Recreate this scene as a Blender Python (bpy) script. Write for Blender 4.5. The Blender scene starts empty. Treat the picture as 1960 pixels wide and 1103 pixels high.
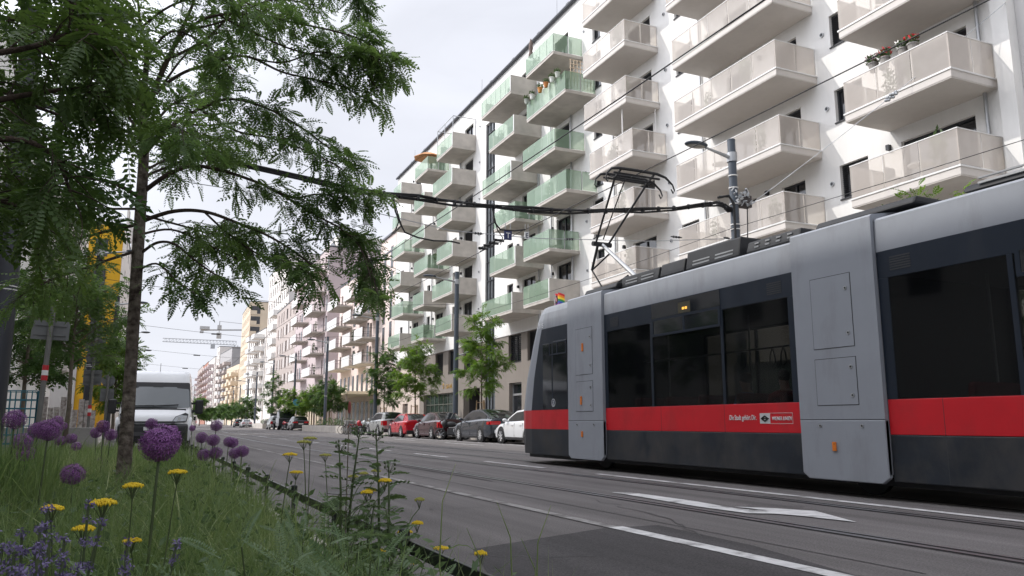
import bpy, math, random
import numpy as np
from mathutils import Vector, Matrix, noise as mnoise
random.seed(11)
RNG = np.random.default_rng(5)
R = math.radians
SC = bpy.context.scene
COL = SC.collection

# ------------------------------------------------------------------ camera calibration
F = 1500.0; CX, CY = 980.0, 551.5; CAMZ = 0.9
PITCH, YAW = R(9.741), R(25.256)
FW = np.array([math.sin(YAW)*math.cos(PITCH), math.cos(YAW)*math.cos(PITCH), math.sin(PITCH)])
RT = np.array([math.cos(YAW), -math.sin(YAW), 0.0])
UP = np.cross(RT, FW)
CAM = np.array([0, 0, CAMZ])
def ray(px, py): return (px-CX)*RT + (CY-py)*UP + F*FW
def on_x(px, py, x): r = ray(px, py); return CAM + r*(x/r[0])
def on_y(px, py, y): r = ray(px, py); return CAM + r*(y/r[1])
def on_z(px, py, z=0.0): r = ray(px, py); return CAM + r*((z-CAMZ)/r[2])
# direction of the right-hand building line
TH = math.atan2(0.0206, 0.9998)
DS = np.array([math.sin(TH), math.cos(TH)]); DN = np.array([math.cos(TH), -math.sin(TH)])
def rw(xl, s, z=0.0):
    p = np.array([22.0, 0.0]) + (xl-22.0)*DN + s*DS
    return (p[0], p[1], z)

# ------------------------------------------------------------------ mesh builder
class MB:
    def __init__(s): s.v = []; s.f = []; s.m = []; s.mi = 0
    def add(s, vs, fs):
        o = len(s.v); s.v += [tuple(map(float, p)) for p in vs]
        s.f += [tuple(i+o for i in f) for f in fs]; s.m += [s.mi]*len(fs); return s
    def box(s, x0, y0, z0, x1, y1, z1):
        x0, x1 = min(x0, x1), max(x0, x1); y0, y1 = min(y0, y1), max(y0, y1); z0, z1 = min(z0, z1), max(z0, z1)
        v = [(x0,y0,z0),(x1,y0,z0),(x1,y1,z0),(x0,y1,z0),(x0,y0,z1),(x1,y0,z1),(x1,y1,z1),(x0,y1,z1)]
        return s.add(v, [(0,3,2,1),(4,5,6,7),(0,1,5,4),(1,2,6,5),(2,3,7,6),(3,0,4,7)])
    def bar(s, p, q, w, h=None):
        h = h or w; p = Vector(p); q = Vector(q); d = (q-p).normalized()
        u = Vector((0,0,1)) if abs(d.z) < .95 else Vector((1,0,0))
        a = d.cross(u).normalized()*w*.5; b = d.cross(a).normalized()*h*.5
        v = [p-a-b, p+a-b, p+a+b, p-a+b, q-a-b, q+a-b, q+a+b, q-a+b]
        return s.add(v, [(0,3,2,1),(4,5,6,7),(0,1,5,4),(1,2,6,5),(2,3,7,6),(3,0,4,7)])
    def tube(s, pts, r, n=8, cap=True):
        pts = [Vector(p) for p in pts]; m = len(pts)
        rs = r if hasattr(r, '__len__') else [r]*m
        o = []; prev = None
        for i in range(m):
            d = (pts[min(i+1, m-1)] - pts[max(i-1, 0)])
            d = d.normalized() if d.length > 1e-9 else Vector((0,0,1))
            if prev is None:
                u = Vector((0,0,1)) if abs(d.z) < .9 else Vector((1,0,0))
                a = d.cross(u).normalized()
            else:
                a = (prev - d*prev.dot(d)); a = a.normalized() if a.length > 1e-6 else d.orthogonal().normalized()
            prev = a; b = d.cross(a)
            for k in range(n):
                t = 2*math.pi*k/n; o.append(pts[i] + (a*math.cos(t)+b*math.sin(t))*rs[i])
        f = []
        for i in range(m-1):
            for k in range(n):
                k2 = (k+1) % n; f.append((i*n+k, i*n+k2, (i+1)*n+k2, (i+1)*n+k))
        if cap: f += [tuple(range(n-1, -1, -1)), tuple((m-1)*n+k for k in range(n))]
        return s.add(o, f)
    def cyl(s, p, q, r, n=16, r2=None): return s.tube([p, q], [r, r if r2 is None else r2], n)
    def prism(s, poly, axis, a, b):
        n = len(poly)
        def P(u, w, t): return {'x': (t,u,w), 'y': (u,t,w), 'z': (u,w,t)}[axis]
        v = [P(u,w,a) for u,w in poly] + [P(u,w,b) for u,w in poly]
        f = [tuple(range(n)), tuple(range(2*n-1, n-1, -1))] + [((i+1)%n, i, n+i, n+(i+1)%n) for i in range(n)]
        return s.add(v, f)
    def quad(s, a, b, c, d): return s.add([a,b,c,d], [(0,1,2,3)])
    def poly(s, pts): return s.add(pts, [tuple(range(len(pts)))])
    def grid(s, rows, close=False):
        n = len(rows[0]); v = [p for r in rows for p in r]; f = []
        for i in range(len(rows)-1):
            for k in range(n if close else n-1):
                k2 = (k+1) % n; f.append((i*n+k, i*n+k2, (i+1)*n+k2, (i+1)*n+k))
        return s.add(v, f)
    def ell(s, c, r, nu=14, nv=9):
        rx, ry, rz = r if hasattr(r, '__len__') else (r, r, r)
        rows = []
        for i in range(nv+1):
            t = math.pi*i/nv
            rows.append([(c[0]+rx*math.sin(t)*math.cos(2*math.pi*k/nu), c[1]+ry*math.sin(t)*math.sin(2*math.pi*k/nu), c[2]+rz*math.cos(t)) for k in range(nu)])
        return s.grid(rows, True)
    def lathe(s, prof, c=(0,0,0), n=16):
        return s.grid([[(c[0]+r*math.cos(2*math.pi*k/n), c[1]+r*math.sin(2*math.pi*k/n), c[2]+z) for k in range(n)] for r, z in prof], True)
    def build(s, name, mats, parent=None, smooth=False, bevel=0.0, sub=0, auto=None):
        me = bpy.data.meshes.new(name); me.from_pydata(s.v, [], s.f)
        ml = mats if isinstance(mats, (list, tuple)) else [mats]
        for m in ml: me.materials.append(m)
        if len(ml) > 1: me.polygons.foreach_set('material_index', s.m)
        if smooth: me.polygons.foreach_set('use_smooth', [True]*len(me.polygons))
        me.update()
        o = bpy.data.objects.new(name, me); COL.objects.link(o)
        if parent: o.parent = parent
        if bevel:
            b = o.modifiers.new('Bevel', 'BEVEL'); b.width = bevel; b.segments = 2; b.limit_method = 'ANGLE'; b.angle_limit = R(40)
        if sub:
            b = o.modifiers.new('Subd', 'SUBSURF'); b.levels = sub; b.render_levels = sub
        if auto: autosmooth(o, auto)
        return o
def autosmooth(o, ang):
    me = o.data
    me.polygons.foreach_set('use_smooth', [True]*len(me.polygons))
    me.set_sharp_from_angle(angle=R(ang))
def np_mesh(name, V, Q, mat, parent=None, smooth=False, midx=None):
    """V (n,3), Q (m,k) index array -> one mesh object, fast"""
    me = bpy.data.meshes.new(name); Q = np.asarray(Q, dtype=np.int32); m, k = Q.shape
    me.vertices.add(len(V)); me.vertices.foreach_set('co', np.asarray(V, dtype=np.float32).ravel())
    me.loops.add(m*k); me.loops.foreach_set('vertex_index', Q.ravel())
    me.polygons.add(m); me.polygons.foreach_set('loop_start', np.arange(0, m*k, k, dtype=np.int32))
    ml = mat if isinstance(mat, (list, tuple)) else [mat]
    for q in ml: me.materials.append(q)
    if midx is not None: me.polygons.foreach_set('material_index', np.asarray(midx, dtype=np.int32))
    if smooth: me.polygons.foreach_set('use_smooth', np.ones(m, dtype=bool))
    me.update(calc_edges=True); me.validate()
    o = bpy.data.objects.new(name, me); COL.objects.link(o)
    if parent: o.parent = parent
    return o
def tag(o, label, cat, group=None, kind=None):
    o['label'] = label; o['category'] = cat
    if group: o['group'] = group
    if kind: o['kind'] = kind
    return o
def thing(name, label, cat, loc=(0,0,0), rz=0.0, group=None):
    o = bpy.data.objects.new(name, None); COL.objects.link(o); o.empty_display_size = .2
    o.location = loc; o.rotation_euler = (0, 0, rz); return tag(o, label, cat, group)
def structure(o): o['kind'] = 'structure'; return o
def stuff(o): o['kind'] = 'stuff'; return o
def copy_tree(o, parent=None):
    c = o.copy(); COL.objects.link(c)
    if parent: c.parent = parent
    for ch in o.children: copy_tree(ch, c)
    return c

# ------------------------------------------------------------------ materials
def mat(name, col, rough=.6, metal=0.0, var=.08, scale=3.0, bump=0.0, bscale=40.0, col2=None, spec=.5, coat=0.0, detail=4):
    m = bpy.data.materials.new(name); m.use_nodes = True
    nt = m.node_tree; N = nt.nodes; L = nt.links; b = N['Principled BSDF']
    b.inputs['Roughness'].default_value = rough; b.inputs['Metallic'].default_value = metal
    b.inputs['Specular IOR Level'].default_value = spec; b.inputs['Coat Weight'].default_value = coat
    tc = N.new('ShaderNodeTexCoord')
    nz = N.new('ShaderNodeTexNoise'); nz.inputs['Scale'].default_value = scale; nz.inputs['Detail'].default_value = detail
    L.new(tc.outputs['Object'], nz.inputs['Vector'])
    mx = N.new('ShaderNodeMix'); mx.data_type = 'RGBA'
    c = np.array(col[:3]); a = c*(1-var); z = np.array(col2) if col2 is not None else np.minimum(c*(1+var), 1)
    mx.inputs[6].default_value = (*a, 1); mx.inputs[7].default_value = (*z, 1)
    rp = N.new('ShaderNodeMapRange'); rp.inputs[1].default_value = .3; rp.inputs[2].default_value = .7
    L.new(nz.outputs['Fac'], rp.inputs[0]); L.new(rp.outputs[0], mx.inputs[0]); L.new(mx.outputs[2], b.inputs['Base Color'])
    if bump:
        n2 = N.new('ShaderNodeTexNoise'); n2.inputs['Scale'].default_value = bscale; n2.inputs['Detail'].default_value = 3
        L.new(tc.outputs['Object'], n2.inputs['Vector'])
        bp = N.new('ShaderNodeBump'); bp.inputs['Strength'].default_value = bump; bp.inputs['Distance'].default_value = .02
        L.new(n2.outputs['Fac'], bp.inputs['Height']); L.new(bp.outputs[0], b.inputs['Normal'])
    return m
def srgb(r, g, b):
    f = lambda c: (c/255/12.92) if c <= 10 else ((c/255+.055)/1.055)**2.4
    return (f(r), f(g), f(b))
def see_through(name, col, tint, opaque, rough=.1, spec=.5):
    """glass or frosted panel: part principled surface, part clear (tinted) transmission"""
    m = mat(name, col, rough=rough, var=.03, spec=spec); nt = m.node_tree; N = nt.nodes; L = nt.links
    t = N.new('ShaderNodeBsdfTransparent'); t.inputs[0].default_value = (*tint, 1)
    mx = N.new('ShaderNodeMixShader')
    fr = N.new('ShaderNodeLayerWeight'); fr.inputs[0].default_value = .25
    mr = N.new('ShaderNodeMapRange'); mr.inputs[3].default_value = opaque; mr.inputs[4].default_value = min(1, opaque+.35)
    L.new(fr.outputs['Fresnel'], mr.inputs[0]); L.new(mr.outputs[0], mx.inputs[0])
    L.new(t.outputs[0], mx.inputs[1]); L.new(N['Principled BSDF'].outputs[0], mx.inputs[2])
    L.new(mx.outputs[0], N['Material Output'].inputs[0]); return m
def grime(m, amt=.5, col=(.09,.08,.07), scale=(1.2,1.2,.35), lo=.52, hi=.78, rough=.25):
    """road film: patchy dusty deposit with vertical runs, rougher where it lies"""
    nt = m.node_tree; N = nt.nodes; L = nt.links; b = N['Principled BSDF']; mxa = [n for n in N if n.type == 'MIX'][0]; tc = [n for n in N if n.type == 'TEX_COORD'][0]
    mp = N.new('ShaderNodeMapping'); mp.inputs['Scale'].default_value = scale; st = N.new('ShaderNodeTexNoise'); st.inputs['Scale'].default_value = 2.2; st.inputs['Detail'].default_value = 9; st.inputs['Roughness'].default_value = .68
    L.new(tc.outputs['Object'], mp.inputs['Vector']); L.new(mp.outputs[0], st.inputs['Vector'])
    mr = N.new('ShaderNodeMapRange'); mr.inputs[1].default_value = lo; mr.inputs[2].default_value = hi; mr.inputs[4].default_value = amt; L.new(st.outputs['Fac'], mr.inputs[0])
    m2 = N.new('ShaderNodeMix'); m2.data_type = 'RGBA'; m2.inputs[7].default_value = (*col, 1); L.new(mr.outputs[0], m2.inputs[0]); L.new(mxa.outputs[2], m2.inputs[6]); L.new(m2.outputs[2], b.inputs['Base Color'])
    rr = N.new('ShaderNodeMath'); rr.operation = 'MULTIPLY_ADD'; rr.inputs[1].default_value = rough/max(amt,.01); rr.inputs[2].default_value = b.inputs['Roughness'].default_value; L.new(mr.outputs[0], rr.inputs[0]); L.new(rr.outputs[0], b.inputs['Roughness'])
    return m
def leafmat(name, c1, c2, trans=.35, scale=1.2, rough=.5):
    m = mat(name, c1, rough=rough, var=0, scale=scale, col2=c2, spec=.35); nt = m.node_tree; N = nt.nodes; L = nt.links
    mxc = [n for n in N if n.type == 'MIX'][0]
    mxc.inputs[6].default_value = (*c1, 1)
    tr = N.new('ShaderNodeBsdfTranslucent'); L.new(mxc.outputs[2], tr.inputs[0])
    hs = N.new('ShaderNodeHueSaturation'); hs.inputs['Value'].default_value = 1.6; hs.inputs['Saturation'].default_value = 1.15; hs.inputs['Hue'].default_value = .485
    L.new(mxc.outputs[2], hs.inputs['Color']); L.new(hs.outputs[0], tr.inputs[0])
    ms = N.new('ShaderNodeMixShader'); ms.inputs[0].default_value = trans
    L.new(N['Principled BSDF'].outputs[0], ms.inputs[1]); L.new(tr.outputs[0], ms.inputs[2])
    L.new(ms.outputs[0], N['Material Output'].inputs[0]); return m

def plaster(name, col, var=.05, streak=.0):
    m = mat(name, col, rough=.85, var=var, scale=.6, bump=.15, bscale=60, spec=.2)
    # faint rain streaks running down the render
    nt = m.node_tree; N = nt.nodes; L = nt.links; b = N['Principled BSDF']; mxa = [n for n in N if n.type == 'MIX'][0]; tc = [n for n in N if n.type == 'TEX_COORD'][0]
    mp = N.new('ShaderNodeMapping'); mp.inputs['Scale'].default_value = (2.6, 2.6, .12); st = N.new('ShaderNodeTexNoise'); st.inputs['Scale'].default_value = 1.6; st.inputs['Detail'].default_value = 7; st.inputs['Roughness'].default_value = .62
    L.new(tc.outputs['Object'], mp.inputs['Vector']); L.new(mp.outputs[0], st.inputs['Vector'])
    mr = N.new('ShaderNodeMapRange'); mr.inputs[1].default_value = .42; mr.inputs[2].default_value = .70; mr.inputs[3].default_value = 1.0; mr.inputs[4].default_value = .955; L.new(st.outputs['Fac'], mr.inputs[0])
    vm = N.new('ShaderNodeVectorMath'); vm.operation = 'SCALE'; L.new(mxa.outputs[2], vm.inputs[0]); L.new(mr.outputs[0], vm.inputs['Scale']); L.new(vm.outputs[0], b.inputs['Base Color']); return m
M = {}
M['white_wall'] = plaster('white_plaster', (.79,.78,.755), .025)
M['plinth'] = plaster('grey_brown_plaster', srgb(134,127,120), .05)
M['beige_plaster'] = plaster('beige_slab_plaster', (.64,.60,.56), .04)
M['beige_soffit'] = plaster('slab_soffit_with_bounce', (.60,.56,.52), .05)  # slab plaster again, with bounced light worked into the underside's tone
M['concrete'] = mat('cast_concrete', srgb(186,180,172), .85, var=.13, scale=1.6, bump=.2, bscale=30, spec=.25, detail=8)
M['concrete_dark'] = mat('grey_concrete_base', srgb(150,148,145), .85, var=.12, scale=2.0, bump=.25, bscale=30, spec=.25)
M['trim'] = mat('white_metal_trim', (.72,.71,.69), .4, var=.02)
M['dark_frame'] = mat('anthracite_window_frame', (.025,.027,.032), .45, var=.1)
M['blind'] = mat('dark_blind', (.03,.03,.034), .5, var=.2, scale=2)
M['win_glass'] = mat('dark_window_glass', (.012,.014,.018), .06, var=.3, scale=.7, spec=.7)
M['roof_dark'] = mat('dark_roof_edge', (.06,.065,.075), .5, var=.1)
M['beige_glass'] = see_through('frosted_beige_panel', srgb(205,196,187), (.90,.87,.83), .50, .25)
M['green_glass'] = see_through('frosted_green_panel', srgb(138,163,138), (.73,.82,.73), .56, .3)
M['clear_glass'] = see_through('clear_glass_panel', (.2,.25,.24), (.85,.9,.88), .12, .05)
M['steel'] = mat('galvanised_steel', (.42,.43,.44), .4, metal=.6, var=.1)
M['pole'] = mat('anthracite_painted_pole', srgb(72,80,90), .45, var=.08, scale=2)
M['shaded_pole'] = mat('pole_paint_shaded', srgb(44,47,54), .5, var=.1, scale=2)  # pole paint darkened, the left side's shade is in the colour
M['post_grey'] = mat('weathered_sign_post', (.15,.15,.14), .55, metal=.2, var=.15)
M['black'] = mat('black_rubber_cable', (.012,.012,.013), .55, var=.2)
M['black_metal'] = mat('black_fence_paint', (.018,.02,.022), .4, var=.2)
M['bark'] = mat('brown_bark', srgb(70,58,50), .9, var=.35, scale=18, bump=.9, bscale=45)
M['bark_young'] = mat('grey_young_bark', srgb(110,100,88), .9, var=.2, scale=12, bump=.4, bscale=60)
M['wood'] = mat('stake_wood', srgb(165,140,110), .8, var=.15, scale=8)
M['red'] = mat('red_paint', (.45,.012,.02), .3, var=.05)
M['white_paint'] = mat('white_paint', (.72,.72,.71), .35, var=.02)

# ------------------------------------------------------------------ camera, sun, sky
cd = bpy.data.cameras.new('camera'); cam = bpy.data.objects.new('camera', cd); COL.objects.link(cam)
cd.sensor_width = 36.0; cd.lens = 36.0*F/1960.0; cd.clip_start = .05; cd.clip_end = 6000
rot = Matrix(((RT[0], UP[0], -FW[0]), (RT[1], UP[1], -FW[1]), (RT[2], UP[2], -FW[2])))
cam.matrix_world = Matrix.Translation(CAM) @ rot.to_4x4()
SC.camera = cam
SUN_TO = Vector((-1.65, .9, 1.66)).normalized()
ELEV = math.asin(SUN_TO.z)
sd = bpy.data.lights.new('sun', 'SUN'); sd.energy = 2.2; sd.angle = R(.7); sd.color = (1, .955, .89)
sun = bpy.data.objects.new('sun', sd); COL.objects.link(sun); sun.rotation_euler = SUN_TO.to_track_quat('Z', 'Y').to_euler()
W = bpy.data.worlds.new('World'); SC.world = W; W.use_nodes = True
wn = W.node_tree; N = wn.nodes; L = wn.links; bg = N['Background']
sky = N.new('ShaderNodeTexSky'); sky.sky_type = 'NISHITA'; sky.sun_disc = False
sky.sun_elevation = ELEV; sky.sun_rotation = math.atan2(SUN_TO.x, SUN_TO.y)
sky.air_density = 1.2; sky.dust_density = 2.5
tc = N.new('ShaderNodeTexCoord'); mp = N.new('ShaderNodeMapping'); mp.inputs['Scale'].default_value = (1, 1, 2.2)
nz = N.new('ShaderNodeTexNoise'); nz.inputs['Scale'].default_value = 2.2; nz.inputs['Detail'].default_value = 6; nz.inputs['Roughness'].default_value = .55
L.new(tc.outputs['Generated'], mp.inputs['Vector']); L.new(mp.outputs[0], nz.inputs['Vector'])
cr = N.new('ShaderNodeMapRange'); cr.inputs[1].default_value = .3; cr.inputs[2].default_value = .7; cr.inputs[3].default_value = .90; cr.inputs[4].default_value = 1.0
L.new(nz.outputs['Fac'], cr.inputs[0])
mx = N.new('ShaderNodeMix'); mx.data_type = 'RGBA'; mx.inputs[7].default_value = (7.55, 7.75, 8.5, 1)   # thin bright cloud veil
# the veil is brighter towards the sun (outside the frame, upper left)
dv = N.new('ShaderNodeVectorMath'); dv.operation = 'DOT_PRODUCT'; dv.inputs[1].default_value = SUN_TO
L.new(tc.outputs['Generated'], dv.inputs[0])
gl = N.new('ShaderNodeMapRange'); gl.interpolation_type = 'SMOOTHSTEP'; gl.inputs[1].default_value = .45; gl.inputs[2].default_value = 1.0; gl.inputs[3].default_value = 1.0; gl.inputs[4].default_value = 3.2
L.new(dv.outputs['Value'], gl.inputs[0])
mp2 = N.new('ShaderNodeMapping'); mp2.inputs['Scale'].default_value = (1.0, 2.4, 3.4); mp2.inputs['Rotation'].default_value = (0, 0, .6)
n2 = N.new('ShaderNodeTexNoise'); n2.inputs['Scale'].default_value = 3.4; n2.inputs['Detail'].default_value = 8; n2.inputs['Roughness'].default_value = .5; n2.inputs['Distortion'].default_value = .6
L.new(tc.outputs['Generated'], mp2.inputs['Vector']); L.new(mp2.outputs[0], n2.inputs['Vector'])
c2 = N.new('ShaderNodeMapRange'); c2.inputs[1].default_value = .30; c2.inputs[2].default_value = .68; c2.inputs[3].default_value = .975; c2.inputs[4].default_value = 1.09; L.new(n2.outputs['Fac'], c2.inputs[0])
gm = N.new('ShaderNodeMath'); gm.operation = 'MULTIPLY'; L.new(gl.outputs[0], gm.inputs[0]); L.new(c2.outputs[0], gm.inputs[1])
L.new(cr.outputs[0], mx.inputs[0]); L.new(sky.outputs[0], mx.inputs[6]); 
vs_ = N.new('ShaderNodeVectorMath'); vs_.operation = 'SCALE'; L.new(mx.outputs[2], vs_.inputs[0]); L.new(gm.outputs[0], vs_.inputs['Scale']); L.new(vs_.outputs[0], bg.inputs['Color'])
bg.inputs['Strength'].default_value = .105
SC.view_settings.view_transform = 'Standard'; SC.view_settings.look = 'None'; SC.view_settings.gamma = 1; SC.view_settings.exposure = .12
SC.view_settings.use_curve_mapping = False
# ================================================================== ground, road, markings
def asphalt(name, base, patch):
    m = mat(name, base, .92, var=.10, scale=.35, bump=.5, bscale=160, spec=.18, detail=6)
    nt = m.node_tree; N = nt.nodes; L = nt.links; b = N['Principled BSDF']
    mxa = [n for n in N if n.type == 'MIX'][0]; tc = [n for n in N if n.type == 'TEX_COORD'][0]
    sp = N.new('ShaderNodeTexNoise'); sp.inputs['Scale'].default_value = 70; sp.inputs['Detail'].default_value = 5; sp.inputs['Roughness'].default_value = .75
    L.new(tc.outputs['Object'], sp.inputs['Vector'])
    mr = N.new('ShaderNodeMapRange'); mr.inputs[1].default_value = .35; mr.inputs[2].default_value = .65; mr.inputs[3].default_value = .62; mr.inputs[4].default_value = 1.38
    L.new(sp.outputs['Fac'], mr.inputs[0])
    # worn streaks along the direction of travel
    mp = N.new('ShaderNodeMapping'); mp.inputs['Scale'].default_value = (2.2, .06, 1)
    st = N.new('ShaderNodeTexNoise'); st.inputs['Scale'].default_value = 1.4; st.inputs['Detail'].default_value = 5
    L.new(tc.outputs['Object'], mp.inputs['Vector']); L.new(mp.outputs[0], st.inputs['Vector'])
    m2 = N.new('ShaderNodeMapRange'); m2.inputs[1].default_value = .3; m2.inputs[2].default_value = .7; m2.inputs[3].default_value = .74; m2.inputs[4].default_value = 1.18
    L.new(st.outputs['Fac'], m2.inputs[0])
    mu = N.new('ShaderNodeMath'); mu.operation = 'MULTIPLY'; L.new(mr.outputs[0], mu.inputs[0]); L.new(m2.outputs[0], mu.inputs[1])
    vm = N.new('ShaderNodeVectorMath'); vm.operation = 'SCALE'; L.new(mxa.outputs[2], vm.inputs[0]); L.new(mu.outputs[0], vm.inputs['Scale'])
    L.new(vm.outputs[0], b.inputs['Base Color']); return m
M['asphalt'] = asphalt('asphalt', (.166,.154,.150), .1)
M['asphalt_new'] = asphalt('dark_asphalt_patch', (.085,.080,.080), .1)
M['paving'] = mat('concrete_paving', (.34,.325,.305), .9, var=.1, scale=1.2, bump=.3, bscale=20, spec=.2)
M['soil'] = mat('dark_soil', (.045,.038,.03), .95, var=.3, scale=6, bump=.6, bscale=25)
M['marking'] = mat('road_paint', (.60,.59,.58), .75, var=.16, scale=7, bump=.3, bscale=120, spec=.2, detail=8)
M['marking_worn'] = mat('worn_road_paint', (.30,.285,.275), .85, var=.2, scale=5, bump=.3, bscale=120, spec=.2, detail=8)
def worn(m, lo, hi, amt=.85):
    return grime(m, amt, (.13,.12,.115), (1,1,1), lo, hi, .1)
worn(M['marking'], .50, .63); worn(M['marking_worn'], .45, .58)
M['tar'] = mat('tar_crack_filler', (.030,.029,.029), .6, var=.2, scale=8)
def crack(pts, w, seed):
    g = np.random.default_rng(seed); P = []
    for a, c in zip(pts[:-1], pts[1:]):
        for t in np.linspace(0, 1, 9)[:-1]: P.append((a[0]+(c[0]-a[0])*t+g.normal()*.035, a[1]+(c[1]-a[1])*t+g.normal()*.035))
    b = MB(); b.grid([[(x-w*g.uniform(.3,.7), y-w*.3, .0056) for x, y in P], [(x+w*g.uniform(.3,.7), y+w*.3, .0056) for x, y in P]]); structure(b.build('asphalt_crack', M['tar']))
crack([(1.5,7.2),(2.4,8.1),(3.5,8.0)], .018, 1); crack([(4.1,5.2),(4.6,6.3),(5.0,8.5)], .016, 2); crack([(2.2,12),(2.5,16),(2.1,21)], .022, 3); crack([(5.6,6.2),(6.2,6.9),(6.7,6.6)], .014, 4); crack([(11.0,22),(11.5,30),(11.2,37)], .03, 5); crack([(1.3,4.9),(2.1,5.2),(3.0,4.7)], .014, 6); crack([(4.3,9.5),(5.1,10.2)], .02, 7)
# round manhole cover and a drain in the lane
M['iron'] = mat('cast_iron', (.05,.048,.046), .6, metal=.3, var=.3, scale=20, bump=.5, bscale=60)
b = MB(); b.cyl((2.6,10.4,-.02),(2.6,10.4,.006),.32,28); structure(b.build('manhole_cover', M['iron']))
b = MB(); b.box(1.26,7.4,-.02,1.66,7.9,.006); structure(b.build('drain_grate', M['iron']))
M['rail'] = mat('worn_rail_steel', (.30,.295,.30), .38, metal=.7, var=.15, scale=2)
M['groove'] = mat('rail_groove', (.018,.017,.017), .9, var=.2)
M['ground'] = mat('far_ground', (.2,.19,.18), .95, var=.1, scale=.02)

b = MB(); b.quad((-1500,-600,-.16),(1800,-600,-.16),(1800,2600,-.16),(-1500,2600,-.16)); structure(b.build('ground', M['ground']))
def strip(name, pts_l, pts_r, z, m, sub=1):
    b = MB(); n = len(pts_l)
    b.add([(*p[:2], z) for p in pts_l]+[(*p[:2], z) for p in pts_r], [(i, n+i, n+i+1, i+1) for i in range(n-1)])
    return structure(b.build(name, m))
# carriageway: runs beside the bed, then bends slightly right with the house fronts
KX = 15.35   # kerb of the right pavement, measured in the frame of the house fronts
far = lambda s, off: (22+DS[0]*150+(s-150)*.07+off, s)
RL = [(1.22,-40),(1.22,21.5),(-1.2,23.5),(-1.2,60),(-.4,100),(1.5,150),(far(320,-24)[0]+2,320),(far(620,-26)[0]+3,620)]
RRt = [rw(KX,-40),rw(KX,21.5),rw(KX,23.5),rw(KX,60),rw(KX,100),rw(KX,150),(far(320,-6.5)),(far(620,-6.5))]
strip('road', RL, RRt, 0.0, M['asphalt'])
# pavements (a real step up from the road)
def slab(name, l, r, z0, z1, m):
    b = MB(); n = len(l)
    rows = [[(*p[:2], z0) for p in l], [(*p[:2], z1) for p in l], [(*p[:2], z1) for p in r], [(*p[:2], z0) for p in r]]
    b.grid(rows); return structure(b.build(name, m))
slab('pavement', [rw(KX+.16,-40),rw(KX+.16,60),rw(KX+.16,150),far(320,-6.3),far(620,-6.3)], [rw(24,-40),rw(24,60),rw(24,150),far(320,6),far(620,6)], -.1, .125, M['paving'])
slab('kerb', [rw(KX,-40),rw(KX,60),rw(KX,150),far(320,-6.5),far(620,-6.5)], [rw(KX+.16,-40),rw(KX+.16,60),rw(KX+.16,150),far(320,-6.3),far(620,-6.3)], -.1, .12, M['concrete'])
slab('pavement', [(-12,-40),(-12,62),(-8,110),(-4,200),(14,420)], [(-3.0,-40),(-3.0,62),(-1.7,110),(1.6,200),(22,420)], -.1, .121, M['paving'])
slab('kerb', [(1.06,-40),(1.06,21.5),(-3,23.3),(-3.0,62),(-1.7,110)], [(1.22,-40),(1.22,21.6),(-1.3,23.45),(-1.3,62),(-.3,110)], -.1, .10, M['concrete'])
b = MB(); b.grid([[(-3.0,-8,.07),(1.06,-8,.07)],[(-3.0,2,.09),(1.06,2,.09)],[(-3.0,12,.11),(1.06,12,.11)],[(-3.0,21.6,.11),(1.06,21.4,.11)]]); structure(b.build('planting_bed', M['soil']))
# newer dark patch of asphalt in the foreground
pt = [on_z(*p)[:2] for p in ((905,1052),(1155,1012),(1260,1006),(1440,1045),(1640,1103))]
pt += [(6.2,1.5),(6.2,-12),(1.26,-12),(1.26,2.2)]
b = MB(); b.poly([(x,y,.004) for x,y in pt]); structure(b.build('asphalt_patch', M['asphalt_new']))
def line(x0, y0, y1, w, m, z=.008, dirf=None):
    b = MB(); f = dirf or (lambda x, y: (x, y)); n = max(2, int(abs(y1-y0)/8))
    ys = [y0+(y1-y0)*i/(n-1) for i in range(n)]
    b.grid([[(*f(x0-w/2,y)[:2],z) for y in ys],[(*f(x0+w/2,y)[:2],z) for y in ys]])
    return structure(b.build('lane_line', m))
line(3.82, -14, 6.0, .15, M['marking'], .009)
line(3.80, 6.0, 62, .12, M['marking_worn'])
line(7.42, -14, 12.2, .13, M['marking'])
for y0, y1 in ((14.2,17.2),(19.6,22.4),(24.8,27.6),(30,33),(36,39),(44,47),(52,55),(62,66),(75,79)): line(7.42, y0, y1, .13, M['marking'])
line(13.25, 12, 68, .14, M['marking'], dirf=lambda x, y: rw(x, y))
for s in range(15, 66, 6): # parking bay ticks
    b = MB(); b.quad(rw(13.3,s,.008), rw(15.3,s,.008), rw(15.3,s+.12,.008), rw(13.3,s+.12,.008)); structure(b.build('parking_line', M['marking_worn']))
for s0, s1 in ((29,33.5),(38,42),(47,52)): line(11.9, s0, s1, .13, M['marking'], dirf=lambda x, y: rw(x, y))
# arrow between the near rails
ar = [(1172,946),(1222,946),(1330,961),(1440,970),(1478,979),(1445,981),(1408,974),(1406,972),(1468,972),(1560,977),(1640,1002),(1528,990),(1490,985),(1455,985),(1400,982),(1300,967)]
def arrow(pix):
    P = [on_z(*p)[:2] for p in pix]; b = MB(); b.poly([(x,y,.010) for x,y in P]); structure(b.build('road_arrow', M['marking']))
arrow([(1170,944),(1209,944),(1333,961.5),(1411,975.5),(1468,979.5),(1475,985),(1431,984.4),(1333,971),(1196,947.5)])
arrow([(1405,971.5),(1483,975),(1561,980),(1640,1001.5),(1529,989),(1475,985),(1468,979.5),(1440,975.5)])
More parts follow.
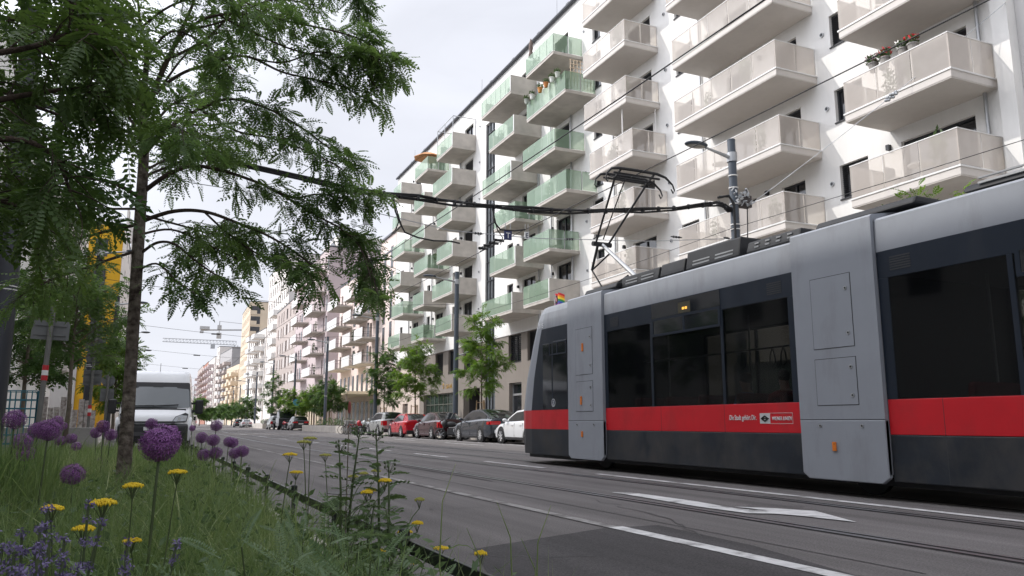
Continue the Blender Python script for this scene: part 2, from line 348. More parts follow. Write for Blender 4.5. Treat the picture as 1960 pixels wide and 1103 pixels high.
# rails: head, groove and edge joint, each a strip a few millimetres above the other
def rail(x):
    ys = [-20+i*6 for i in range(14)]+[70,100,150]
    f = lambda y: max(0, y-40)*.0206
    for off, w, z, m in ((0,.20,.0035,'groove'),(-.035,.065,.0075,'rail'),(.075,.03,.0072,'rail')):
        b = MB(); b.grid([[(x+off-w/2+f(y),y,z) for y in ys],[(x+off+w/2+f(y),y,z) for y in ys]]); structure(b.build('tram_rail', M[m]))
for x in (5.32, 6.98, 8.45, 10.1): rail(x)
# short parallel rails of the points and manhole-like joints in the near track
b = MB(); b.grid([[(5.02,11.4,.0078),(5.02,16.5,.0078)],[(5.06,11.4,.0078),(5.06,16.5,.0078)]]); structure(b.build('tram_rail', M['groove']))
# fine cracks/joints
b = MB(); b.quad((4.35,3.4,.0045),(4.365,3.4,.0045),(4.5,26,.0045),(4.485,26,.0045)); structure(b.build('asphalt_joint', M['groove']))
# ================================================================== tram (near side at x = 8.0, travelling +y)
M['t_grey'] = grime(mat('tram_grey_paint', srgb(149,153,160), .55, var=.03, spec=.3, bump=.06, bscale=2.2), .34, (.15,.14,.13))
M['t_navy'] = grime(mat('tram_navy_paint', (.014,.021,.034), .38, var=.05, spec=.32), .2, (.05,.05,.05))
M['t_dark'] = grime(mat('tram_skirt_paint', (.020,.025,.033), .45, var=.18, scale=3, spec=.35), .7, (.085,.076,.066), (1.5,.8,.6), .42, .75)
M['t_red'] = grime(mat('tram_red_paint', (.60,.010,.020), .36, var=.05, bump=.05, bscale=2.5), .4, (.20,.035,.03), (1.2,.9,.5), .48, .8)
M['t_roof'] = mat('roof_equipment_black', (.013,.014,.016), .55, var=.35, scale=4, spec=.35)
M['t_glass'] = see_through('tinted_tram_glass', (.012,.014,.017), (.62,.63,.62), .18, .04, .8)
M['t_inner'] = mat('tram_interior_grey', (.16,.16,.16), .6, var=.1)
M['t_seam'] = mat('panel_seam', (.035,.037,.04), .6, var=.1)
M['orange'] = mat('orange_reflector', (.75,.20,.02), .35, var=.08)
M['seatcloth'] = mat('red_seat_cloth', (.20,.02,.025), .8, var=.2, scale=20)
M['amber'] = bpy.data.materials.new('amber_lamp'); M['amber'].use_nodes = True
_e = M['amber'].node_tree.nodes['Principled BSDF']; _e.inputs['Base Color'].default_value = (.6,.3,.03,1); _e.inputs['Emission Color'].default_value = (1,.5,.08,1); _e.inputs['Emission Strength'].default_value = 1.2
M['sky_white'] = mat('white_lettering', (.75,.75,.75), .5, var=.02)
M['text_dark'] = mat('dark_lettering', (.02,.03,.07), .5, var=.02)
M['silver'] = mat('silver_plate', (.6,.6,.6), .4, var=.05)
def text_obj(name, body, size, loc, rot, m, parent, ext=.003, sx=1.0, align='LEFT'):
    cu = bpy.data.curves.new(name, 'FONT'); cu.body = body; cu.size = size; cu.extrude = ext; cu.align_x = align; cu.space_character = 1.05
    o = bpy.data.objects.new(name, cu); dg = bpy.context.evaluated_depsgraph_get()
    COL.objects.link(o); bpy.context.view_layer.update()
    me = bpy.data.meshes.new_from_object(o.evaluated_get(bpy.context.evaluated_depsgraph_get()))
    COL.objects.unlink(o); bpy.data.objects.remove(o)
    me.name = name; me.materials.clear(); me.materials.append(m)
    t = bpy.data.objects.new(name, me); COL.objects.link(t); t.location = loc; t.rotation_euler = rot; t.scale = (sx, 1, 1)
    if parent: t.parent = parent
    return t
TX, TY = 9.2, 10.0    # tram base
tram = thing('tram', 'long grey and navy low-floor tram with a red waist band running along its rails', 'tram', (TX, TY, 0))
HW = 1.2
def ty(y): return y-TY
ROOF = [(HW,2.94),(HW,3.14),(HW-.004,3.335),(HW-.03,3.365),(HW-.30,3.405),(HW-.6,3.44),(0,3.47)]
def side_panel(mb, s, y0, y1, z0, z1, t=.05, x=HW):
    mb.box(s*x, ty(y0), z0, s*(x-t), ty(y1), z1)
def section(y0, y1, panes, label=None):
    """one car body module: panes = list of (ya, yb) glass openings between z 1.18 and 2.61"""
    root = tram
    sk = MB(); rd = MB(); nv = MB(); rf = MB(); inn = MB()
    for s in (-1, 1):
        side_panel(sk, s, y0, y1, .22, .758)
        side_panel(rd, s, y0, y1, .760, 1.168)
        side_panel(nv, s, y0, y1, 2.612, 2.94)
        ys = [y0] + [q for p in panes for q in p] + [y1]
        for a, b_ in zip(ys[0::2], ys[1::2]):
            if b_-a > .005: side_panel(nv, s, a, b_, 1.17, 2.61)
    prof = ROOF + [(-x, z) for x, z in ROOF[-2::-1]]
    rf.grid([[(x, ty(y0), z+.002) for x, z in prof], [(x, ty(y1), z+.002) for x, z in prof]])
    inn.box(-HW+.06, ty(y0), .26, HW-.06, ty(y1), .34)
    inn.box(-HW+.06, ty(y0), 2.66, HW-.06, ty(y1), 2.72)
    for s in (-1, 1): inn.box(s*(HW-.055), ty(y0), .34, s*(HW-.08), ty(y1), 1.1)
    sk.build('skirt', M['t_dark'], root, bevel=.012); rd.build('red_band', M['t_red'], root, bevel=.006)
    nv.build('window_surround', M['t_navy'], root); rf.build('roof', M['t_grey'], root, auto=18)
    inn.build('cabin_lining', M['t_inner'], root)
    for s in (-1, 1):
        for a, b_ in panes:
            g = MB(); g.box(s*(HW-.004), ty(a)+.004, 1.175, s*(HW-.02), ty(b_)-.004, 2.606)
            g.build('window', M['t_glass'], root)
    # thin seams on the red band and skirt, as on the metal cladding
    sm = MB()
    for y in np.arange(y0+1.55, y1-.4, 1.6): sm.box(-HW-.0008, ty(y), .23, -HW+.01, ty(y)+.006, 1.165)
    sm.build('panel_seams', M['t_seam'], root)
section(7.90, 12.80, [(8.05,9.40),(9.46,11.24),(11.30,12.70)])
section(1.10, 6.56, [(1.2,3.05),(3.1,4.93),(4.99,6.42)])
section(-6.5, -.3, [(-6.3,-4.4),(-4.3,-2.4),(-2.3,-.5)])
# opening top vents, destination box
def vent(y0, y1):
    v = MB()
    x = -HW-.012
    for za, zb in ((2.36,2.40),(2.63,2.67)): v.box(x, ty(y0), za, -HW+.01, ty(y1), zb)
    for ya in (y0, (y0+y1)/2-.02, y1-.05): v.box(x, ty(ya), 2.40, -HW+.01, ty(ya)+.05, 2.63)
    f = v.build('vent_window', M['t_navy'], tram)
    g = MB(); g.box(-HW-.006, ty(y0)+.05, 2.4, -HW+.002, ty(y1)-.05, 2.63); g.build('vent_pane', M['win_glass'], f)
    return f
vent(9.44, 11.24); vent(3.1, 4.9)
db = MB(); db.box(-HW-.006, ty(9.44), 2.675, -HW+.002, ty(11.24), 2.93); dbo = db.build('destination_panel', M['win_glass'], tram)
lm = MB(); lm.box(-HW-.010, ty(10.16), 2.68, -HW-.006, ty(10.48), 2.86); lo = lm.build('display_window', mat('display_backing', srgb(70,66,50), .4), dbo)
lm = MB(); lm.box(-HW-.013, ty(10.24), 2.735, -HW-.010, ty(10.295), 2.775); lm.box(-HW-.013, ty(10.315), 2.735, -HW-.010, ty(10.37), 2.775); lm.build('display_lamp', M['amber'], lo)
for y in (12.3, 8.15, 6.1): # small louvre grilles in the navy band
    g = MB()
    for k in range(6): g.box(-HW-.004, ty(y), 2.69+k*.03, -HW+.001, ty(y)+.28, 2.705+k*.03)
    g.build('grille', M['t_seam'], tram)
# interior: seats and straps and grab poles
def seat_pair(y, x):
    s = MB(); s.box(x-.42, ty(y), .62, x+.42, ty(y)+.44, .74); s.box(x-.42, ty(y)-.05, .70, x+.42, ty(y)+.05, 1.34)
    s.build('seat', M['seatcloth'], tram, bevel=.05)
for y in (8.4, 9.3, 10.2, 11.1, 12.0): seat_pair(y, -.66); 
for y in (9.0, 11.4): seat_pair(y, .66)
for y in (1.9, 3.2, 4.4, 5.6): seat_pair(y, -.66); seat_pair(y+.3, .66)
gp = MB()
for y in (8.9, 10.0, 12.2, 4.1, 5.9): gp.cyl((-.15, ty(y), .34), (-.15, ty(y), 2.66), .018, 8)
gp.cyl((-.35, ty(7.95), 2.05), (-.35, ty(12.75), 2.05), .016, 8)
gp.build('grab_pole', M['steel'], tram)
for y in (9.05, 9.28, 9.95):
    st = MB(); st.tube([(-.35, ty(y), 2.05),(-.35, ty(y)-.05, 1.92),(-.35, ty(y)-.06, 1.80),(-.35, ty(y), 1.76),(-.35, ty(y)+.06, 1.80),(-.35, ty(y)+.05, 1.92),(-.35, ty(y), 2.05)], .012, 6)
    st.build('hand_strap', M['black'], tram)
# portals between modules: tall grey housings slightly proud of the body
def portal(y0, y1, hatch=True, top=3.50):
    p = MB(); w = HW+.055; c = .06
    prof = [(-(w-.01),.30),(-w,.93),(-w,2.5),(-w,3.0),(-(w-.006),3.40),(-(w-.04),3.43),(-(w-.45),top),(0,top+.03)]
    prof = prof + [(-x, z) for x, z in prof[-2::-1]]
    ring = prof
    p.add([(x, ty(y0), z) for x, z in ring]+[(x, ty(y1), z) for x, z in ring], [(i, i+1, len(ring)+i+1, len(ring)+i) for i in range(len(ring)-1)])
    n = len(ring); p.f += [tuple(range(len(p.v)-2*n, len(p.v)-n)), tuple(range(len(p.v)-1, len(p.v)-n-1, -1))]; p.m += [0, 0]
    po = p.build('portal', M['t_grey'], tram, auto=18)
    lw = MB()
    for s in (-1, 1):
        a = [(y0+.0,.93),(y1,.93),(y1,.26),(y1-.1,.19),(y0+.1,.19),(y0+.0,.26)]
        lw = MB(); lw.prism([(ty(y), z) for y, z in a], 'x', s*(w+.004), s*(w-.06)); lw.build('lower_flap', M['t_grey'], po, bevel=.01)
    sm = MB(); sm.box(-w-.001, ty(y0), .932, -w+.02, ty(y1), .942); sm.build('flap_seam', M['t_seam'], po)
    if hatch:
        for z0, z1 in ((1.84,2.755),(1.12,1.70)):
            ya, yb = y0+.36, y0+1.0
            fr = MB(); x = -w-.0025
            fr.prism([(ty(ya)-.008, z0-.008),(ty(yb)+.008, z0-.008),(ty(yb)+.008, z1+.008),(ty(ya)-.008, z1+.008)], 'x', x, -w+.01)
            sf = fr.build('hatch', M['t_seam'], po)
            fr = MB(); fr.box(x-.003, ty(ya), z0, x+.0005, ty(yb), z1); fr.build('hatch_door', M['t_grey'], sf)
            for zz in (z0+.16*(z1-z0)+.02, z1-.2*(z1-z0)):
                k = MB(); k.cyl((x-.010, ty(ya)+.075, zz), (x-.001, ty(ya)+.075, zz), .026, 14); k.mi = 1; k.cyl((x-.013, ty(ya)+.075, zz), (x-.0102, ty(ya)+.075, zz), .012, 8)
                k.build('lock', [M['steel'], M['black']], sf)
    for yy in (y0+.33, y0+.98):
        k = MB(); k.cyl((-w-.012, ty(yy), .86), (-w-.003, ty(yy), .86), .024, 14); k.mi = 1; k.cyl((-w-.015, ty(yy), .86), (-w-.0122, ty(yy), .86), .011, 8); k.build('lock', [M['steel'], M['black']], po)
    return po, w
def reflector(po, y, z, w, h=.11, d=.055):
    k = MB(); k.box(-w-.022, ty(y), z, -w-.006, ty(y)+d, z+h); k.mi = 1; k.box(-w-.025, ty(y)+.015, z+h-.03, -w-.0222, ty(y)+.03, z+h-.02); k.build('orange_reflector', [M['orange'], M['t_seam']], po, bevel=.006)
p2, w2 = portal(6.57, 7.89); reflector(p2, 7.31, .55, w2)
p1, w1 = portal(12.81, 14.15); reflector(p1, 13.56, .62, w1); reflector(p1, 13.50, 2.30, w1, .16); reflector(p1, 13.58, 1.25, w1, .16)
portal(-.29, 1.09)
for y0, y1 in ((6.50,6.60),(12.76,12.84)): be = MB(); be.box(-HW+.02, ty(y0), .3, HW-.02, ty(y1), 3.3); be.build('bellows', M['black'], tram)
# cab: lofted nose, zones of colour by height
zs = [.22,.76,1.168,1.9,2.62,2.94,3.14,3.28,3.37,3.42]
def rake(z): return 0 if z < 1.2 else .95*((z-1.2)/2.2)**1.4
def outline(z):
    k = rake(z); sh = 0 if z < 3.2 else (z-3.2)**2*1.2
    h = HW-sh; tuck = .05 if z < .3 else 0
    pts = [(-h,14.15),(-h,15.3-.2*k),(-h+.012,15.95-.75*k),(-h+.06,16.35-.9*k),(-h+.17,16.66-.95*k-tuck),(-h+.42,16.88-k-tuck),(-h+.8,16.98-k-tuck),(0,17.0-k-tuck)]
    return pts + [(-x,y) for x, y in pts[-2::-1]]
cab = MB(); rows = [[(x, ty(y), z) for x, y in outline(z)] for z in zs]
mats_c = [M['t_dark'], M['t_red'], M['t_navy'], M['t_grey'], M['win_glass']]
n = len(rows[0])
for i in range(len(zs)-1):
    for k in range(n-1):
        z = zs[i]; mi = 0 if z < .7 else 1 if z < 1.1 else 2 if z < 2.5 else (2 if k in (0,1,n-3,n-2) and z < 2.9 else 3)
        if mi == 2 and z < 2.5 and 3 <= k <= n-5: mi = 4       # windscreen
        if k in (2, 3, n-4, n-5) and 1.1 < z < 2.5: mi = 3             # pale grey stands in for the reflection on the corner glass
        cab.mi = mi; cab.add([rows[i][k], rows[i][k+1], rows[i+1][k+1], rows[i+1][k]], [(0,1,2,3)])
cab.mi = 3; cab.poly([(x, ty(y), zs[-1]+.001) for x, y in outline(zs[-1])])
me_cab = cab.build('cab', mats_c, tram, auto=35)
g = MB(); g.box(-HW-.006, ty(14.28), 1.185, -HW+.01, ty(14.90), 2.62); g.build('cab_side_window', M['win_glass'], tram, bevel=.004)
g = MB(); g.box(-HW-.006, ty(14.95), 1.185, -HW+.01, ty(15.36), 2.60); g.build('cab_side_window', M['win_glass'], tram, bevel=.004)
v = MB()
for za, zb in ((2.33,2.36),(2.58,2.61)): v.box(-HW-.014, ty(14.30), za, -HW, ty(15.05), zb)
for ya in (14.30,14.68,15.02): v.box(-HW-.014, ty(ya), 2.36, -HW, ty(ya)+.03, 2.58)
v.build('sliding_vent', M['t_navy'], tram)
# mirror / windscreen side pane of the nose
g = MB(); g.add([(-HW+.05, ty(16.06), 2.02),(-HW+.11, ty(16.22), 2.02),(-HW+.10, ty(16.02), 2.42),(-HW+.06, ty(15.90), 2.40)], [(0,1,2,3)]); g.build('corner_window', M['win_glass'], tram)
# black slab standing in for the under-floor shade, plus bogie wheels
u = MB(); u.box(-HW+.12, ty(-6.4), .16, HW-.12, ty(15.6), .24)
for y in (13.5, 7.2, .4): 
    for s in (-1, 1): u.cyl((s*.80, ty(y), .30), (s*.72, ty(y), .30), .29, 20)
u.build('bogies_and_floor_shade', M['t_roof'], tram)
fr = MB(); fr.box(-HW+.14, ty(14.2), .14, HW-.14, ty(16.3), .21); fr.build('front_spoiler', M['t_dark'], tram)
# red roundel marking, fleet number, slogan
e = MB(); e.cyl((-HW-.0075, ty(14.88), 1.315), (-HW-.0062, ty(14.88), 1.315), .085, 20); eo = e.build('emblem', M['sky_white'], tram)
e = MB(); e.cyl((-HW-.009, ty(14.88), 1.315), (-HW-.0078, ty(14.88), 1.315), .072, 20); e.mi = 1
e.cyl((-HW-.0105, ty(14.88), 1.345), (-HW-.0092, ty(14.88), 1.345), .016, 10); e.box(-HW-.0105, ty(14.87), 1.275, -HW-.0092, ty(14.89), 1.335); e.tube([(-HW-.010, ty(14.89), 1.30),(-HW-.010, ty(14.92), 1.27),(-HW-.010, ty(14.88), 1.25),(-HW-.010, ty(14.84), 1.27)], .004, 5)
e.build('emblem_face', [M['text_dark'], M['sky_white']], eo)
RTX = (R(90), 0, R(-90))
text_obj('fleet_number', '115', .15, (-HW-.006, ty(15.55), 2.97), (R(90), 0, R(-90)), M['sky_white'], tram)
text_obj('slogan', 'Die Stadt gehört Dir.', .105, (-HW-.004, ty(9.34), .937), RTX, M['sky_white'], tram, sx=.60)
lg = MB(); lg.box(-HW-.004, ty(8.50), .885, -HW+.001, ty(8.70), 1.03); lgo = lg.build('operator_plate', M['silver'], tram)
lg = MB()
for a, b_ in (((8.66,.955),(8.60,.99)),((8.60,.99),(8.54,.955)),((8.66,.955),(8.60,.92)),((8.60,.92),(8.54,.955))): lg.bar((-HW-.006, ty(a[0]), a[1]), (-HW-.006, ty(b_[0]), b_[1]), .012, .02)
lg.box(-HW-.007, ty(8.52), .948, -HW-.005, ty(8.68), .962); lg.build('operator_mark', M['black'], lgo)
text_obj('operator_name', 'WIENER LINIEN', .072, (-HW-.004, ty(8.46), .932), RTX, M['sky_white'], tram, sx=.70)
lg = MB()
for z0, z1 in ((.883,.888),(1.027,1.032)): lg.box(-HW-.003, ty(8.08), z0, -HW+.001, ty(8.50), z1)
lg.box(-HW-.003, ty(8.075), .883, -HW+.001, ty(8.08), 1.032); lg.build('operator_outline', M['silver'], tram)
# roof equipment
def roofbox(name, x0, x1, y0, y1, z0, z1, slots=0):
    b = MB(); b.prism([(x0,z0),(x1,z0),(x1-.06,z1),(x0+.06,z1)], 'y', ty(y0), ty(y1)); o = b.build(name, M['t_roof'], tram, bevel=.03)
    if slots:
        s = MB()
        for k in range(slots):
            a = y0+.15+k*(y1-y0-.2)/slots; s.box(x0+.01, ty(a), z0+.06, x0+.035, ty(a)+(y1-y0-.2)/slots-.14, z0+.085); s.box(x0+.02, ty(a), z0+.12, x0+.045, ty(a)+(y1-y0-.2)/slots-.14, z0+.14)
        s.build('vent_slot', M['steel'], o)
    return o
roofbox('roof_unit', -1.0, 1.0, 12.7, 13.9, 3.49, 3.60)
roofbox('roof_unit', -.86, .86, 11.5, 12.75, 3.47, 3.70, 2)
roofbox('roof_unit', -.86, .86, 10.75, 11.45, 3.47, 3.72)
roofbox('roof_unit', -.86, .86, 9.35, 10.7, 3.47, 3.80, 2)
roofbox('roof_unit', -.86, .86, 8.1, 9.2, 3.47, 3.66, 4)
roofbox('roof_cowl', -.98, .98, 6.15, 7.7, 3.50, 3.60)
roofbox('roof_unit', -.9, .9, 2.0, 5.6, 3.47, 3.56, 5)
# pantograph
pg = MB()
bz = 3.72; by = ty(13.35); ey, ez = ty(14.75), 4.86; hy, hz = ty(13.5), 6.02
for s in (-1, 1):
    pg.bar((s*.45, by-.25, bz-.05), (s*.45, by+.35, bz-.05), .07); pg.bar((s*.45, by+.3, bz-.05), (s*.2, by+.05, bz+.18), .05)
pg.box(-.5, by-.3, bz-.14, .5, by+.5, bz-.08)
base = pg.build('pantograph', M['t_roof'], tram)
pa = MB(); pa.tube([(.0, by, bz+.12), (0, ey, ez)], [.052, .042], 10); pa.build('lower_arm', M['steel'], base, smooth=False)
pa = MB(); pa.cyl((-.02, ty(14.55), bz-.05), (-.1, ey+.28, ez-.55), .018, 8); pa.cyl((-.1, ey+.28, ez-.55), (-.1, ey, ez), .03, 8); pa.cyl((-.1, ey+.28, ez-.55), (0, ey-.3, ez-.28), .02, 8); pa.build('coupling_rod', M['t_roof'], base)
pa = MB()
pa.cyl((-.24, ey, ez), (.24, ey, ez), .055, 10)
pa.cyl((-.16, ey, ez), (-.42, hy, hz), .024, 8); pa.cyl((.16, ey, ez), (.42, hy, hz), .024, 8); pa.cyl((-.02, ey-.1, ez+.1), (-.20, hy-.05, hz-.03), .014, 8)
pa.cyl((-.45, hy, hz), (.45, hy, hz), .025, 8)
pa.build('upper_arm', M['black'], base)
bo = MB()
for dy in (-.22, .22):
    pts = [(-.72,hz-.10),(-.75,hz-.20),(-.79,hz-.15),(-.76,hz-.02),(-.64,hz+.10),(-.48,hz+.13),(0,hz+.14),(.50,hz+.13),(.72,hz+.08),(.90,hz-.06),(.95,hz-.18),(.91,hz-.25),(.86,hz-.16)]
    bo.tube([(x, hy+dy, z) for x, z in pts], [.014,.014,.014,.018,.026,.032,.034,.032,.026,.018,.014,.014,.014], 8)
    bo.tube([(-.58, hy+dy*.9, hz+.03), (.58, hy+dy*.9, hz+.03)], .022, 6)
    for x in (-.42, .42): bo.bar((x, hy, hz), (x, hy+dy, hz+.1), .035)
bo.build('bow_head', M['black'], base)
# small pride flag on the cab roof
fl = thing('flag', 'small rainbow pride flag flying above the front of the tram', 'flag', (8.55, 15.72, 3.2))
s = MB(); s.cyl((0,0,.02), (0,.10,.68), .008, 6); s.build('flagstaff', M['steel'], fl)
cols = [(.55,.02,.03),(.75,.22,.02),(.72,.55,.03),(.03,.22,.06),(.03,.08,.32),(.16,.03,.22)]
fm = [mat('flag_stripe', c, .8, var=.04) for c in cols] + [mat('flag_chevron', c, .8, var=.04) for c in ((.75,.75,.75),(.65,.30,.38),(.12,.06,.03),(.02,.02,.02))]
f = MB(); nu = 12
def fp(u, vv):  # u along fly 0..1 (towards -y), vv 0 top .. 1 bottom
    d = .46*u; return (.05*math.sin(u*7)*(.3+u), .10-d*.9+.0*vv, .66-.28*vv-.10*u*u-.02*math.sin(u*6))
for k in range(6):
    for i in range(nu):
        u0, u1 = i/nu, (i+1)/nu; um = (u0+u1)/2; v0, v1 = k/6, (k+1)/6; vm = abs((v0+v1)/2-.5)*2
        edge = .42*(1-vm*.85); f.mi = k
        if um < edge: f.mi = 6+min(3, int((um/edge)*4))
        f.add([fp(u0,v0), fp(u1,v0), fp(u1,v1), fp(u0,v1)], [(0,1,2,3)])
fo = f.build('cloth', fm, fl, smooth=True)
# ------------------------------------------------------------------ seated passengers (dim shapes behind tinted glass)
M['skin'] = mat('skin', (.45,.27,.19), .5, var=.05)
M['hair'] = mat('dark_hair', (.02,.015,.012), .6, var=.2)
def skin_body(name, joints, edges, mats, parent, loc, zsplit):
    me = bpy.data.meshes.new(name); me.from_pydata([j[:3] for j in joints], edges, [])
    o = bpy.data.objects.new(name, me); COL.objects.link(o)
    o.modifiers.new('Skin', 'SKIN'); ss = o.modifiers.new('Sub', 'SUBSURF'); ss.levels = 2; ss.render_levels = 2
    for v, j in zip(me.skin_vertices[0].data, joints): v.radius = (j[3], j[4] if len(j) > 4 else j[3])
    me.skin_vertices[0].data[0].use_root = True
    bpy.context.view_layer.update()
    nm = bpy.data.meshes.new_from_object(o.evaluated_get(bpy.context.evaluated_depsgraph_get()))
    bpy.data.objects.remove(o)
    nm.materials.clear()
    for m in mats: nm.materials.append(m)
    for p in nm.polygons: p.material_index = zsplit(p.center); p.use_smooth = True
    r = bpy.data.objects.new(name, nm); COL.objects.link(r); r.parent = parent; return r
def seated(label, shirt, loc, rz, lean=0.0):
    root = thing('person', label, 'person', loc, rz)
    J = [(0,0,.10,.15,.12),(0,.02,.34,.15,.11),(0,lean*.5+.02,.52,.17,.11),(0,lean+.02,.60,.06,.06),(0,lean+.04,.70,.075,.09),(0,lean+.05,.80,.075,.095),
         (-.10,.20,.10,.09),(-.12,.44,.08,.065),(-.12,.46,-.34,.045),(-.12,.58,-.38,.04),(.10,.20,.10,.09),(.12,.44,.08,.065),(.12,.46,-.34,.045),(.12,.58,-.38,.04),
         (-.21,lean+.02,.50,.055),(-.25,lean+.06,.24,.042),(-.16,lean+.28,.18,.032),(-.12,lean+.36,.18,.03),(.21,lean+.02,.50,.055),(.25,lean+.06,.24,.042),(.16,lean+.28,.18,.032),(.12,lean+.36,.18,.03)]
    E = [(0,1),(1,2),(2,3),(3,4),(4,5),(0,6),(6,7),(7,8),(8,9),(0,10),(10,11),(11,12),(12,13),(2,14),(14,15),(15,16),(16,17),(2,18),(18,19),(19,20),(20,21)]
    tr = mat('trousers', (.02,.025,.04), .8)
    skin_body('body', J, E, [shirt, tr, M['skin']], root, loc, lambda c: 2 if (c.z > .585 or (c.y-lean > .27 and c.z > .12)) else (1 if c.z < .13 else 0))
    h = MB(); h.ell((0, lean+.02, .80), (.088,.105,.095), 14, 8); h.build('hair', M['hair'], root, smooth=True)
    h = MB(); h.ell((0, lean+.135, .745), (.014,.022,.024), 8, 6); h.build('nose', M['skin'], root, smooth=True)
    return root
seated('passenger in a light blue shirt leaning back behind the tram window', mat('blue_shirt', (.10,.22,.50), .8), (8.54, 9.55, .78), R(10), -.02)
seated('passenger in a red top sitting beside the tram window', mat('red_top', (.35,.02,.03), .8), (8.54, 8.72, .78), R(-20), .02)
seated('passenger in a dark jacket seated behind the tram portal', mat('dark_jacket', (.02,.02,.025), .8), (8.66, 8.15, .78), R(0), .0)
# ================================================================== white apartment house with balconies (frame: x = depth, y = s along the front, z)
LV = [7.75, 10.65, 13.6, 16.5, 19.5, 22.5]
wb = thing('apartment_building', 'white rendered apartment building with rows of green glass and beige balconies behind the tram', 'building', (22, 0, 0), -TH)
S0, S1, ROOFZ, DEP = 13.45, 78.9, 26.75, 13.0
# windows: (s0, s1, z0, z1, style)   openings are cut as recesses by building the wall in pieces around them
wins = []
def add_win(s0, s1, z0, z1, style='blind'): wins.append((s0, s1, z0, z1, style))
for i, z in enumerate(LV):
    add_win(18.36, 19.62, z+1.08, z+2.33, 'blind' if i != 1 else 'frame')       # beside column A
    add_win(14.38, 17.0, z+.02, z+2.36, 'door')
    add_win(27.8, 29.1, z+1.05, z+2.33, 'blind')
    add_win(21.3, 22.55, z+.02, z+2.33, 'door'); add_win(24.0, 25.5, z+.02, z+2.33, 'door')
    add_win(31.2, 33.3, z+.02, z+2.33, 'door'); add_win(36.2, 37.1 if i != 1 else 37.35, z+.55 if i not in (1,) else z+.6, z+2.75 if i == 1 else (z+1.7 if False else z+2.75 if False else z+2.72), 'blind' if i in (1,3) else 'frame')
    add_win(40.1, 41.95, z+.02, z+2.72, 'door'); add_win(45.0, 47.05, z+.02, z+2.70, 'door'); add_win(48.6, 49.6, z+1.4, z+2.72, 'frame')
    add_win(56.5, 58.45, z+.02, z+2.62, 'door'); add_win(60.2, 61.05, z+1.3, z+2.7, 'frame'); add_win(63.5, 65.5, z+.02, z+2.62, 'door')
    add_win(67.1, 68.0, z+1.2, z+2.7, 'frame'); add_win(70.6, 72.4, z+.02, z+2.62, 'door'); add_win(75.9, 76.8, z+1.2, z+2.7, 'frame')
PL = 6.9
pl_wins = [(47.4,49.5,4.95,6.86,'blindopen'),(56.35,58.3,4.9,6.6,'frame'),(60.45,62.05,4.9,6.84,'frame'),(63.4,65.45,4.9,6.84,'blind'),(44.0,46.4,4.95,6.86,'blind'),(38.6,40.8,4.95,6.86,'frame'),(33,35.2,4.95,6.86,'blind'),(27.5,29.5,4.95,6.86,'frame'),(21,23,4.95,6.86,'blind'),(15.5,18.5,4.95,6.86,'frame')]
STRIP = (51.9, 53.75)
def wall_with_holes(mb, s0, s1, z0, z1, holes, t=.32, x=0.0):
    """front wall as a sheet with real openings and reveals: split into columns at the hole edges"""
    cs = sorted({s0, s1} | {h[0] for h in holes} | {h[1] for h in holes})
    for a, b in zip(cs[:-1], cs[1:]):
        if b-a < 1e-4: continue
        hz = sorted([(h[2], h[3]) for h in holes if h[0] < (a+b)/2 < h[1]])
        z = z0
        for u, w in hz + [(z1, z1)]:
            if u > z + 1e-4: mb.quad((x,a,z),(x,a,u),(x,b,u),(x,b,z))
            z = max(z, w)
    for h in holes:
        a, b, u, w = h[:4]
        mb.quad((x,a,u),(x,a,w),(x+t,a,w),(x+t,a,u)); mb.quad((x,b,u),(x+t,b,u),(x+t,b,w),(x,b,w))
        mb.quad((x,a,w),(x,b,w),(x+t,b,w),(x+t,a,w)); mb.quad((x,a,u),(x+t,a,u),(x+t,b,u),(x,b,u))
b = MB()
holes_up = [w for w in wins] + [(STRIP[0], STRIP[1], PL, 23.9)]
wall_with_holes(b, S0, S1, PL, ROOFZ-.0, [h for h in holes_up])
b.quad((0,S1,PL),(0,S1,ROOFZ),(DEP,S1,ROOFZ),(DEP,S1,PL)); b.quad((0,S0,PL),(DEP,S0,PL),(DEP,S0,ROOFZ),(0,S0,ROOFZ))
b.build('wall', M['white_wall'], wb)
ground_holes = [(54.85,58.35,.125,3.5),(60.4,68.6,.35,3.35),(47.35,49.4,.125,3.58),(40.5,44.0,.6,3.3),(30,38,.6,3.3),(16,26,.6,3.3)]
b = MB()
wall_with_holes(b, S0, 69.9, 0, PL-.004, pl_wins + ground_holes + [(STRIP[0], STRIP[1], .2, PL-.004)], .5, x=.06)
b.quad((.06,S0,PL-.004),(.06,69.9,PL-.004),(-.0,69.9,PL-.004),(-.0,S0,PL-.004))
b.quad((.06,S0,0),(DEP,S0,0),(DEP,S0,PL-.004),(.06,S0,PL-.004))
b.build('plinth', M['plinth'], wb)
M['shop_tile'] = mat('pale_stone_cladding', srgb(205,190,178), .8, var=.06, scale=1.5)
b = MB(); wall_with_holes(b, 69.9, S1, 0, PL-.004, [(73.6,75.4,.5,2.72),(71.2,72.1,4.7,6.6),(76.3,77.2,4.7,6.6)], .3, x=.055)
for z in np.arange(.6, 6.8, .6): b.box(.052, 69.9, z, .0549, S1, z+.012)
b.build('ground_floor_cladding', M['shop_tile'], wb)
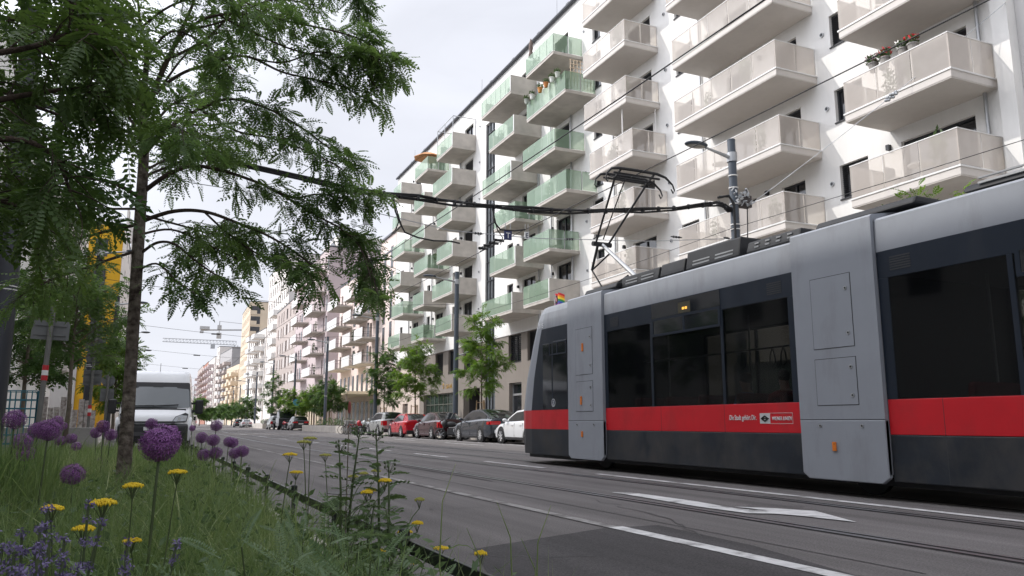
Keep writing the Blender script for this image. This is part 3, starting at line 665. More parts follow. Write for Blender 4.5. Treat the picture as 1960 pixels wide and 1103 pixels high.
def window(s0, s1, z0, z1, style, x=.14, root=wb, name=None):
    f = MB(); w = .07
    f.box(x, s0, z0, x+.08, s0+w, z1); f.box(x, s1-w, z0, x+.08, s1, z1); f.box(x, s0+w, z1-w, x+.08, s1-w, z1); f.box(x, s0+w, z0, x+.08, s1-w, z0+w)
    if s1-s0 > 1.1: c = (s0+s1)/2; f.box(x+.002, c-.04, z0+w, x+.078, c+.04, z1-w)
    if style == 'door': pass
    else: f.box(x-.19, s0-.03, z0-.05, x+.02, s1+.03, z0-.004)
    o = f.build(name or ('balcony_door' if style == 'door' else 'window'), M['dark_frame'], root)
    g = MB(); g.quad((x+.06,s0+w,z0+w),(x+.06,s0+w,z1-w),(x+.06,s1-w,z1-w),(x+.06,s1-w,z0+w)); g.build('pane', M['win_glass'], o)
    if style in ('blind', 'blindopen') or (style == 'door' and random.random() < .45):
        bl = MB(); zz = z1-w; lim = z0+w if style != 'door' else z1-random.choice((.7,1.2,2.2)); lim = max(lim, z0+.1)
        while zz > lim:
            st = .075 if style != 'blindopen' else .13
            bl.add([(x+.005,s0+.02,zz-.055),(x+.005,s1-.02,zz-.055),(x-.045,s1-.02,zz-.02),(x-.045,s0+.02,zz-.02)], [(0,1,2,3)]); zz -= st
        bl.build('blind', M['blind'], o)
    return o
for wdef in wins: window(*wdef)
for wdef in pl_wins: window(*wdef, x=.25)
# stairwell glass strip
f = MB(); x = .10
for s in np.linspace(STRIP[0], STRIP[1]-.06, 4): f.box(x, s, 1, x+.1, s+.06, 23.86)
for z in np.arange(7.0, 23.9, 1.46): f.box(x-.003, STRIP[0]+.062, z, x+.09, STRIP[1]-.002, z+.07)
st = f.build('stairwell_glazing', M['dark_frame'], wb)
g = MB(); g.quad((x+.07,STRIP[0]+.01,.3),(x+.07,STRIP[0]+.01,23.8),(x+.07,STRIP[1]-.01,23.8),(x+.07,STRIP[1]-.01,.3)); g.build('pane', mat('grey_blue_glass', (.10,.11,.12), .08, var=.2, scale=.4), st)
# ground floor: garage, shop front, door
b = MB(); b.box(3.2, 54.7, 0, 3.4, 58.5, 3.7); b.quad((.56,54.85,3.5),(.56,58.35,3.5),(3.2,58.35,3.5),(3.2,54.85,3.5)); b.quad((.56,54.85,.1),(.56,54.85,3.5),(3.2,54.85,3.5),(3.2,54.85,.1)); b.quad((.56,58.35,.1),(3.2,58.35,.1),(3.2,58.35,3.5),(.56,58.35,3.5))
b.build('garage_entrance', mat('dark_garage_paint', (.045,.042,.042), .8), wb)
def shopfront(s0, s1, z0, z1, n):
    f = MB(); x = .3
    for i in range(n+1): s = s0+(s1-s0)*i/n; f.box(x, s-.04, z0, x+.09, s+.04, z1)
    f.box(x-.004, s0, z1-.09, x+.094, s1, z1+.001); f.box(x-.004, s0, z0, x+.094, s1, z0+.1); f.box(x-.002, s0, z0+2.05, x+.086, s1, z0+2.12)
    o = f.build('shop_front', mat('bronze_frame', (.10,.105,.085), .5), wb)
    g = MB(); g.quad((x+.05,s0,z0),(x+.05,s0,z1),(x+.05,s1,z1),(x+.05,s1,z0)); g.build('pane', mat('shop_glass', (.035,.05,.042), .05, var=.5, scale=.6), o)
shopfront(60.4, 68.6, .35, 3.35, 7); shopfront(30, 38, .6, 3.3, 5); shopfront(16, 26, .6, 3.3, 6); shopfront(40.5, 44, .6, 3.3, 2)
d = MB(); x = .32
for a, c in ((47.35,47.45),(49.3,49.4)): d.box(x, a, .125, x+.1, c, 3.58)
d.box(x, 47.45, 2.72, x+.1, 49.3, 2.86); d.box(x, 47.45, 3.48, x+.1, 49.3, 3.58)
do = d.build('entrance_door', M['steel'], wb); g = MB(); g.quad((x+.06,47.4,.13),(x+.06,47.4,3.5),(x+.06,49.35,3.5),(x+.06,49.35,.13)); g.build('pane', M['win_glass'], do)
d = MB(); d.box(.3, 73.6, .5, .34, 75.4, 2.72)
for k in range(12): d.box(.285, 73.65, .6+k*.17, .3, 75.35, .68+k*.17)
d.build('vent_grille', mat('brown_grille', (.10,.08,.07), .6), wb)
M['gold'] = mat('gold_lettering', srgb(196,158,84), .4, metal=.3, var=.05)
text_obj('shop_name', 'Café Adi', .52, (.04, 62.6, 3.72), (R(90), 0, R(-90)), M['gold'], wb, ext=.012, sx=.8)
em = MB(); em.tube([(.03, 63.15+.17*math.cos(t), 3.98+.17*math.sin(t)) for t in np.linspace(0, 5.2, 10)], .03, 6); em.box(.02, 63.05, 3.74, .05, 63.3, 3.79); em.build('shop_emblem', M['gold'], wb)
# roof: slab, dark metal edge, gutter line and rail
r = MB(); r.box(-.01, S0, ROOFZ+.002, DEP, S1+.01, ROOFZ+.12); r.build('roof', M['roof_dark'], wb)
r = MB(); r.tube([(-.16, S0, ROOFZ+.06), (-.16, S1, ROOFZ+.06)], .11, 8)
for s in np.arange(S0+1, S1, 4.2): r.box(-.20, s, ROOFZ+.16, -.12, s+.35, ROOFZ+.24)
r.build('gutter', M['roof_dark'], wb)
r = MB()
for s in np.arange(45, 79, 3.5): r.cyl((.1, s, ROOFZ+.1), (.1, s, ROOFZ+.42), .02, 6)
r.cyl((.1, 45, ROOFZ+.42), (.1, 78.5, ROOFZ+.42), .02, 6); r.build('roof_rail', M['steel'], wb)
for s in (43.5, 57.2, 76.2):
    r = MB(); r.cyl((1.0, s, ROOFZ), (1.0, s, ROOFZ+2.6), .02, 6); r.build('lightning_rod', M['steel'], wb)
# right-hand neighbour part: projecting pilaster and grey recess
p = MB(); p.box(-.25, 12.95, 0, .4, 13.44, ROOFZ+.1); p.build('pilaster', M['white_wall'], wb)
gb = thing('grey_building', 'light grey rendered house wall at the right edge beyond the white facade', 'building', (22, 0, 0), -TH)
b = MB(); holes = [(9.6,11.9,z+.9,z+2.5) for z in LV] + [(5.2,7.4,z+.9,z+2.5) for z in LV]
wall_with_holes(b, 2.0, 12.94, 0, ROOFZ, holes, .3, x=.12); b.quad((.12,2,0),(12,2,0),(12,2,ROOFZ),(.12,2,ROOFZ)); b.build('wall', plaster('light_grey_plaster', srgb(196,194,192), .04), gb)
r = MB(); r.box(0, 2, ROOFZ+.001, 12, 12.94, ROOFZ+.2); r.build('roof', M['roof_dark'], gb)
for h in holes: window(*h, 'frame', x=.3, root=gb)
# wall details: round vents, lamps, downpipes
def vent_disc(s, z):
    v = MB(); v.cyl((-.06, s, z), (.02, s, z), .085, 12); v.mi = 1; v.cyl((-.065, s, z), (-.061, s, z), .06, 10); return v.build('round_vent', [M['steel'], M['dark_frame']], wb)
for i, z in enumerate(LV):
    for s in (19.98+.0*i, 29.95, 38.1, 43.2, 55.0, 62.2, 69.3): vent_disc(s, z+1.75)
    vent_disc(20.35, z+.9) if False else None
def wall_lamp(s, z):
    v = MB(); v.box(-.14, s-.06, z-.09, .01, s+.06, z+.09); return v.build('wall_lamp', M['dark_frame'], wb)
for i, z in enumerate(LV):
    for s in (17.45, 23.3, 34.1, 42.4, 47.6, 58.9, 66.0, 72.9): wall_lamp(s, z+2.3)
def downpipe(s, x=-.10, z0=7.0, z1=24.5, r=.055):
    v = MB(); v.cyl((x, s, z0), (x, s, z1), r, 8); return v.build('downpipe', M['steel'], wb)
for s in (13.95, 27.2, 34.9, 39.75, 44.9-.6, 59.2, 66.35, 73.4, 43.35-.9): downpipe(s)

# balconies
def beige_balcony(s0, s1, z, depth=2.0, first=None):
    th = .29; b = MB(); b.box(-depth, s0, z+.03, -.002, s1, z+th)
    o = b.build('balcony', M['beige_plaster'], wb, bevel=.012)
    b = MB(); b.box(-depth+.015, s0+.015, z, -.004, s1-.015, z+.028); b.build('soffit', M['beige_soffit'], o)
    t = MB(); t.box(-depth-.03, s0-.03, z+th-.03, -depth-.002, s1+.03, z+th+.025); t.box(-depth, s0-.03, z+th-.03, -.01, s0-.002, z+th+.02); t.box(-depth, s1+.002, z+th-.03, -.01, s1+.03, z+th+.02)
    t.build('drip_edge', M['trim'], o)
    h0, h1 = z+th+.05, z+th+1.10
    n = max(2, round((s1-s0)/1.25)); x = -depth+.02
    for k in range(n):
        a, c = s0+(s1-s0)*k/n+.008, s0+(s1-s0)*(k+1)/n-.008
        g = MB(); g.quad((x,a,h0),(x,a,h1),(x,c,h1),(x,c,h0)); g.build('glass_panel', M['beige_glass'], o)
    for s in (s0+.015, s1-.015):
        for a, c in ((-depth+.03,-depth/2-.008),(-depth/2+.008,-.06)):
            g = MB(); g.quad((a,s,h0),(a,s,h1),(c,s,h1),(c,s,h0)); g.build('glass_panel', M['beige_glass'], o)
    p = MB()
    for k in range(n+1): s = min(max(s0+(s1-s0)*k/n, s0+.06), s1-.06); p.box(x+.03, s-.02, z+th, x+.07, s+.02, h1-.02)
    for s in (s0+.055, s1-.055): p.box(-depth/2-.02, s-.02, z+th, -depth/2+.02, s+.02, h1-.02); p.box(-.06, s-.02, z+th, -.02, s+.02, h1)
    p.box(x-.012, s0, h1+.001, x+.022, s1, h1+.03); p.box(x+.0225, s0, h1+.001, -.03, s0+.035, h1+.029); p.box(x+.0225, s1-.035, h1+.001, -.03, s1, h1+.029)
    p.build('railing', M['trim'], o)
    return o
for z in LV[:4]: beige_balcony(13.6, 17.42, z-.05)
for z in LV[:4]: beige_balcony(20.38, 26.7, z-.05)
beige_balcony(20.66, 27.02, LV[4]-.08); beige_balcony(20.66, 27.02, LV[5]-.08)
for i, z in enumerate(LV): beige_balcony(30.1 if i < 3 else 30.56, 34.24 if i < 3 else 34.76, z-.05)
BALC = {}
def green_balcony(s0, s1, z, solid, depth=2.0, key=None):
    th = .20; b = MB(); b.box(-depth, s0, z, -.002, s1, z+th)
    h0, h1 = z+th+.03, z+th+1.12
    if solid:
        b.box(-depth, s0, z+th, -.003, s0+.14, h1); b.box(-depth+.3, s1-.14, z+th, -.003, s1, h1)
    o = b.build('balcony', M['concrete'], wb, bevel=.012)
    x = -depth-.012; n = max(3, round((s1-s0)/.95)); sa = s0+(.10 if solid else 0)
    for k in range(n):
        a, c = sa+(s1-sa)*k/n+.006, sa+(s1-sa)*(k+1)/n-.006
        g = MB(); g.quad((x,a,h0-.02),(x,a,h1),(x,c,h1),(x,c,h0-.02)); g.build('glass_panel', M['green_glass'], o)
    t = MB(); t.box(x-.012, s0-.01, z+th-.02, x+.010, s1+.01, h0-.021)
    if solid: t.box(x-.012, s0-.012, z+th, x+.01, s0+.09, h1)
    t.build('drip_edge', M['trim'], o)
    p = MB()
    for k in range(n+1): s = min(max(sa+(s1-sa)*k/n, sa+.06), s1-.06); p.box(x+.03, s-.015, z+th, x+.06, s+.015, h1-.03)
    if not solid:
        for s in (s0-.004, s1+.004):
            for a, c in ((-depth,-depth*.52),(-depth*.49,-.05)):
                g = MB(); g.quad((a,s,h0-.02),(a,s,h1),(c,s,h1),(c,s,h0-.02)); g.build('glass_panel', M['green_glass'], o)
        p.box(-depth*.52, s0+.02, z+th, -depth*.49, s0+.05, h1-.02); p.box(-.06, s0+.02, z+th, -.03, s0+.05, h1-.02)
    p.build('railing', M['steel'], o)
    BALC[key] = (s0, s1, z+th, h1, o); return o
for key, s0, s1, lv, sol in [
    ('D5',38.28,42.1,5,0),('D4',36.82,42.0,4,0),('D3',38.2,42.6,3,0),('D2',36.84,42.0,2,0),('D1',39.0,42.55,1,0),('D0',39.04,42.57,0,1),
    ('E5',44.5,49.75,5,1),('E4',43.96,48.26,4,1),('E3',44.4,49.45,3,1),('E2',43.8,47.3,2,0),('E1',43.75,48.0,1,1),('E0',44.25,49.4,0,1),
    ('F5',55.9,59.8,5,1),('F4',55.86,60.75,4,1),('F3',55.83,59.5,3,1),('F2',55.57,59.4,2,1),('F1',55.5,60.43,1,1),('F0',55.54,59.37,0,1),
    ('G5',62.25,66.0,5,0),('G4',63.04,66.05,4,1),('G3',62.76,66.5,3,1),('G2',61.8,65.7,2,0),('G1',62.6,65.8,1,1),('G0',62.57,66.1,0,0),
    ('H5',70.43,73.2,5,1),('H4',70.3,73.3,4,1),('H3',68.92,73.07,3,0),('H2',69.89,74.06,2,1),('H1',68.85,72.83,1,0),('H0',69.73,73.88,0,1)]:
    green_balcony(s0, s1, LV[lv]-(.0 if lv < 5 else .0), sol, key=key)
# wire cage standing on balcony F5
s0, s1, zf, zt, bo = BALC['F5']
c = MB(); zt2 = zt+1.35
for x, s in ((-1.98,s0+.03),(-1.98,s0+2.0),(-1.98,s1-.03),(-.05,s0+.03),(-.05,s1-.03)): c.box(x-.025, s-.025, zt+.001, x+.025, s+.025, zt2)
for a, q in (((-1.98,s0+.03),(-1.98,s1-.03)),((-1.98,s0+.03),(-.05,s0+.03)),((-1.98,s1-.03),(-.05,s1-.03))): c.bar((*a,zt2),(*q,zt2),.05)
c.bar((-1.98,s0+2.0,zt+.02),(-1.98,s1,zt+.02),.04); c.build('cat_net_frame', M['steel'], bo)
# ------------------------------------------------------------------ things standing on the balconies
def wl(x, s, z): # local building -> world
    c, n_ = math.cos(-TH), math.sin(-TH); return (22+x*c-s*n_, x*n_+s*c, z)
# slender posts under the third-floor beige balcony
p = MB(); p.cyl((-1.7, 31.4, LV[2]+.24), (-1.7, 31.4, LV[3]-.06), .035, 8); p.cyl((-.2,30.7,LV[2]+.24),(-.2,30.7,LV[3]-.06),.035,8); p.build('support_post', M['trim'], wb)
def parasol(loc, label, open_, colr):
    t = thing('parasol', label, 'parasol', loc)
    b = MB(); b.cyl((0,0,0),(0,0,2.45),.022,8); b.cyl((0,0,0),(0,0,.08),.22,14); b.build('pole', M['steel'], t)
    m = mat('parasol_cloth', colr, .85, var=.06, scale=3); c = MB()
    if open_:
        n = 8; R0 = 1.38
        rows = [[(r*math.cos(2*math.pi*k/n), r*math.sin(2*math.pi*k/n), z) for k in range(n)] for r, z in ((.03,2.52),(.5,2.40),(.95,2.22),(R0,1.98),(R0,1.93))]
        c.grid(rows, True); c.build('canopy', m, t)
        rb = MB()
        for k in range(n): a = 2*math.pi*k/n; rb.bar((.05*math.cos(a),.05*math.sin(a),2.44),(1.33*math.cos(a),1.33*math.sin(a),1.96),.016)
        rb.build('ribs', M['dark_frame'], t)
    else:
        prof = [(.03,2.55),(.06,2.45),(.12,2.2),(.14,1.9),(.10,1.7),(.15,1.5),(.17,1.3),(.06,1.25)]
        c.lathe(prof, n=10); c.build('canopy', m, t, smooth=True)
    return t
parasol(wl(-1.0, 65.2, LV[5]+.2), 'open terracotta parasol on the top floor balcony', True, srgb(205,150,105))
parasol(wl(-1.7, 42.0, LV[5]+.2), 'closed brown parasol on the topmost green balcony', False, srgb(112,98,92))
# trellis on D4
t = thing('trellis', 'pale wooden trellis standing on the green balcony with hanging pots', 'trellis', wl(-1.0, 37.0, LV[4]+.2), -TH)
b = MB()
for k in range(7): b.bar((-.55+k*.22, 0, .2),(-.55+k*.22, 0, 1.98),.035)
for k in range(6): b.bar((-.6, .02, .75+k*.24),(.8, .02, .75+k*.24),.03)
b.build('lattice', mat('pale_wood', srgb(205,185,160), .8), t)
M['leaf_pot'] = leafmat('pot_plant_leaf', (.05,.09,.035), (.09,.14,.05), .25, 6)
def leaf_ball(mb_v, n, c, r, size, rng):
    P = rng.normal(size=(n,3)); P /= np.linalg.norm(P, axis=1)[:,None]; P *= (rng.random((n,1))**.4)*np.array(r); P += np.array(c)
    A = rng.normal(size=(n,3)); A /= np.linalg.norm(A, axis=1)[:,None]; B = np.cross(A, rng.normal(size=(n,3))); B /= np.linalg.norm(B, axis=1)[:,None]
    s = size*(.6+.8*rng.random((n,1)))
    return np.stack([P-A*s, P+B*s*.4, P+A*s, P-B*s*.4], 1).reshape(-1, 3)
def pot(loc, label, colr, hang=True, group='plant pots hanging on the green balcony rail', flower=None):
    t = thing('flower_pot', label, 'flower pot', loc, 0, group)
    b = MB(); b.lathe([(0,-.14),(.10,-.14),(.15,.12),(.17,.12),(.17,.16),(.13,.16),(.13,.10),(0,.10)], n=14); b.build('pot', mat('pot_glaze', colr, .6), t, smooth=False)
    V = leaf_ball(None, 90, (0,0,.27), (.22,.22,.17), .07, RNG); np_mesh('foliage', V, np.arange(len(V)).reshape(-1,4), M['leaf_pot'], t)
    if flower:
        V = leaf_ball(None, 40, (0,0,.34), (.24,.24,.16), .06, RNG); np_mesh('blossom', V, np.arange(len(V)).reshape(-1,4), mat('petals', flower, .7), t)
    return t
zz = BALC['D4'][3]
for s, cl, lb in ((41.6,(.40,.42,.38),'grey pot hanging at the far left end of the green balcony rail'),(40.8,(.68,.68,.65),'white pot hanging second from the left on the green balcony rail'),(39.7,srgb(200,140,70),'terracotta pot hanging left of centre on the green balcony rail'),(38.9,srgb(190,120,60),'terracotta pot hanging right of centre on the green balcony rail'),(38.1,(.66,.67,.63),'white pot hanging between terracotta pot and balcony corner'),(37.4,(.55,.58,.52),'pale pot hanging nearest the corner of the green balcony rail')):
    pot(wl(-2.2, s, zz-.1), lb, cl)
for s, fl, lb in ((16.3,(.55,.35,.40),'pot of pink flowers on the rail of the beige balcony'),(15.85,(.5,.05,.05),'pot of dark red flowers beside the pink ones on the beige balcony rail'),(15.2,(.72,.70,.65),'pot of white flowers on the beige balcony rail'),(14.85,(.62,.02,.03),'pot of bright red flowers on the beige balcony rail')):
    pot(wl(-1.85, s, LV[1]+1.42), lb, (.3,.28,.26), group='flower pots along the beige balcony rail', flower=fl)
for key, s, lb in (('D2',40.5,'small green plant rising above the rail of the large green balcony'),('G2',62.0,'bushy plant on the corner of the green balcony near the roof lamp'),('F2',57.6,'tall green plant at the left end of the concrete sided balcony'),('G0',64.8,'climbing plant behind the lowest green glass balcony')):
    s0, s1, zf, zt, o = BALC[key]; t = thing('pot_plant', lb, 'plant', wl(-1.2, s, zf))
    b = MB(); b.lathe([(0,0),(.16,0),(.22,.35),(.19,.35),(.19,.3),(0,.3)], n=12); b.build('pot', M['concrete_dark'], t)
    V = leaf_ball(None, 220, (0,0,.9), (.35,.35,.6), .09, RNG); np_mesh('foliage', V, np.arange(len(V)).reshape(-1,4), M['leaf_pot'], t)
for key, s, lb in (('A1',26.0,'bare shrub in a box on the long beige balcony'),):
    pass

FLN = ['first','second','third','fourth','fifth','top']
COLN = {'D':'nearest green','E':'second green','F':'third green','G':'fourth green','H':'farthest green'}
M['chair_plastic'] = mat('garden_furniture_grey', (.16,.16,.16), .6); M['chair_white'] = mat('garden_furniture_white', (.6,.6,.58), .6)
def chair(loc, rz, m, label):
    t = thing('balcony_chair', label, 'chair', loc, rz, 'garden chairs on the balconies')
    b = MB(); b.box(-.24,-.24,.42,.24,.24,.46); b.build('seat', m, t, bevel=.01)
    b = MB(); b.box(-.24,.22,.50,.24,.25,.92); b.build('backrest', m, t, bevel=.01)
    for x in (-.22,.22):
        for y in (-.22,.22): b = MB(); b.bar((x,y,0),(x,y,.42),.03); b.build('leg', m, t)
    return t
def table(loc, m, label):
    t = thing('balcony_table', label, 'table', loc, 0, 'small tables on the balconies'); b = MB(); b.cyl((0,0,.70),(0,0,.73),.36,20); b.build('tabletop', m, t)
    b = MB(); b.cyl((0,0,.0),(0,0,.70),.03,8); b.cyl((0,0,0),(0,0,.03),.24,16); b.build('pedestal', m, t); return t
def plant(loc, label, h=.9, n=150):
    t = thing('pot_plant', label, 'plant', loc, 0, 'potted plants on the balconies'); b = MB(); b.lathe([(0,0),(.13,0),(.19,.3),(.17,.3),(.17,.26),(0,.26)], n=12); b.build('pot', M['concrete_dark'], t)
    V = leaf_ball(None, n, (0,0,h*.5+.2), (.26,.26,h*.5), .08, RNG); np_mesh('foliage', V, np.arange(len(V)).reshape(-1,4), M['leaf_pot'], t); return t
for i, key in enumerate(('D5','D3','D1','E4','E2','E0','F5','F3','F1','G4','G1','H3','H1','D0','E3','F0')):
    s0, s1, zf, zt, o = BALC[key]; nm = '%s floor balcony of the %s column' % (FLN[int(key[1])], COLN[key[0]])
    if i % 3 != 2: plant(wl(-1.55, s1-.6-.5*(i%2), zf), 'potted plant on the '+nm, 1.0+.25*(i%3))
    if i % 2 == 0: chair(wl(-.9, s0+1.2, zf), R(40*i), M['chair_white'] if i % 4 else M['chair_plastic'], 'chair on the '+nm)
    if i % 4 == 1: table(wl(-1.0, (s0+s1)/2, zf), M['chair_plastic'], 'round table on the '+nm)
BE = {'A':(13.6,17.42,4),'B':(20.38,26.7,4),'C':(30.3,34.3,5)}
for col, (s0, s1, nl) in BE.items():
    for k in range(nl):
        zf = LV[k]-.05+.29; nm = '%s floor balcony of the %s beige column' % (FLN[k], {'A':'nearest','B':'long middle','C':'farthest'}[col])
        plant(wl(-1.6, s0+.9+.6*((k*7)%3), zf), 'leafy plant on the '+nm, .9+.2*((k+ord(col))%3), 180)
        if (k+ord(col)) % 2: chair(wl(-1.2, s1-1.1, zf), R(70*k), M['chair_white'], 'chair on the '+nm); table(wl(-1.1, s1-1.9, zf), M['chair_white'], 'white table on the '+nm)
        else: chair(wl(-1.1, s1-1.5, zf), R(200+50*k), M['chair_plastic'], 'grey chair on the '+nm); plant(wl(-.5, s1-.6, zf), 'tall plant by the wall on the '+nm, 1.5, 200)
# ================================================================== further houses of the right-hand row and the left-hand row
M['pink'] = plaster('pale_pink_plaster', srgb(226,210,203), .03)
M['lilac'] = plaster('lilac_grey_plaster', srgb(200,186,186), .03)
M['cream'] = plaster('cream_plaster', srgb(222,205,182), .03)
M['taupe'] = plaster('taupe_plaster', srgb(188,176,170), .04)
M['offwhite'] = plaster('off_white_plaster', srgb(228,222,216), .03)
M['grey_wall'] = plaster('grey_plaster', srgb(176,174,174), .04)
M['brick'] = plaster('reddish_plaster', srgb(176,128,112), .05)
M['panel_white'] = mat('white_balcony_panel', (.78,.77,.75), .5, var=.02)
M['far_win'] = mat('window_in_wall', (.05,.05,.055), .2, var=.4, scale=1.2)
def house(label, P0, P1, h, depth, wall, levels, cols, wsz, base=None, baseh=4.2, roofm=None, end=None, zoff=1.0, name='apartment_building', tall=(), recess=True, sill=True):
    """P0 near corner, P1 far corner of the street front (building on the right of P0->P1); local y runs P0->P1, x into the block"""
    P0 = np.array(P0); P1 = np.array(P1); d = P1-P0; Ln = float(np.hypot(*d)); rz = math.atan2(d[1], d[0])-math.pi/2
    t = thing(name, label, 'building', (P0[0], P0[1], 0), rz)
    b = MB(); holes = []
    for z in levels:
        for c in cols:
            c0, wd = (c if isinstance(c, tuple) else (c, wsz[0]))
            holes.append((c0, c0+wd, z+zoff, z+zoff+wsz[1]))
    z0 = baseh if base else 0
    wall_with_holes(b, 0, Ln, z0, h, [q for q in holes if q[2] >= z0], .22)
    b.quad((0,0,z0),(depth,0,z0),(depth,0,h),(0,0,h)); b.quad((0,Ln,z0),(0,Ln,h),(depth,Ln,h),(depth,Ln,z0)); b.quad((depth,0,z0),(depth,Ln,z0),(depth,Ln,h),(depth,0,h))
    b.build('wall', wall, t)
    r = MB(); r.box(-.06, -.06, h+.001, depth, Ln+.06, h+.22); r.build('roof', roofm or M['roof_dark'], t)
    if base:
        b = MB(); b.box(.05, .0, 0, depth, Ln, baseh-.002); b.build('ground_floor', base, t)
    n = 0; rest = MB()
    for q in holes:
        if q[2] < z0: continue
        mb = MB() if n < 100 else rest
        mb.quad((.17,q[0],q[2]),(.17,q[0],q[3]),(.17,q[1],q[3]),(.17,q[1],q[2])); mb.mi = 1
        c = (q[0]+q[1])/2; mb.box(.13, c-.03, q[2], .169, c+.03, q[3]); mb.box(.13, q[0], q[2], .168, q[1], q[2]+.07); mb.mi = 0
        if n < 100: mb.build('window', [M['far_win'], M['dark_frame']], t)
        n += 1
    if rest.f: stuff(rest.build('windows', [M['far_win'], M['dark_frame']], t))
    return t, Ln
def white_balcony(t, s0, s1, z, depth=2.0, panel=None, side='rail', slab=None, x0=0.0, stuffed=False):
    panel = panel or M['panel_white']; b = MB(); b.box(x0-depth, s0, z, x0-.003, s1, z+.2); o = b.build('balcony', slab or M['concrete'], t)
    p = MB(); p.box(x0-depth-.05, s0-.02, z+.05, x0-depth-.003, s1+.02, z+1.25)
    if side == 'solid': p.box(x0-depth, s0-.05, z+.05, x0-.01, s0-.003, z+1.24); p.box(x0-depth, s1+.003, z+.05, x0-.01, s1+.05, z+1.24)
    p.build('front_panel', panel, o)
    if side == 'rail':
        r = MB()
        for s in (s0+.03, s1-.03):
            for k in range(9): r.cyl((x0-depth+.1+k*(depth-.15)/8, s, z+.2), (x0-depth+.1+k*(depth-.15)/8, s, z+1.2), .011, 4)
            r.bar((x0-depth, s, z+1.2), (x0-.02, s, z+1.2), .035)
        r.build('railing', M['dark_frame'], o)
    return o
XB = 22.0
# pink house with white balconies
BL = [4.7, 7.4, 10.1, 12.8, 15.45]
pk, Ln = house('pale pink apartment house with white fronted balconies beside the white building', rw(XB,78.95)[:2], rw(XB,107)[:2], 19.2, 12, M['pink'],
               [7.2,9.95,12.75,15.5], [(6.5,.9),(9.6,1.0),(13.3,.9),(15.4,1.2),(18.5,.9),(24.0,.9),(26.0,.9)], (.9,2.1), base=None, zoff=.3)
tb = MB(); tb.box(-.015, .02, 19.2, 8, 6.3, 21.0); tb.quad((-.012,0.01,4.2),(-.012,.01,19.2),(-.012,6.3,19.2),(-.012,6.3,4.2)); tb.build('corner_bay', M['pink'], pk)
tb = MB(); tb.box(-.2, -.02, 21.0, 8.1, 6.4, 21.2); tb.build('bay_roof', M['roof_dark'], pk)
for z in (8.75, 11.5, 14.25, 17.0):   # tall french windows of the bay
    for s in (1.0, 3.8):
        zb = z+(0.35 if s < 2 else 0)
        w = MB(); w.box(-.03, s, zb, -.014, s+1.0, zb+2.4); w.mi = 1; w.box(-.06, s-.02, zb+.0, -.031, s+1.02, zb+.06); w.box(-.05, s, zb+1.0, -.031, s+1.0, zb+1.05); w.box(-.045, s+.47, zb+.06, -.0305, s+.53, zb+2.4)
        w.build('window', [M['far_win'], M['dark_frame']], pk)
for s, zs_ in ((6.0, [4.6,7.3,10.05,12.7,15.4]),):
    for z in zs_[1:]: white_balcony(pk, 5.7, 9.6, z)
for z in BL[1:]: white_balcony(pk, 11.9, 16.05, z)
for z in BL[1:]: white_balcony(pk, 20.0, 26.1, z+.05)
# loggias behind the balconies
for z in BL[1:]:
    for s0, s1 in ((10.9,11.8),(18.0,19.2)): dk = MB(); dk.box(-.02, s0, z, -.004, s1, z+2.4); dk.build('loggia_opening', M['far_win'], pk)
gf = MB()
gf.box(-.03, 0, 0, -.005, 28, 4.2); gf.build('ground_floor_cladding', M['shop_tile'], pk)
for k in range(9): sh = MB(); sh.box(-.05, 8+k*2.2, .3, -.031, 9.3+k*2.2, 3.3); sh.build('shop_window', M['far_win'], pk)
for k in range(8): sh = MB(); sh.box(-.05, 8.3+k*2.4, 4.35, -.0315, 9.2+k*2.4, 6.6); sh.build('window', M['far_win'], pk)
cn = thing('canopy', 'long cream flat canopy roof projecting over the pavement of the pink house', 'canopy', rw(XB-.1,84.5,0), -TH)
c = MB(); c.box(-3.4, 0, 3.95, 0, 22, 4.25); c.build('roof_slab', mat('cream_canopy', srgb(226,212,184), .7), cn)
for k in range(5): c = MB(); c.cyl((-3.1, 1.5+k*4.8, .12), (-3.1, 1.5+k*4.8, 3.95), .10, 10); c.build('column', M['taupe'], cn)
ss = thing('shop_sign', 'small white and teal shop sign hanging under the canopy', 'sign', rw(18.7,95.5,0), -TH)
s = MB(); s.box(-.55,-.05,2.75,.55,.05,3.55); s.mi = 1; s.box(-.55,-.055,2.75,.55,-.0505,3.0); s.build('panel', [mat('white_teal_sign', (.55,.68,.70), .5), mat('teal_band', (.03,.20,.25), .5)], ss)
s = MB(); s.cyl((0,0,3.55),(0,0,3.95),.03,6); s.build('hanger', M['steel'], ss)
# taller lilac block with its blank end wall
CL = [7.7,10.9,14.05,17.15,20.2,23.3]
lc, Ln = house('tall lilac grey block with a blank end wall and stacked white balconies', rw(XB,116)[:2], rw(XB,146)[:2], 27.0, 13, M['lilac'],
               CL, [(2.2,.9),(10.5,1.0),(13.2,1.0),(24.6,1.0),(27.4,1.0)], (1.0,2.2), base=M['taupe'], baseh=5.5, zoff=.3)
for z in CL: white_balcony(lc, 1.2, 8.2, z); white_balcony(lc, 15.8, 21.8, z)
for z in CL:
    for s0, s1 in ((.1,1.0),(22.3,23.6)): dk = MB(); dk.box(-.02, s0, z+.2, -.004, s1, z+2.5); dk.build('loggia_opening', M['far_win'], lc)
for k in range(14): ar = MB(); ar.box(-.3, k*2.1, 0, .0, k*2.1+.7, 4.9); ar.build('pillar', M['cream'], lc)
ar = MB(); ar.box(.002, -.0, .1, .04, 30, 4.9); ar.build('arcade_shade_sheet', M['far_win'], lc)  # dark sheet painting the shade behind the pillars
pn = MB(); pn.box(1.5, 2, 27.2, 9, 14, 29.4); pn.build('roof_storey', M['offwhite'], lc)
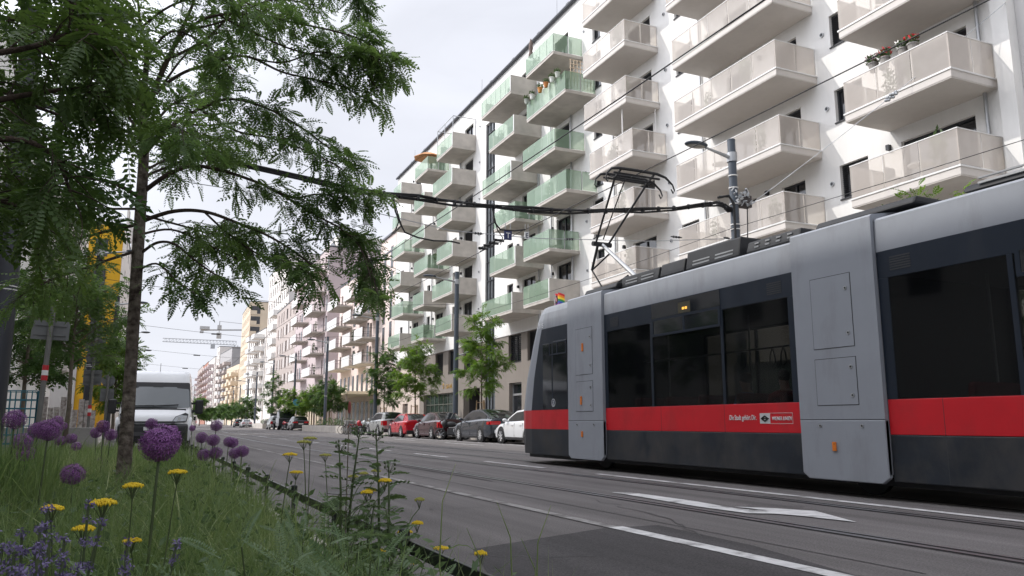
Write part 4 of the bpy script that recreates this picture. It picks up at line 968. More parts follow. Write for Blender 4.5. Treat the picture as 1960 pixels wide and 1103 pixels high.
pn = MB(); pn.box(1.46, 4, 27.6, 1.498, 7, 29.0); pn.build('roof_window', M['far_win'], lc)
# taupe front with narrow windows between the lilac block and the tower
tp, Ln = house('taupe fronted house with narrow windows and pale slots', rw(XB,146.2)[:2], rw(XB,172)[:2], 23.8, 13, M['taupe'],
               [4.6,7.8,11.0,14.2,17.4,20.5], [(2,.9),(6,.9),(10,1.8),(15,.9),(18,.9),(22,.9)], (.9,2.1), zoff=.4)
for z in [5.2,8.4,11.6,14.8,18.0]:
    for s in (4,8,13,20): sl = MB(); sl.box(-.02, s, z, -.003, s+.6, z+1.9); sl.build('white_slot', M['panel_white'], tp)
def wp(px, Y): p = on_y(px, 809, Y); return (float(p[0]), float(Y))
# white tower
tw, Ln = house('tall white tower block with a regular grid of dark windows', wp(541,172), wp(502,204), 37.5, 13, M['offwhite'],
               [5.6+3.15*k for k in range(10)], [2.4+3.0*k for k in range(10)], (1.25,1.9), zoff=.4)
for z in [5.2+3.15*k for k in range(10)]: ew = MB(); ew.box(3.0, -.02, z+.5, 4.6, -.003, z+2.3); ew.build('end_window', M['far_win'], tw)
for k in range(6): white_balcony(tw, 3.0, 9.0, 8.2+3.15*k, 2.6, side='solid', slab=M['offwhite'])
# lower off-white house with wide solid balconies
lo, Ln = house('off-white house with big solid sided balconies below the cream tower', wp(500,210), wp(466,238), 25.0, 13, M['offwhite'],
               [5+3.2*k for k in range(6)], [2+3.2*k for k in range(8)], (1.4,2.0), zoff=.4)
for k in range(6):
    white_balcony(lo, 1.5, 6.0, 6.4+3.2*k, 2.6, side='solid', slab=M['offwhite']); white_balcony(lo, 10, 15, 6.4+3.2*k, 2.6, side='solid', slab=M['offwhite'])
# cream tower with corner loggias
cx0 = wp(467.5,250); cx1 = wp(452.5,282)
ct, Ln = house('cream tower with corner loggias on its end wall', cx0, cx1, 37.6, 12, M['cream'], [6+3.2*k for k in range(10)], [2.5+3.6*k for k in range(8)], (1.3,2.0), zoff=.4)
for k in range(10):
    z = 5.0+3.2*k
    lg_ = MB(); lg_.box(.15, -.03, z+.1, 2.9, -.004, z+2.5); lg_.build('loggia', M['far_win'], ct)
    lg_ = MB(); lg_.box(-.1, -.25, z-.15, 3.0, -.031, z+.1); lg_.box(-.1, -.22, z+.1, 1.9, -.18, z+1.1); lg_.build('loggia_parapet', M['cream'], ct)
# cream low house with beige balconies, then greyer houses receding
def simple(label, pxa, Ya, pxb, Yb, h, wall, nl, nc, balc=None, bm=None):
    a, c = wp(pxa, Ya), wp(pxb, Yb); L_ = math.hypot(a[0]-c[0], a[1]-c[1])
    t, L_ = house(label, a, c, h, 12, wall, [4.4+3.1*k for k in range(nl)], [1.5+(L_-3)*k/nc for k in range(nc)], (1.5,1.9), zoff=.5)
    for s in (balc or []):
        for k in range(nl): white_balcony(t, s*L_, s*L_+5, 4.4+3.1*k, 2.4, side='solid', panel=bm, slab=bm)
    return t
simple('low cream house with sand coloured balconies', 452, 286, 428, 318, 21.0, M['cream'], 5, 8, (.05,.35,.65), M['cream'])
simple('grey house with dark balconies behind the cream houses', 436, 322, 414, 356, 29.5, M['grey_wall'], 7, 8, (.05,.4,.7), M['taupe'])
simple('narrow pale house slab in the far row', 412, 362, 407, 372, 33.5, M['offwhite'], 9, 2)
simple('pale far house with many small balconies', 404, 382, 392, 420, 30.5, M['offwhite'], 8, 8, (.1,.5,.8), M['lilac'])
simple('reddish brown far house with a stepped roof', 391, 430, 382, 470, 31.5, M['brick'], 8, 8, (.1,.5,.8), M['taupe'])
simple('grey brown far house at the end of the row', 382, 480, 372, 540, 33.0, M['taupe'], 8, 8, (.1,.6), M['lilac'])
simple('dull green roofed house closing the street', 371, 560, 360, 620, 26.0, M['grey_wall'], 6, 8)
# ---------------------------------------------------------------- left-hand row (mostly hidden by foliage)
def left_house(label, x0, y0, x1, y1, h, depth, wall, levels, cols, wsz, zoff=.9):
    # front faces +x: near corner (x1,y1) -> far corner order reversed so the block lies to the left
    return house(label, (x1, y1), (x0, y0), h, depth, wall, levels, cols, wsz, zoff=zoff)
M['yellow'] = plaster('yellow_plaster', srgb(205,160,48), .05)
lh, Ln = left_house('white rendered house on the left pavement half hidden behind the trees', -6.3, -22, -6.3, 71, 17.2, 14, M['white_wall'], [4.0+3.0*k for k in range(4)], [3+3.9*k for k in range(22)], (1.3,1.5))
for k in range(8): ov = MB(); ov.box(-.02, 68+.5+k*3.0, .1, -.004, 68+2.3+k*3.0, 3.0); ov.build('recess_shade_panel', M['far_win'], lh)  # flat dark panels standing in for the shade of the recessed ground floor
for k in range(9): ov = MB(); ov.box(-1.4, 68-.2+k*3.0, .1, -.75, 68+.25+k*3.0, 3.2); ov.build('column', M['concrete'], lh)
ov = MB(); ov.box(-1.5, 67.5, 3.2, -.003, 92.9, 3.6); ov.build('overhang', M['white_wall'], lh)
for k in range(4): 
    for s in (4.0, 14.0): white_balcony(lh, s, s+4.5, 4.4+3.0*k, 1.6, panel=M['beige_plaster'], side='solid')
yh, Ln = left_house('house with a yellow end wall standing beyond the white house on the left', -2.3, 78, -1.2, 112, 18.6, 12, M['offwhite'], [4+3.0*k for k in range(6)], [2+3.6*k for k in range(8)], (1.3,1.6))
g = MB(); g.box(.02, Ln+.003, .1, 2.745, Ln+.12, 18.5); g.build('yellow_end_wall', M['yellow'], yh)
g = MB(); g.box(2.75, Ln+.003, .1, 11.9, Ln+.35, 16.0); g.build('end_wall_panel', M['grey_wall'], yh)
g = MB()
for k in range(9): g.box(.3+k*.26, Ln+.1205, .1, .42+k*.26, Ln+.18, 3.0)
g.build('slatted_base', mat('yellow_slats', srgb(196,150,30), .7), yh)
for k in range(5): g = MB(); g.box(1.2, Ln+.1205, 4.4+2.8*k, 2.2, Ln+.14, 6.0+2.8*k); g.build('end_window', M['far_win'], yh)
left_house('pale distant house on the left beyond the yellow one', -3.0, 150, -2.2, 182, 19.5, 14, M['grey_wall'], [4+3*k for k in range(5)], [2+3.5*k for k in range(8)], (1.3,1.6))

for bi, (root_s, rows_, nmb, dx) in enumerate(((78.95+11.9, BL[1:], 'pink house', 4.1), (116+1.2, CL, 'lilac block', 7.0))):
    for k, z in enumerate(rows_):
        nm = '%s floor balcony of the %s' % (FLN[k], nmb)
        plant(rw(XB-1.2, root_s+1.0+(k%2)*1.2, z+.2), 'green plant on the '+nm, 1.5, 160)
        if k % 2: chair(rw(XB-.9, root_s+.7, z+.2), R(30*k), M['chair_plastic'], 'dark chair on the '+nm)
# ================================================================== vehicles
M['car_glass'] = mat('car_window_glass', (.010,.012,.014), .04, var=.2, spec=.8)
M['tyre'] = mat('tyre_rubber', (.014,.014,.015), .8, var=.2)
M['alloy'] = mat('alloy_rim', (.66,.66,.67), .3, metal=.25, var=.05)
M['trimblk'] = mat('black_plastic_trim', (.018,.018,.02), .55, var=.15)
M['tail'] = mat('red_tail_light', (.50,.01,.015), .15, var=.1)
M['lampglass'] = mat('headlight_glass', (.42,.44,.46), .12, var=.15, scale=20)
M['plate'] = mat('white_number_plate', (.7,.7,.7), .5)
def paint(name, c): return mat(name, c, .2, metal=.0, var=.03, scale=2, coat=.6)
def wheel(parent, x, y, r, side, spokes=10, w=.2):
    o = MB(); cx = x-side*w  # x = outer face
    prof = [(r*.62,.0),(r*.70,.012),(r*.93,.008),(r,-.02),(r,-w+.02),(r*.93,-w),(r*.6,-w)]
    rows = [[(x+side*d, y+q*math.cos(2*math.pi*k/28), r+q*math.sin(2*math.pi*k/28)) for k in range(28)] for q, d in prof]
    o.grid(rows, True); wo = o.build('wheel', M['tyre'], parent, smooth=True)
    d = MB(); d.cyl((x-side*.07,y,r),(x-side*.10,y,r),r*.66,24); d.build('brake_disc', M['trimblk'], wo)
    m = MB()
    for k in range(spokes):
        a = 2*math.pi*k/spokes+.2; m.bar((x-side*.022, y+.05*math.cos(a), r+.05*math.sin(a)), (x-side*.012, y+r*.64*math.cos(a), r+r*.64*math.sin(a)), .042 if spokes > 7 else .075, .03)
    m.cyl((x-side*.05,y,r),(x-side*.005,y,r),.06,12)
    rows = [[(x-side*dd, y+q*math.cos(2*math.pi*k/28), r+q*math.sin(2*math.pi*k/28)) for k in range(28)] for q, dd in ((r*.60,.06),(r*.61,.0),(r*.68,.0),(r*.68,.05))]
    m.grid(rows, True); m.build('rim', M['alloy'], wo)
    return wo
def interp(tab, y):
    for (a, va), (b, vb) in zip(tab[:-1], tab[1:]):
        if a <= y <= b: t = (y-a)/(b-a) if b > a else 0; t = t*t*(3-2*t); return va+(vb-va)*t
    return tab[0][1] if y < tab[0][0] else tab[-1][1]
def car(name, label, cat, loc, rz, pm, L, Wd, deck, roofl, belt, wb, r=.33, glass_split=(2,2), plan=.10, dark_lower=True, spokes=10, sidewin=None, group='cars parked along the right kerb', tail='wide', plate=True, zb=.2, roofm=None):
    """deck: [(y, z)] shoulder height along the length; roofl: [(y,z)] roofline points front(+y) to rear; belt: z of the window sill"""
    t = thing(name, label, cat, loc, rz, group); hw = Wd/2; H = L/2
    st = np.linspace(-H, H, 33); b = MB(); rows = []
    def hwy(y):
        e = abs(y)/H; return hw*(1-plan*max(0, (e-.72)/.28)**2*1.0) 
    ax = (wb/2+.02, -wb/2+.02)
    for y in st:
        w = hwy(y); zt = interp(deck, y); e = max(0, (abs(y)/H-.90)/.10); zlow = zb+.14*e; inn = .05*e
        zsh = zt-.07
        row = [(0,y,zlow),(w-.12,y,zlow),(w-.02,y,zlow+.06),(w,y,zlow+.2),(w+.005,y,(zlow+zsh)*.5+.05),(w-.015,y,zsh-.05),(w-.05,y,zsh+.02),(w-.13,y,zt),(w*.5,y,zt+.025),(0,y,zt+.035)]
        rows.append(row+[(-x,yy,z) for x,yy,z in row[-2:0:-1]])
    b.grid(rows, True)
    n = len(rows[0]); 
    for idx, ysgn in ((0,-1),(len(st)-1,1)):
        ring = rows[idx]; y = ring[0][1]; zc = sum(p[2] for p in ring)/n
        ring2 = [(p[0]*.9, y+ysgn*.035, zc+(p[2]-zc)*.82) for p in ring]
        b.grid([ring, ring2], True); b.poly(ring2)
    body = b.build('body', pm, t, auto=42)
    # cabin: roofline with side glass
    yr = [p[0] for p in roofl]
    def cw(z): return (hw-.10)-(z-belt)*.34
    # roof skin from windscreen base to rear glass base
    segs = len(roofl)-1; fs, rs = glass_split
    def strip_(i0, i1, inset, lift):
        mb = MB(); rws = []
        for i in range(i0, i1+1):
            y, z = roofl[i]; w = cw(z)-inset
            rws.append([(-w,y,z+lift-.012),(-w*.9,y,z+lift),(-w*.45,y,z+lift+.018),(0,y,z+lift+.024),(w*.45,y,z+lift+.018),(w*.9,y,z+lift),(w,y,z+lift-.012)])
        mb.grid(rws); return mb
    rf = strip_(0, segs, 0, 0)
    for s in (-1, 1):   # side panels of the cabin
        pts = [(s*cw(z), y, z-.012) for y, z in roofl]; base = [(s*(hw-.10), y, min(belt-.03, z-.012)) for y, z in roofl]
        rf.grid([pts, base])
    ro = rf.build('roof', roofm or pm, t, auto=40)
    w1 = strip_(0, fs, .07, .006); w1.build('windscreen', M['car_glass'], t, smooth=True)
    w2 = strip_(segs-rs, segs, .09, .006); w2.build('rear_window', M['car_glass'], t, smooth=True)
    ya0, ya1 = sidewin[0], sidewin[1]
    for s in (-1, 1):
        cuts = sidewin[2]
        for c0, c1 in zip(cuts[:-1], cuts[1:]):
            mb = MB(); up = []; lo = []
            for k in range(9):
                y = c0-.03+(c1-c0+.06)*k/8
                z = np.interp(y, yr[::-1], [p[1] for p in roofl][::-1])-.085; z = max(z, belt+.012)
                up.append((s*(cw(z)+.007), y, z)); lo.append((s*(hw-.10+.006), y, belt+.01))
            mb.grid([up, lo]); mb.build('side_window', M['car_glass'], t)
    # arches, wheels
    for y in ax:
        for s in (-1, 1):
            a = MB(); x = s*(hwy(y)-.0)
            a.cyl((x-s*.10, y, r+.01), (x+s*.009, y, r+.01), r+.065, 28); a.build('wheel_arch', M['trimblk'] , t)
            a = MB(); 
            wheel(t, x+s*.016, y, r, s, spokes)
    sl = MB()
    for s in (-1, 1): sl.box(s*(hw-.02), -wb/2+r+.1, zb-.01, s*(hw+.008), wb/2-r-.08, zb+.10)
    sl.build('sill', M['trimblk'] if dark_lower else pm, t, bevel=.01)
    # door seams and handles
    sm = MB(); hd = MB()
    for s in (-1, 1):
        for y in sidewin[3]: sm.box(s*(hw-.03), y-.005, zb+.12, s*(hw+.0045), y+.005, belt-.06)
        for y in sidewin[4]: hd.box(s*(hw-.03), y-.09, belt-.155, s*(hw+.022), y+.09, belt-.125)
    sm.build('door_seams', M['trimblk'], t); hd.build('door_handle', pm, t)
    for s in (-1, 1):
        m = MB(); m.ell((s*(hw+.10), ya1-.22, belt+.07), (.11,.07,.075), 12, 8); m.box(s*(hw-.08), ya1-.20, belt+.0, s*(hw+.04), ya1-.15, belt+.06); m.build('mirror', pm if tail != 'blackmirror' else M['trimblk'], t, smooth=True)
    # lights
    zr = interp(deck, -H)
    for s in (-1, 1):
        l = MB(); yy = -H
        w_ = hwy(-H)
        if tail == 'tall': l.box(s*(w_-.28), yy-.045, zr-.42, s*(w_-.0), yy+.12, zr-.10)
        else: l.box(s*(w_-.48), yy-.05, zr-.28, s*(w_+.012), yy+.10, zr-.12); 
        if tail != 'tall': l.box(s*(hwy(-H+.3)-.02), yy+.05, zr-.27, s*(hwy(-H+.25)+.006), yy+.34, zr-.14)
        else: l.box(s*(hwy(-H+.2)-.03), yy+.05, zr-.40, s*(hwy(-H+.2)+.008), yy+.22, zr-.11)
        l.build('tail_light', M['tail'], t, bevel=.015)
        zf = interp(deck, H-.1); l = MB(); l.box(s*(hwy(H)-.36), H-.12, zf-.26, s*(hwy(H)+.006), H+.03, zf-.12); l.build('headlight', M['lampglass'], t, bevel=.015)
    if plate:
        p = MB(); p.box(-.26, -H-.055, zr-.42, .26, -H-.03, zr-.31); p.build('number_plate', M['plate'], t)
    bp = MB(); bp.box(-hw*.82, -H-.045, zb+.02, hw*.82, -H+.1, zb+.24); bp.build('rear_bumper_insert', M['trimblk'], t, bevel=.02)
    return t
def at(xl, s, rz_extra=0.0, z=0.0): p = rw(xl, s); return (p[0], p[1], z)
CRZ = -TH; XN = 13.65     # near flank of the parked row
silver, red, maroon, grey, white = (paint('silver_car_paint', (.40,.41,.40)), paint('red_car_paint', (.46,.012,.025)), paint('maroon_car_paint', (.045,.012,.016)), paint('grey_car_paint', (.034,.040,.050)), paint('white_car_paint', (.70,.71,.72)))
silver.node_tree.nodes['Principled BSDF'].inputs['Metallic'].default_value = .35
car('parked_car', 'white car at the near end of the parked row, half hidden by the tram', 'car', at(XN+.9, 29.9), CRZ, white, 4.5, 1.8,
    [(-2.25,.98),(-1.5,1.0),(.8,.96),(1.5,.86),(2.25,.68)], [(1.15,.95),(.55,1.25),(.2,1.40),(-.5,1.45),(-1.2,1.40),(-1.6,1.28),(-2.0,1.0)], .93, 2.68, .33, (2,2), spokes=7,
    sidewin=(-1.6,.95,(-1.45,-.75,-.0,.75),(1.05,-.02,-.85),(.2,-.65)))
car('parked_car', 'dark grey fastback car with red tail lights parked beside the leaning motorcycle', 'car', at(XN+.92, 35.1), CRZ, grey, 4.85, 1.84,
    [(-2.42,1.08),(-1.7,1.08),(.9,1.0),(1.6,.92),(2.42,.70)], [(1.35,.99),(.7,1.33),(.25,1.47),(-.4,1.52),(-1.1,1.46),(-1.8,1.28),(-2.28,1.09)], .99, 2.86, .345, (2,2), spokes=10,
    sidewin=(-1.75,1.1,(-1.75,-.95,-.05,.95),(1.15,-.05,-1.0),(.15,-.8)))
car('parked_car', 'dark maroon saloon car parked between the red hatchback and the grey fastback', 'car', at(XN+.88, 42.1), CRZ, maroon, 4.58, 1.77,
    [(-2.29,1.03),(-1.6,1.04),(.9,.96),(1.5,.90),(2.29,.70)], [(1.20,.95),(.62,1.28),(.25,1.42),(-.4,1.46),(-1.0,1.42),(-1.45,1.24),(-1.85,1.05)], .94, 2.62, .32, (2,2), spokes=5, tail='tall',
    sidewin=(-1.45,.95,(-1.35,-.85,-.02,.85),(1.0,-.02,-.95),(.15,-.75)), dark_lower=False)
car('parked_car', 'bright red hatchback parked between the silver car and the maroon saloon', 'car', at(XN+.88, 48.0), CRZ, red, 4.08, 1.76,
    [(-2.04,1.02),(-1.5,1.02),(.7,.96),(1.3,.88),(2.04,.70)], [(1.05,.95),(.5,1.26),(.1,1.40),(-.5,1.44),(-1.2,1.40),(-1.65,1.20),(-1.92,1.0)], .95, 2.54, .33, (2,2), spokes=8, tail='blackmirror',
    sidewin=(-1.3,.85,(-1.2,-.62,-.02,.75),(.9,-.02,-.72),(.15,-.55)))
car('parked_car', 'silver grey crossover parked at the far end of the row beside the bicycles', 'car', at(XN+.92, 53.6), CRZ, silver, 4.45, 1.84,
    [(-2.22,1.12),(-1.5,1.12),(.8,1.04),(1.4,.98),(2.22,.78)], [(1.15,1.03),(.6,1.40),(.2,1.56),(-.6,1.60),(-1.5,1.57),(-1.9,1.40),(-2.12,1.1)], 1.04, 2.68, .36, (2,2), spokes=5, tail='tall',
    sidewin=(-1.6,.9,(-1.5,-.75,-.02,.85),(1.0,-.02,-.9),(.15,-.7)), zb=.25, roofm=None)
black = paint('black_car_paint', (.03,.032,.036))
car('parked_car', 'dark estate car parked behind the concrete planter in the distance', 'car', at(XN+1.3, 94), CRZ, black, 4.6, 1.86,
    [(-2.3,1.12),(-1.5,1.12),(.8,1.02),(1.4,.95),(2.3,.75)], [(1.2,1.0),(.6,1.38),(.2,1.55),(-.6,1.60),(-1.6,1.55),(-2.0,1.36),(-2.2,1.1)], 1.02, 2.7, .35, (2,2), group='cars parked in the distance', tail='wide',
    sidewin=(-1.6,.9,(-1.6,-.75,-.02,.85),(1.0,-.02,-.9),(.15,-.7)), zb=.24)
car('parked_car', 'small silver van-like car parked beyond the dark pickup', 'car', at(XN+.6, 108), CRZ, silver, 4.4, 1.8,
    [(-2.2,1.15),(-1.5,1.15),(.8,1.1),(1.4,1.0),(2.2,.8)], [(1.35,1.1),(.8,1.5),(.4,1.7),(-.6,1.78),(-1.6,1.76),(-2.0,1.6),(-2.12,1.15)], 1.1, 2.7, .33, (2,2), group='cars parked in the distance', tail='tall',
    sidewin=(-1.6,1.0,(-1.6,-.75,-.02,.95),(1.1,-.02,-.9),(.15,-.7)), zb=.24)
car('parked_car', 'white car parked far down the street seen from behind', 'car', at(XN+1.2, 152), CRZ, white, 4.6, 1.84,
    [(-2.3,1.02),(-1.6,1.02),(.8,.98),(1.4,.92),(2.3,.7)], [(1.2,.96),(.6,1.3),(.2,1.44),(-.6,1.46),(-1.4,1.38),(-1.8,1.2),(-2.1,1.03)], .96, 2.7, .33, (2,2), group='cars parked in the distance',
    sidewin=(-1.6,.9,(-1.5,-.75,-.02,.85),(1.0,-.02,-.9),(.15,-.7)))
car('parked_car', 'black car parked beyond the far white car', 'car', at(XN+1.0, 163), CRZ, black, 4.6, 1.86,
    [(-2.3,1.1),(-1.6,1.1),(.8,1.0),(1.4,.95),(2.3,.75)], [(1.2,1.0),(.6,1.38),(.2,1.55),(-.6,1.58),(-1.6,1.5),(-2.0,1.3),(-2.2,1.1)], 1.0, 2.7, .34, (2,2), group='cars parked in the distance',
    sidewin=(-1.6,.9,(-1.5,-.75,-.02,.85),(1.0,-.02,-.9),(.15,-.7)))
# dark flatbed / recovery truck with lamp bar beyond the estate car
tr = thing('flatbed_truck', 'dark flatbed truck with a row of work lamps facing us behind the estate car', 'truck', at(XN+1.1, 101.5), CRZ, None)
b = MB(); b.box(-1.05,-.9,.45,1.05,1.9,1.45); b.prism([(-.6,1.45),(.4,2.25),(1.7,2.25),(1.85,1.45)], 'x', -.95, .95); b.build('cab', black, tr, bevel=.06)
g = MB(); g.prism([(-.57,1.52),(.36,2.18),(.33,2.20),(-.62,1.52)], 'x', -.85, .85); g.build('windscreen', M['car_glass'], tr)
b = MB(); b.box(-1.1,2.0,.8,1.1,6.2,1.0); b.box(-1.1,5.9,1.0,1.1,6.2,2.1); b.build('bed', M['trimblk'], tr)
b = MB(); b.box(-1.0,.5,2.30,1.0,.62,2.38)
for k in range(7): b.cyl((-.85+k*.28,.42,2.45),(-.85+k*.28,.6,2.45),.09,10)
b.build('lamp_bar', M['lampglass'], tr)
b = MB(); b.box(-.95,-1.0,.55,.95,-.88,1.1); b.box(-.9,-1.02,1.12,-.55,-.88,1.3); b.box(.55,-1.02,1.12,.9,-.88,1.3); b.build('grille', M['trimblk'], tr)
for y in (.2, 4.2):
    for s in (-1, 1): wheel(tr, s*1.03, y, .40, s, 6, .25)
# old caravan-like light van far away and the white delivery van on the left
fv = thing('van', 'beige panel van parked at the far end of the street', 'van', (8.2, 150, 0), R(4))
b = MB(); b.prism([(-2.6,.35),(2.5,.35),(2.6,1.0),(1.9,1.15),(1.3,2.1),(-2.6,2.15)], 'x', -.95, .95); b.build('body', paint('beige_van_paint', (.55,.52,.48)), fv, bevel=.1)
b = MB(); b.box(-.75,-2.63,1.3,.75,-2.605,1.9); b.build('rear_window', M['car_glass'], fv)
for y in (-1.7,1.6):
    for s in (-1, 1): wheel(fv, s*.96, y, .34, s, 8)
for s in (-1, 1): b = MB(); b.box(s*.8,-2.64,.8,s*.93,-2.6,1.2); b.build('tail_light', M['tail'], fv)

# white delivery van facing the camera
vp = paint('white_van_paint', (.80,.81,.82))
van = thing('delivery_van', 'white delivery van facing us, parked behind the young tree', 'van', (.46, 26.6, 0), R(180-4))
# local: +y = front (towards camera after rotation)
hw, L_ = 1.07, 5.6
prof = [(0.0,.42),(.02,.75),(-.06,1.02),(-.20,1.15),(-.62,1.31),(-1.18,2.16),(-1.33,2.42),(-1.7,2.56),(-2.6,2.62),(-L_,2.62)]
def vw(z): return hw if z < 1.0 else hw-(z-1.0)*.105
b = MB(); rows = []
for y, z in prof:
    w = vw(z) - (.10 if y > -.1 else .04 if y > -.3 else .0)
    c = .12 if y > -.3 else .06
    rows.append([(-w, y-c*1.2, z-.07),(-w+.05, y-c*.5, z-.02),(-w*.8,y-c*.1,z),(-w*.4,y,z+.008),(0,y,z+.01),(w*.4,y,z+.008),(w*.8,y-c*.1,z),(w-.05,y-c*.5,z-.02),(w,y-c*1.2,z-.07)])
b.grid(rows)
for s in (0, -1):
    top = [r[s] for r in rows]; nb = len(top)
    bot = [(math.copysign(hw-.02, top[0][0]), p[1], .42) for p in top]; mid = [(math.copysign(hw, top[0][0])*(.97 if p[1] > -.2 else 1), p[1], min(1.05, p[2])) for p in top]
    b.grid([top, mid, bot])
b.add([(-1,-L_,.42),(1,-L_,.42),(.9,-L_,2.45),(-.9,-L_,2.45)], [(0,1,2,3)])
b.build('body', vp, van, auto=50)
def vq(x, y0, z0, y1, z1, lift): return None
def onscreen(u, tt, lift=.012):   # point on the windscreen plane, tt 0 bottom .. 1 top
    z = 1.345+(2.12-1.345)*tt; y = -.62-(z-1.31)*.659; nx = np.array([0,.835,.55])*lift
    return (u, y+nx[1], z+nx[2])
g = MB(); rowsg = []
for tt in (0,.08,.5,.93,1.0):
    wq = (.985-.075*tt) * (.975 if tt in (0,1.0) else 1)
    rowsg.append([(lambda p: (p[0], p[1]-.06*(abs(u)**4), p[2]))(onscreen(u*wq, tt, .04)) for u in (-1,-.97,-.6,-.2,.2,.6,.97,1)])
g.grid(rowsg); g.build('windscreen', see_through('van_windscreen', (.20,.22,.23), (.5,.55,.55), .86, .05, .9), van, smooth=True)  # grey base colour carries the reflected sky
fr = MB(); fr.grid([[(p[0]*1.03, p[1]-.015, p[2]+(-.035 if i < 2 else .03 if i > 2 else 0)) for p in r] for i, r in enumerate(rowsg)]); fr.build('screen_surround', M['trimblk'], van)
vs = MB(); vs.add([onscreen(-.20,.985,.055),onscreen(.20,.985,.055),onscreen(.15,.84,.055),onscreen(-.15,.84,.055)], [(0,1,2,3)]); vs.build('sensor_patch', M['trimblk'], van)
wp_ = MB()
for a, c in (((.75,.03),(.05,.02)),((.1,.035),(-.65,.06))): wp_.bar(onscreen(a[0],a[1],.07), onscreen(c[0],c[1]+.03,.07), .03, .03)
wp_.box(-.88,-.66,1.275,.88,-.56,1.325); wp_.build('wipers', M['trimblk'], van)
bp = MB(); bp.prism([(.10,.28),(.12,.60),(.10,.80),(.02,.86),(-.45,.86),(-.5,.28)], 'x', -.98, .98); bpo = bp.build('front_bumper', M['trimblk'], van, bevel=.06)
bp = MB(); bp.box(-.58,.085,.50,.58,.135,.62); bp.box(-.60,.03,.87,.60,.09,.94); bp.build('grille_bar', mat('dark_grey_grille', (.07,.07,.075), .5), bpo)
bp = MB(); bp.box(-.26,.13,.66,.26,.145,.77); bp.build('number_plate', M['plate'], bpo)
for s in (-1, 1):
    h = MB(); P = [(.50,.045,.90),(.93,-.06,.93),(.965,-.17,1.16),(.88,-.18,1.20),(.60,-.09,1.08)]
    h.add([(s*x,y+.03,z) for x,y,z in P]+[(s*x,y-.1,z) for x,y,z in P], [(0,1,2,3,4)]+[(i,(i+1)%5,5+(i+1)%5,5+i) for i in range(5)])
    ho = h.build('headlight', M['trimblk'], van)
    h = MB(); c = np.mean(np.array(P), 0); h.add([(s*(c[0]+(x-c[0])*.88), y+.037, c[2]+(z-c[2])*.84) for x,y,z in P], [(0,1,2,3,4)]); h.build('lens', M['lampglass'], ho)
    h = MB(); h.cyl((s*.72,.02,1.01),(s*.72,.03,1.01),.055,14); h.cyl((s*.86,-.08,1.04),(s*.86,-.05,1.04),.05,14); h.build('bulb', M['alloy'], ho)
    m = MB(); m.box(s*1.14,-.98,1.17,s*1.38,-.82,1.62); m.mi = 0; mo = m.build('mirror', M['trimblk'], van, bevel=.05)
    m = MB(); m.bar((s*.98,-.92,1.50),(s*1.16,-.9,1.50),.06); m.bar((s*.98,-.92,1.26),(s*1.16,-.9,1.26),.06); m.build('mirror_arm', M['trimblk'], mo)
    sw = MB(); x = s*(hw-.045)
    sw.add([(s*(hw-.008),-.98,1.20),(s*(hw-.008),-2.05,1.20),(s*(vw(1.95)+.008),-2.05,1.98),(s*(vw(1.95)+.008),-1.42,1.98)], [(0,1,2,3)]); sw.build('side_window', M['car_glass'], van)
    for y in (-.95,-4.5): wheel(van, s*1.0, y, .34, s, 8)
    a = MB()
    for y in (-.95,-4.5): a.cyl((s*.85,y,.36),(s*1.012,y,.36),.44,24)
    a.build('wheel_arch', M['trimblk'], van)
    d = MB(); d.box(s*(hw-.01),-2.12,.5,s*(hw+.004),-2.105,2.1); d.build('door_seam', M['trimblk'], van)
an = MB(); an.cyl((0,-1.62,2.44),(0,-1.70,2.82),.008,6); an.build('aerial', M['black'], van)
# motorcycle leaning by the grey car, scooters, bicycles
def motorcycle(label, loc, rz, colr, group=None, lean=.12):
    t = thing('motorcycle', label, 'motorcycle', loc, rz, group); t.rotation_euler = (0, lean, rz)
    for y in (.68,-.66):
        o = MB()
        rows = [[(dx, y+q*math.cos(2*math.pi*k/24), .31+q*math.sin(2*math.pi*k/24)) for k in range(24)] for q, dx in ((.22,-.05),(.28,-.055),(.31,0),(.28,.055),(.22,.05))]
        o.grid(rows, True); w = o.build('wheel', M['tyre'], t, smooth=True)
        o = MB(); 
        for k in range(7): a = 2*math.pi*k/7; o.bar((0,y,.31),(0,y+.22*math.cos(a),.31+.22*math.sin(a)),.025)
        o.build('rim', M['steel'], w)
    b = MB(); b.bar((0,.68,.31),(0,.40,.95),.09,.06); b.bar((0,-.66,.31),(0,-.1,.42),.10,.06); b.box(-.13,-.28,.24,.13,.30,.58); b.build('frame', M['trimblk'], t, bevel=.03)
    b = MB(); b.ell((0,.14,.82),(.14,.32,.15),14,9); b.ell((0,.46,.86),(.17,.16,.22),12,8); b.ell((0,-.62,.82),(.10,.26,.08),12,8); b.build('fairing', colr, t, smooth=True)
    b = MB(); b.ell((0,-.30,.80),(.14,.34,.07),14,8); b.build('seat', M['trimblk'], t, smooth=True)
    b = MB(); b.tube([(-.36,.28,1.03),(-.2,.38,1.06),(0,.42,1.0),(.2,.38,1.06),(.36,.28,1.03)],.018,6); b.build('handlebar', M['trimblk'], t)
    b = MB(); b.ell((0,.62,.90),(.09,.06,.09),10,7); b.build('headlight', M['lampglass'], t, smooth=True)
    b = MB(); b.box(-.02,-.9,.55,.02,-.62,.62); b.box(-.09,-.92,.60,.09,-.90,.74); b.build('plate_holder', M['plate'], t)
    return t
motorcycle('black motorcycle leaning between the maroon saloon and the grey fastback', at(XN+.55, 38.9), CRZ+R(60), M['trimblk'], lean=.2)
motorcycle('red scooter parked at the end of the car row beside the bicycles', at(XN+.5, 57.9), CRZ+R(80), paint('red_scooter_paint', (.5,.02,.03)), 'motorcycles by the bicycle stand')
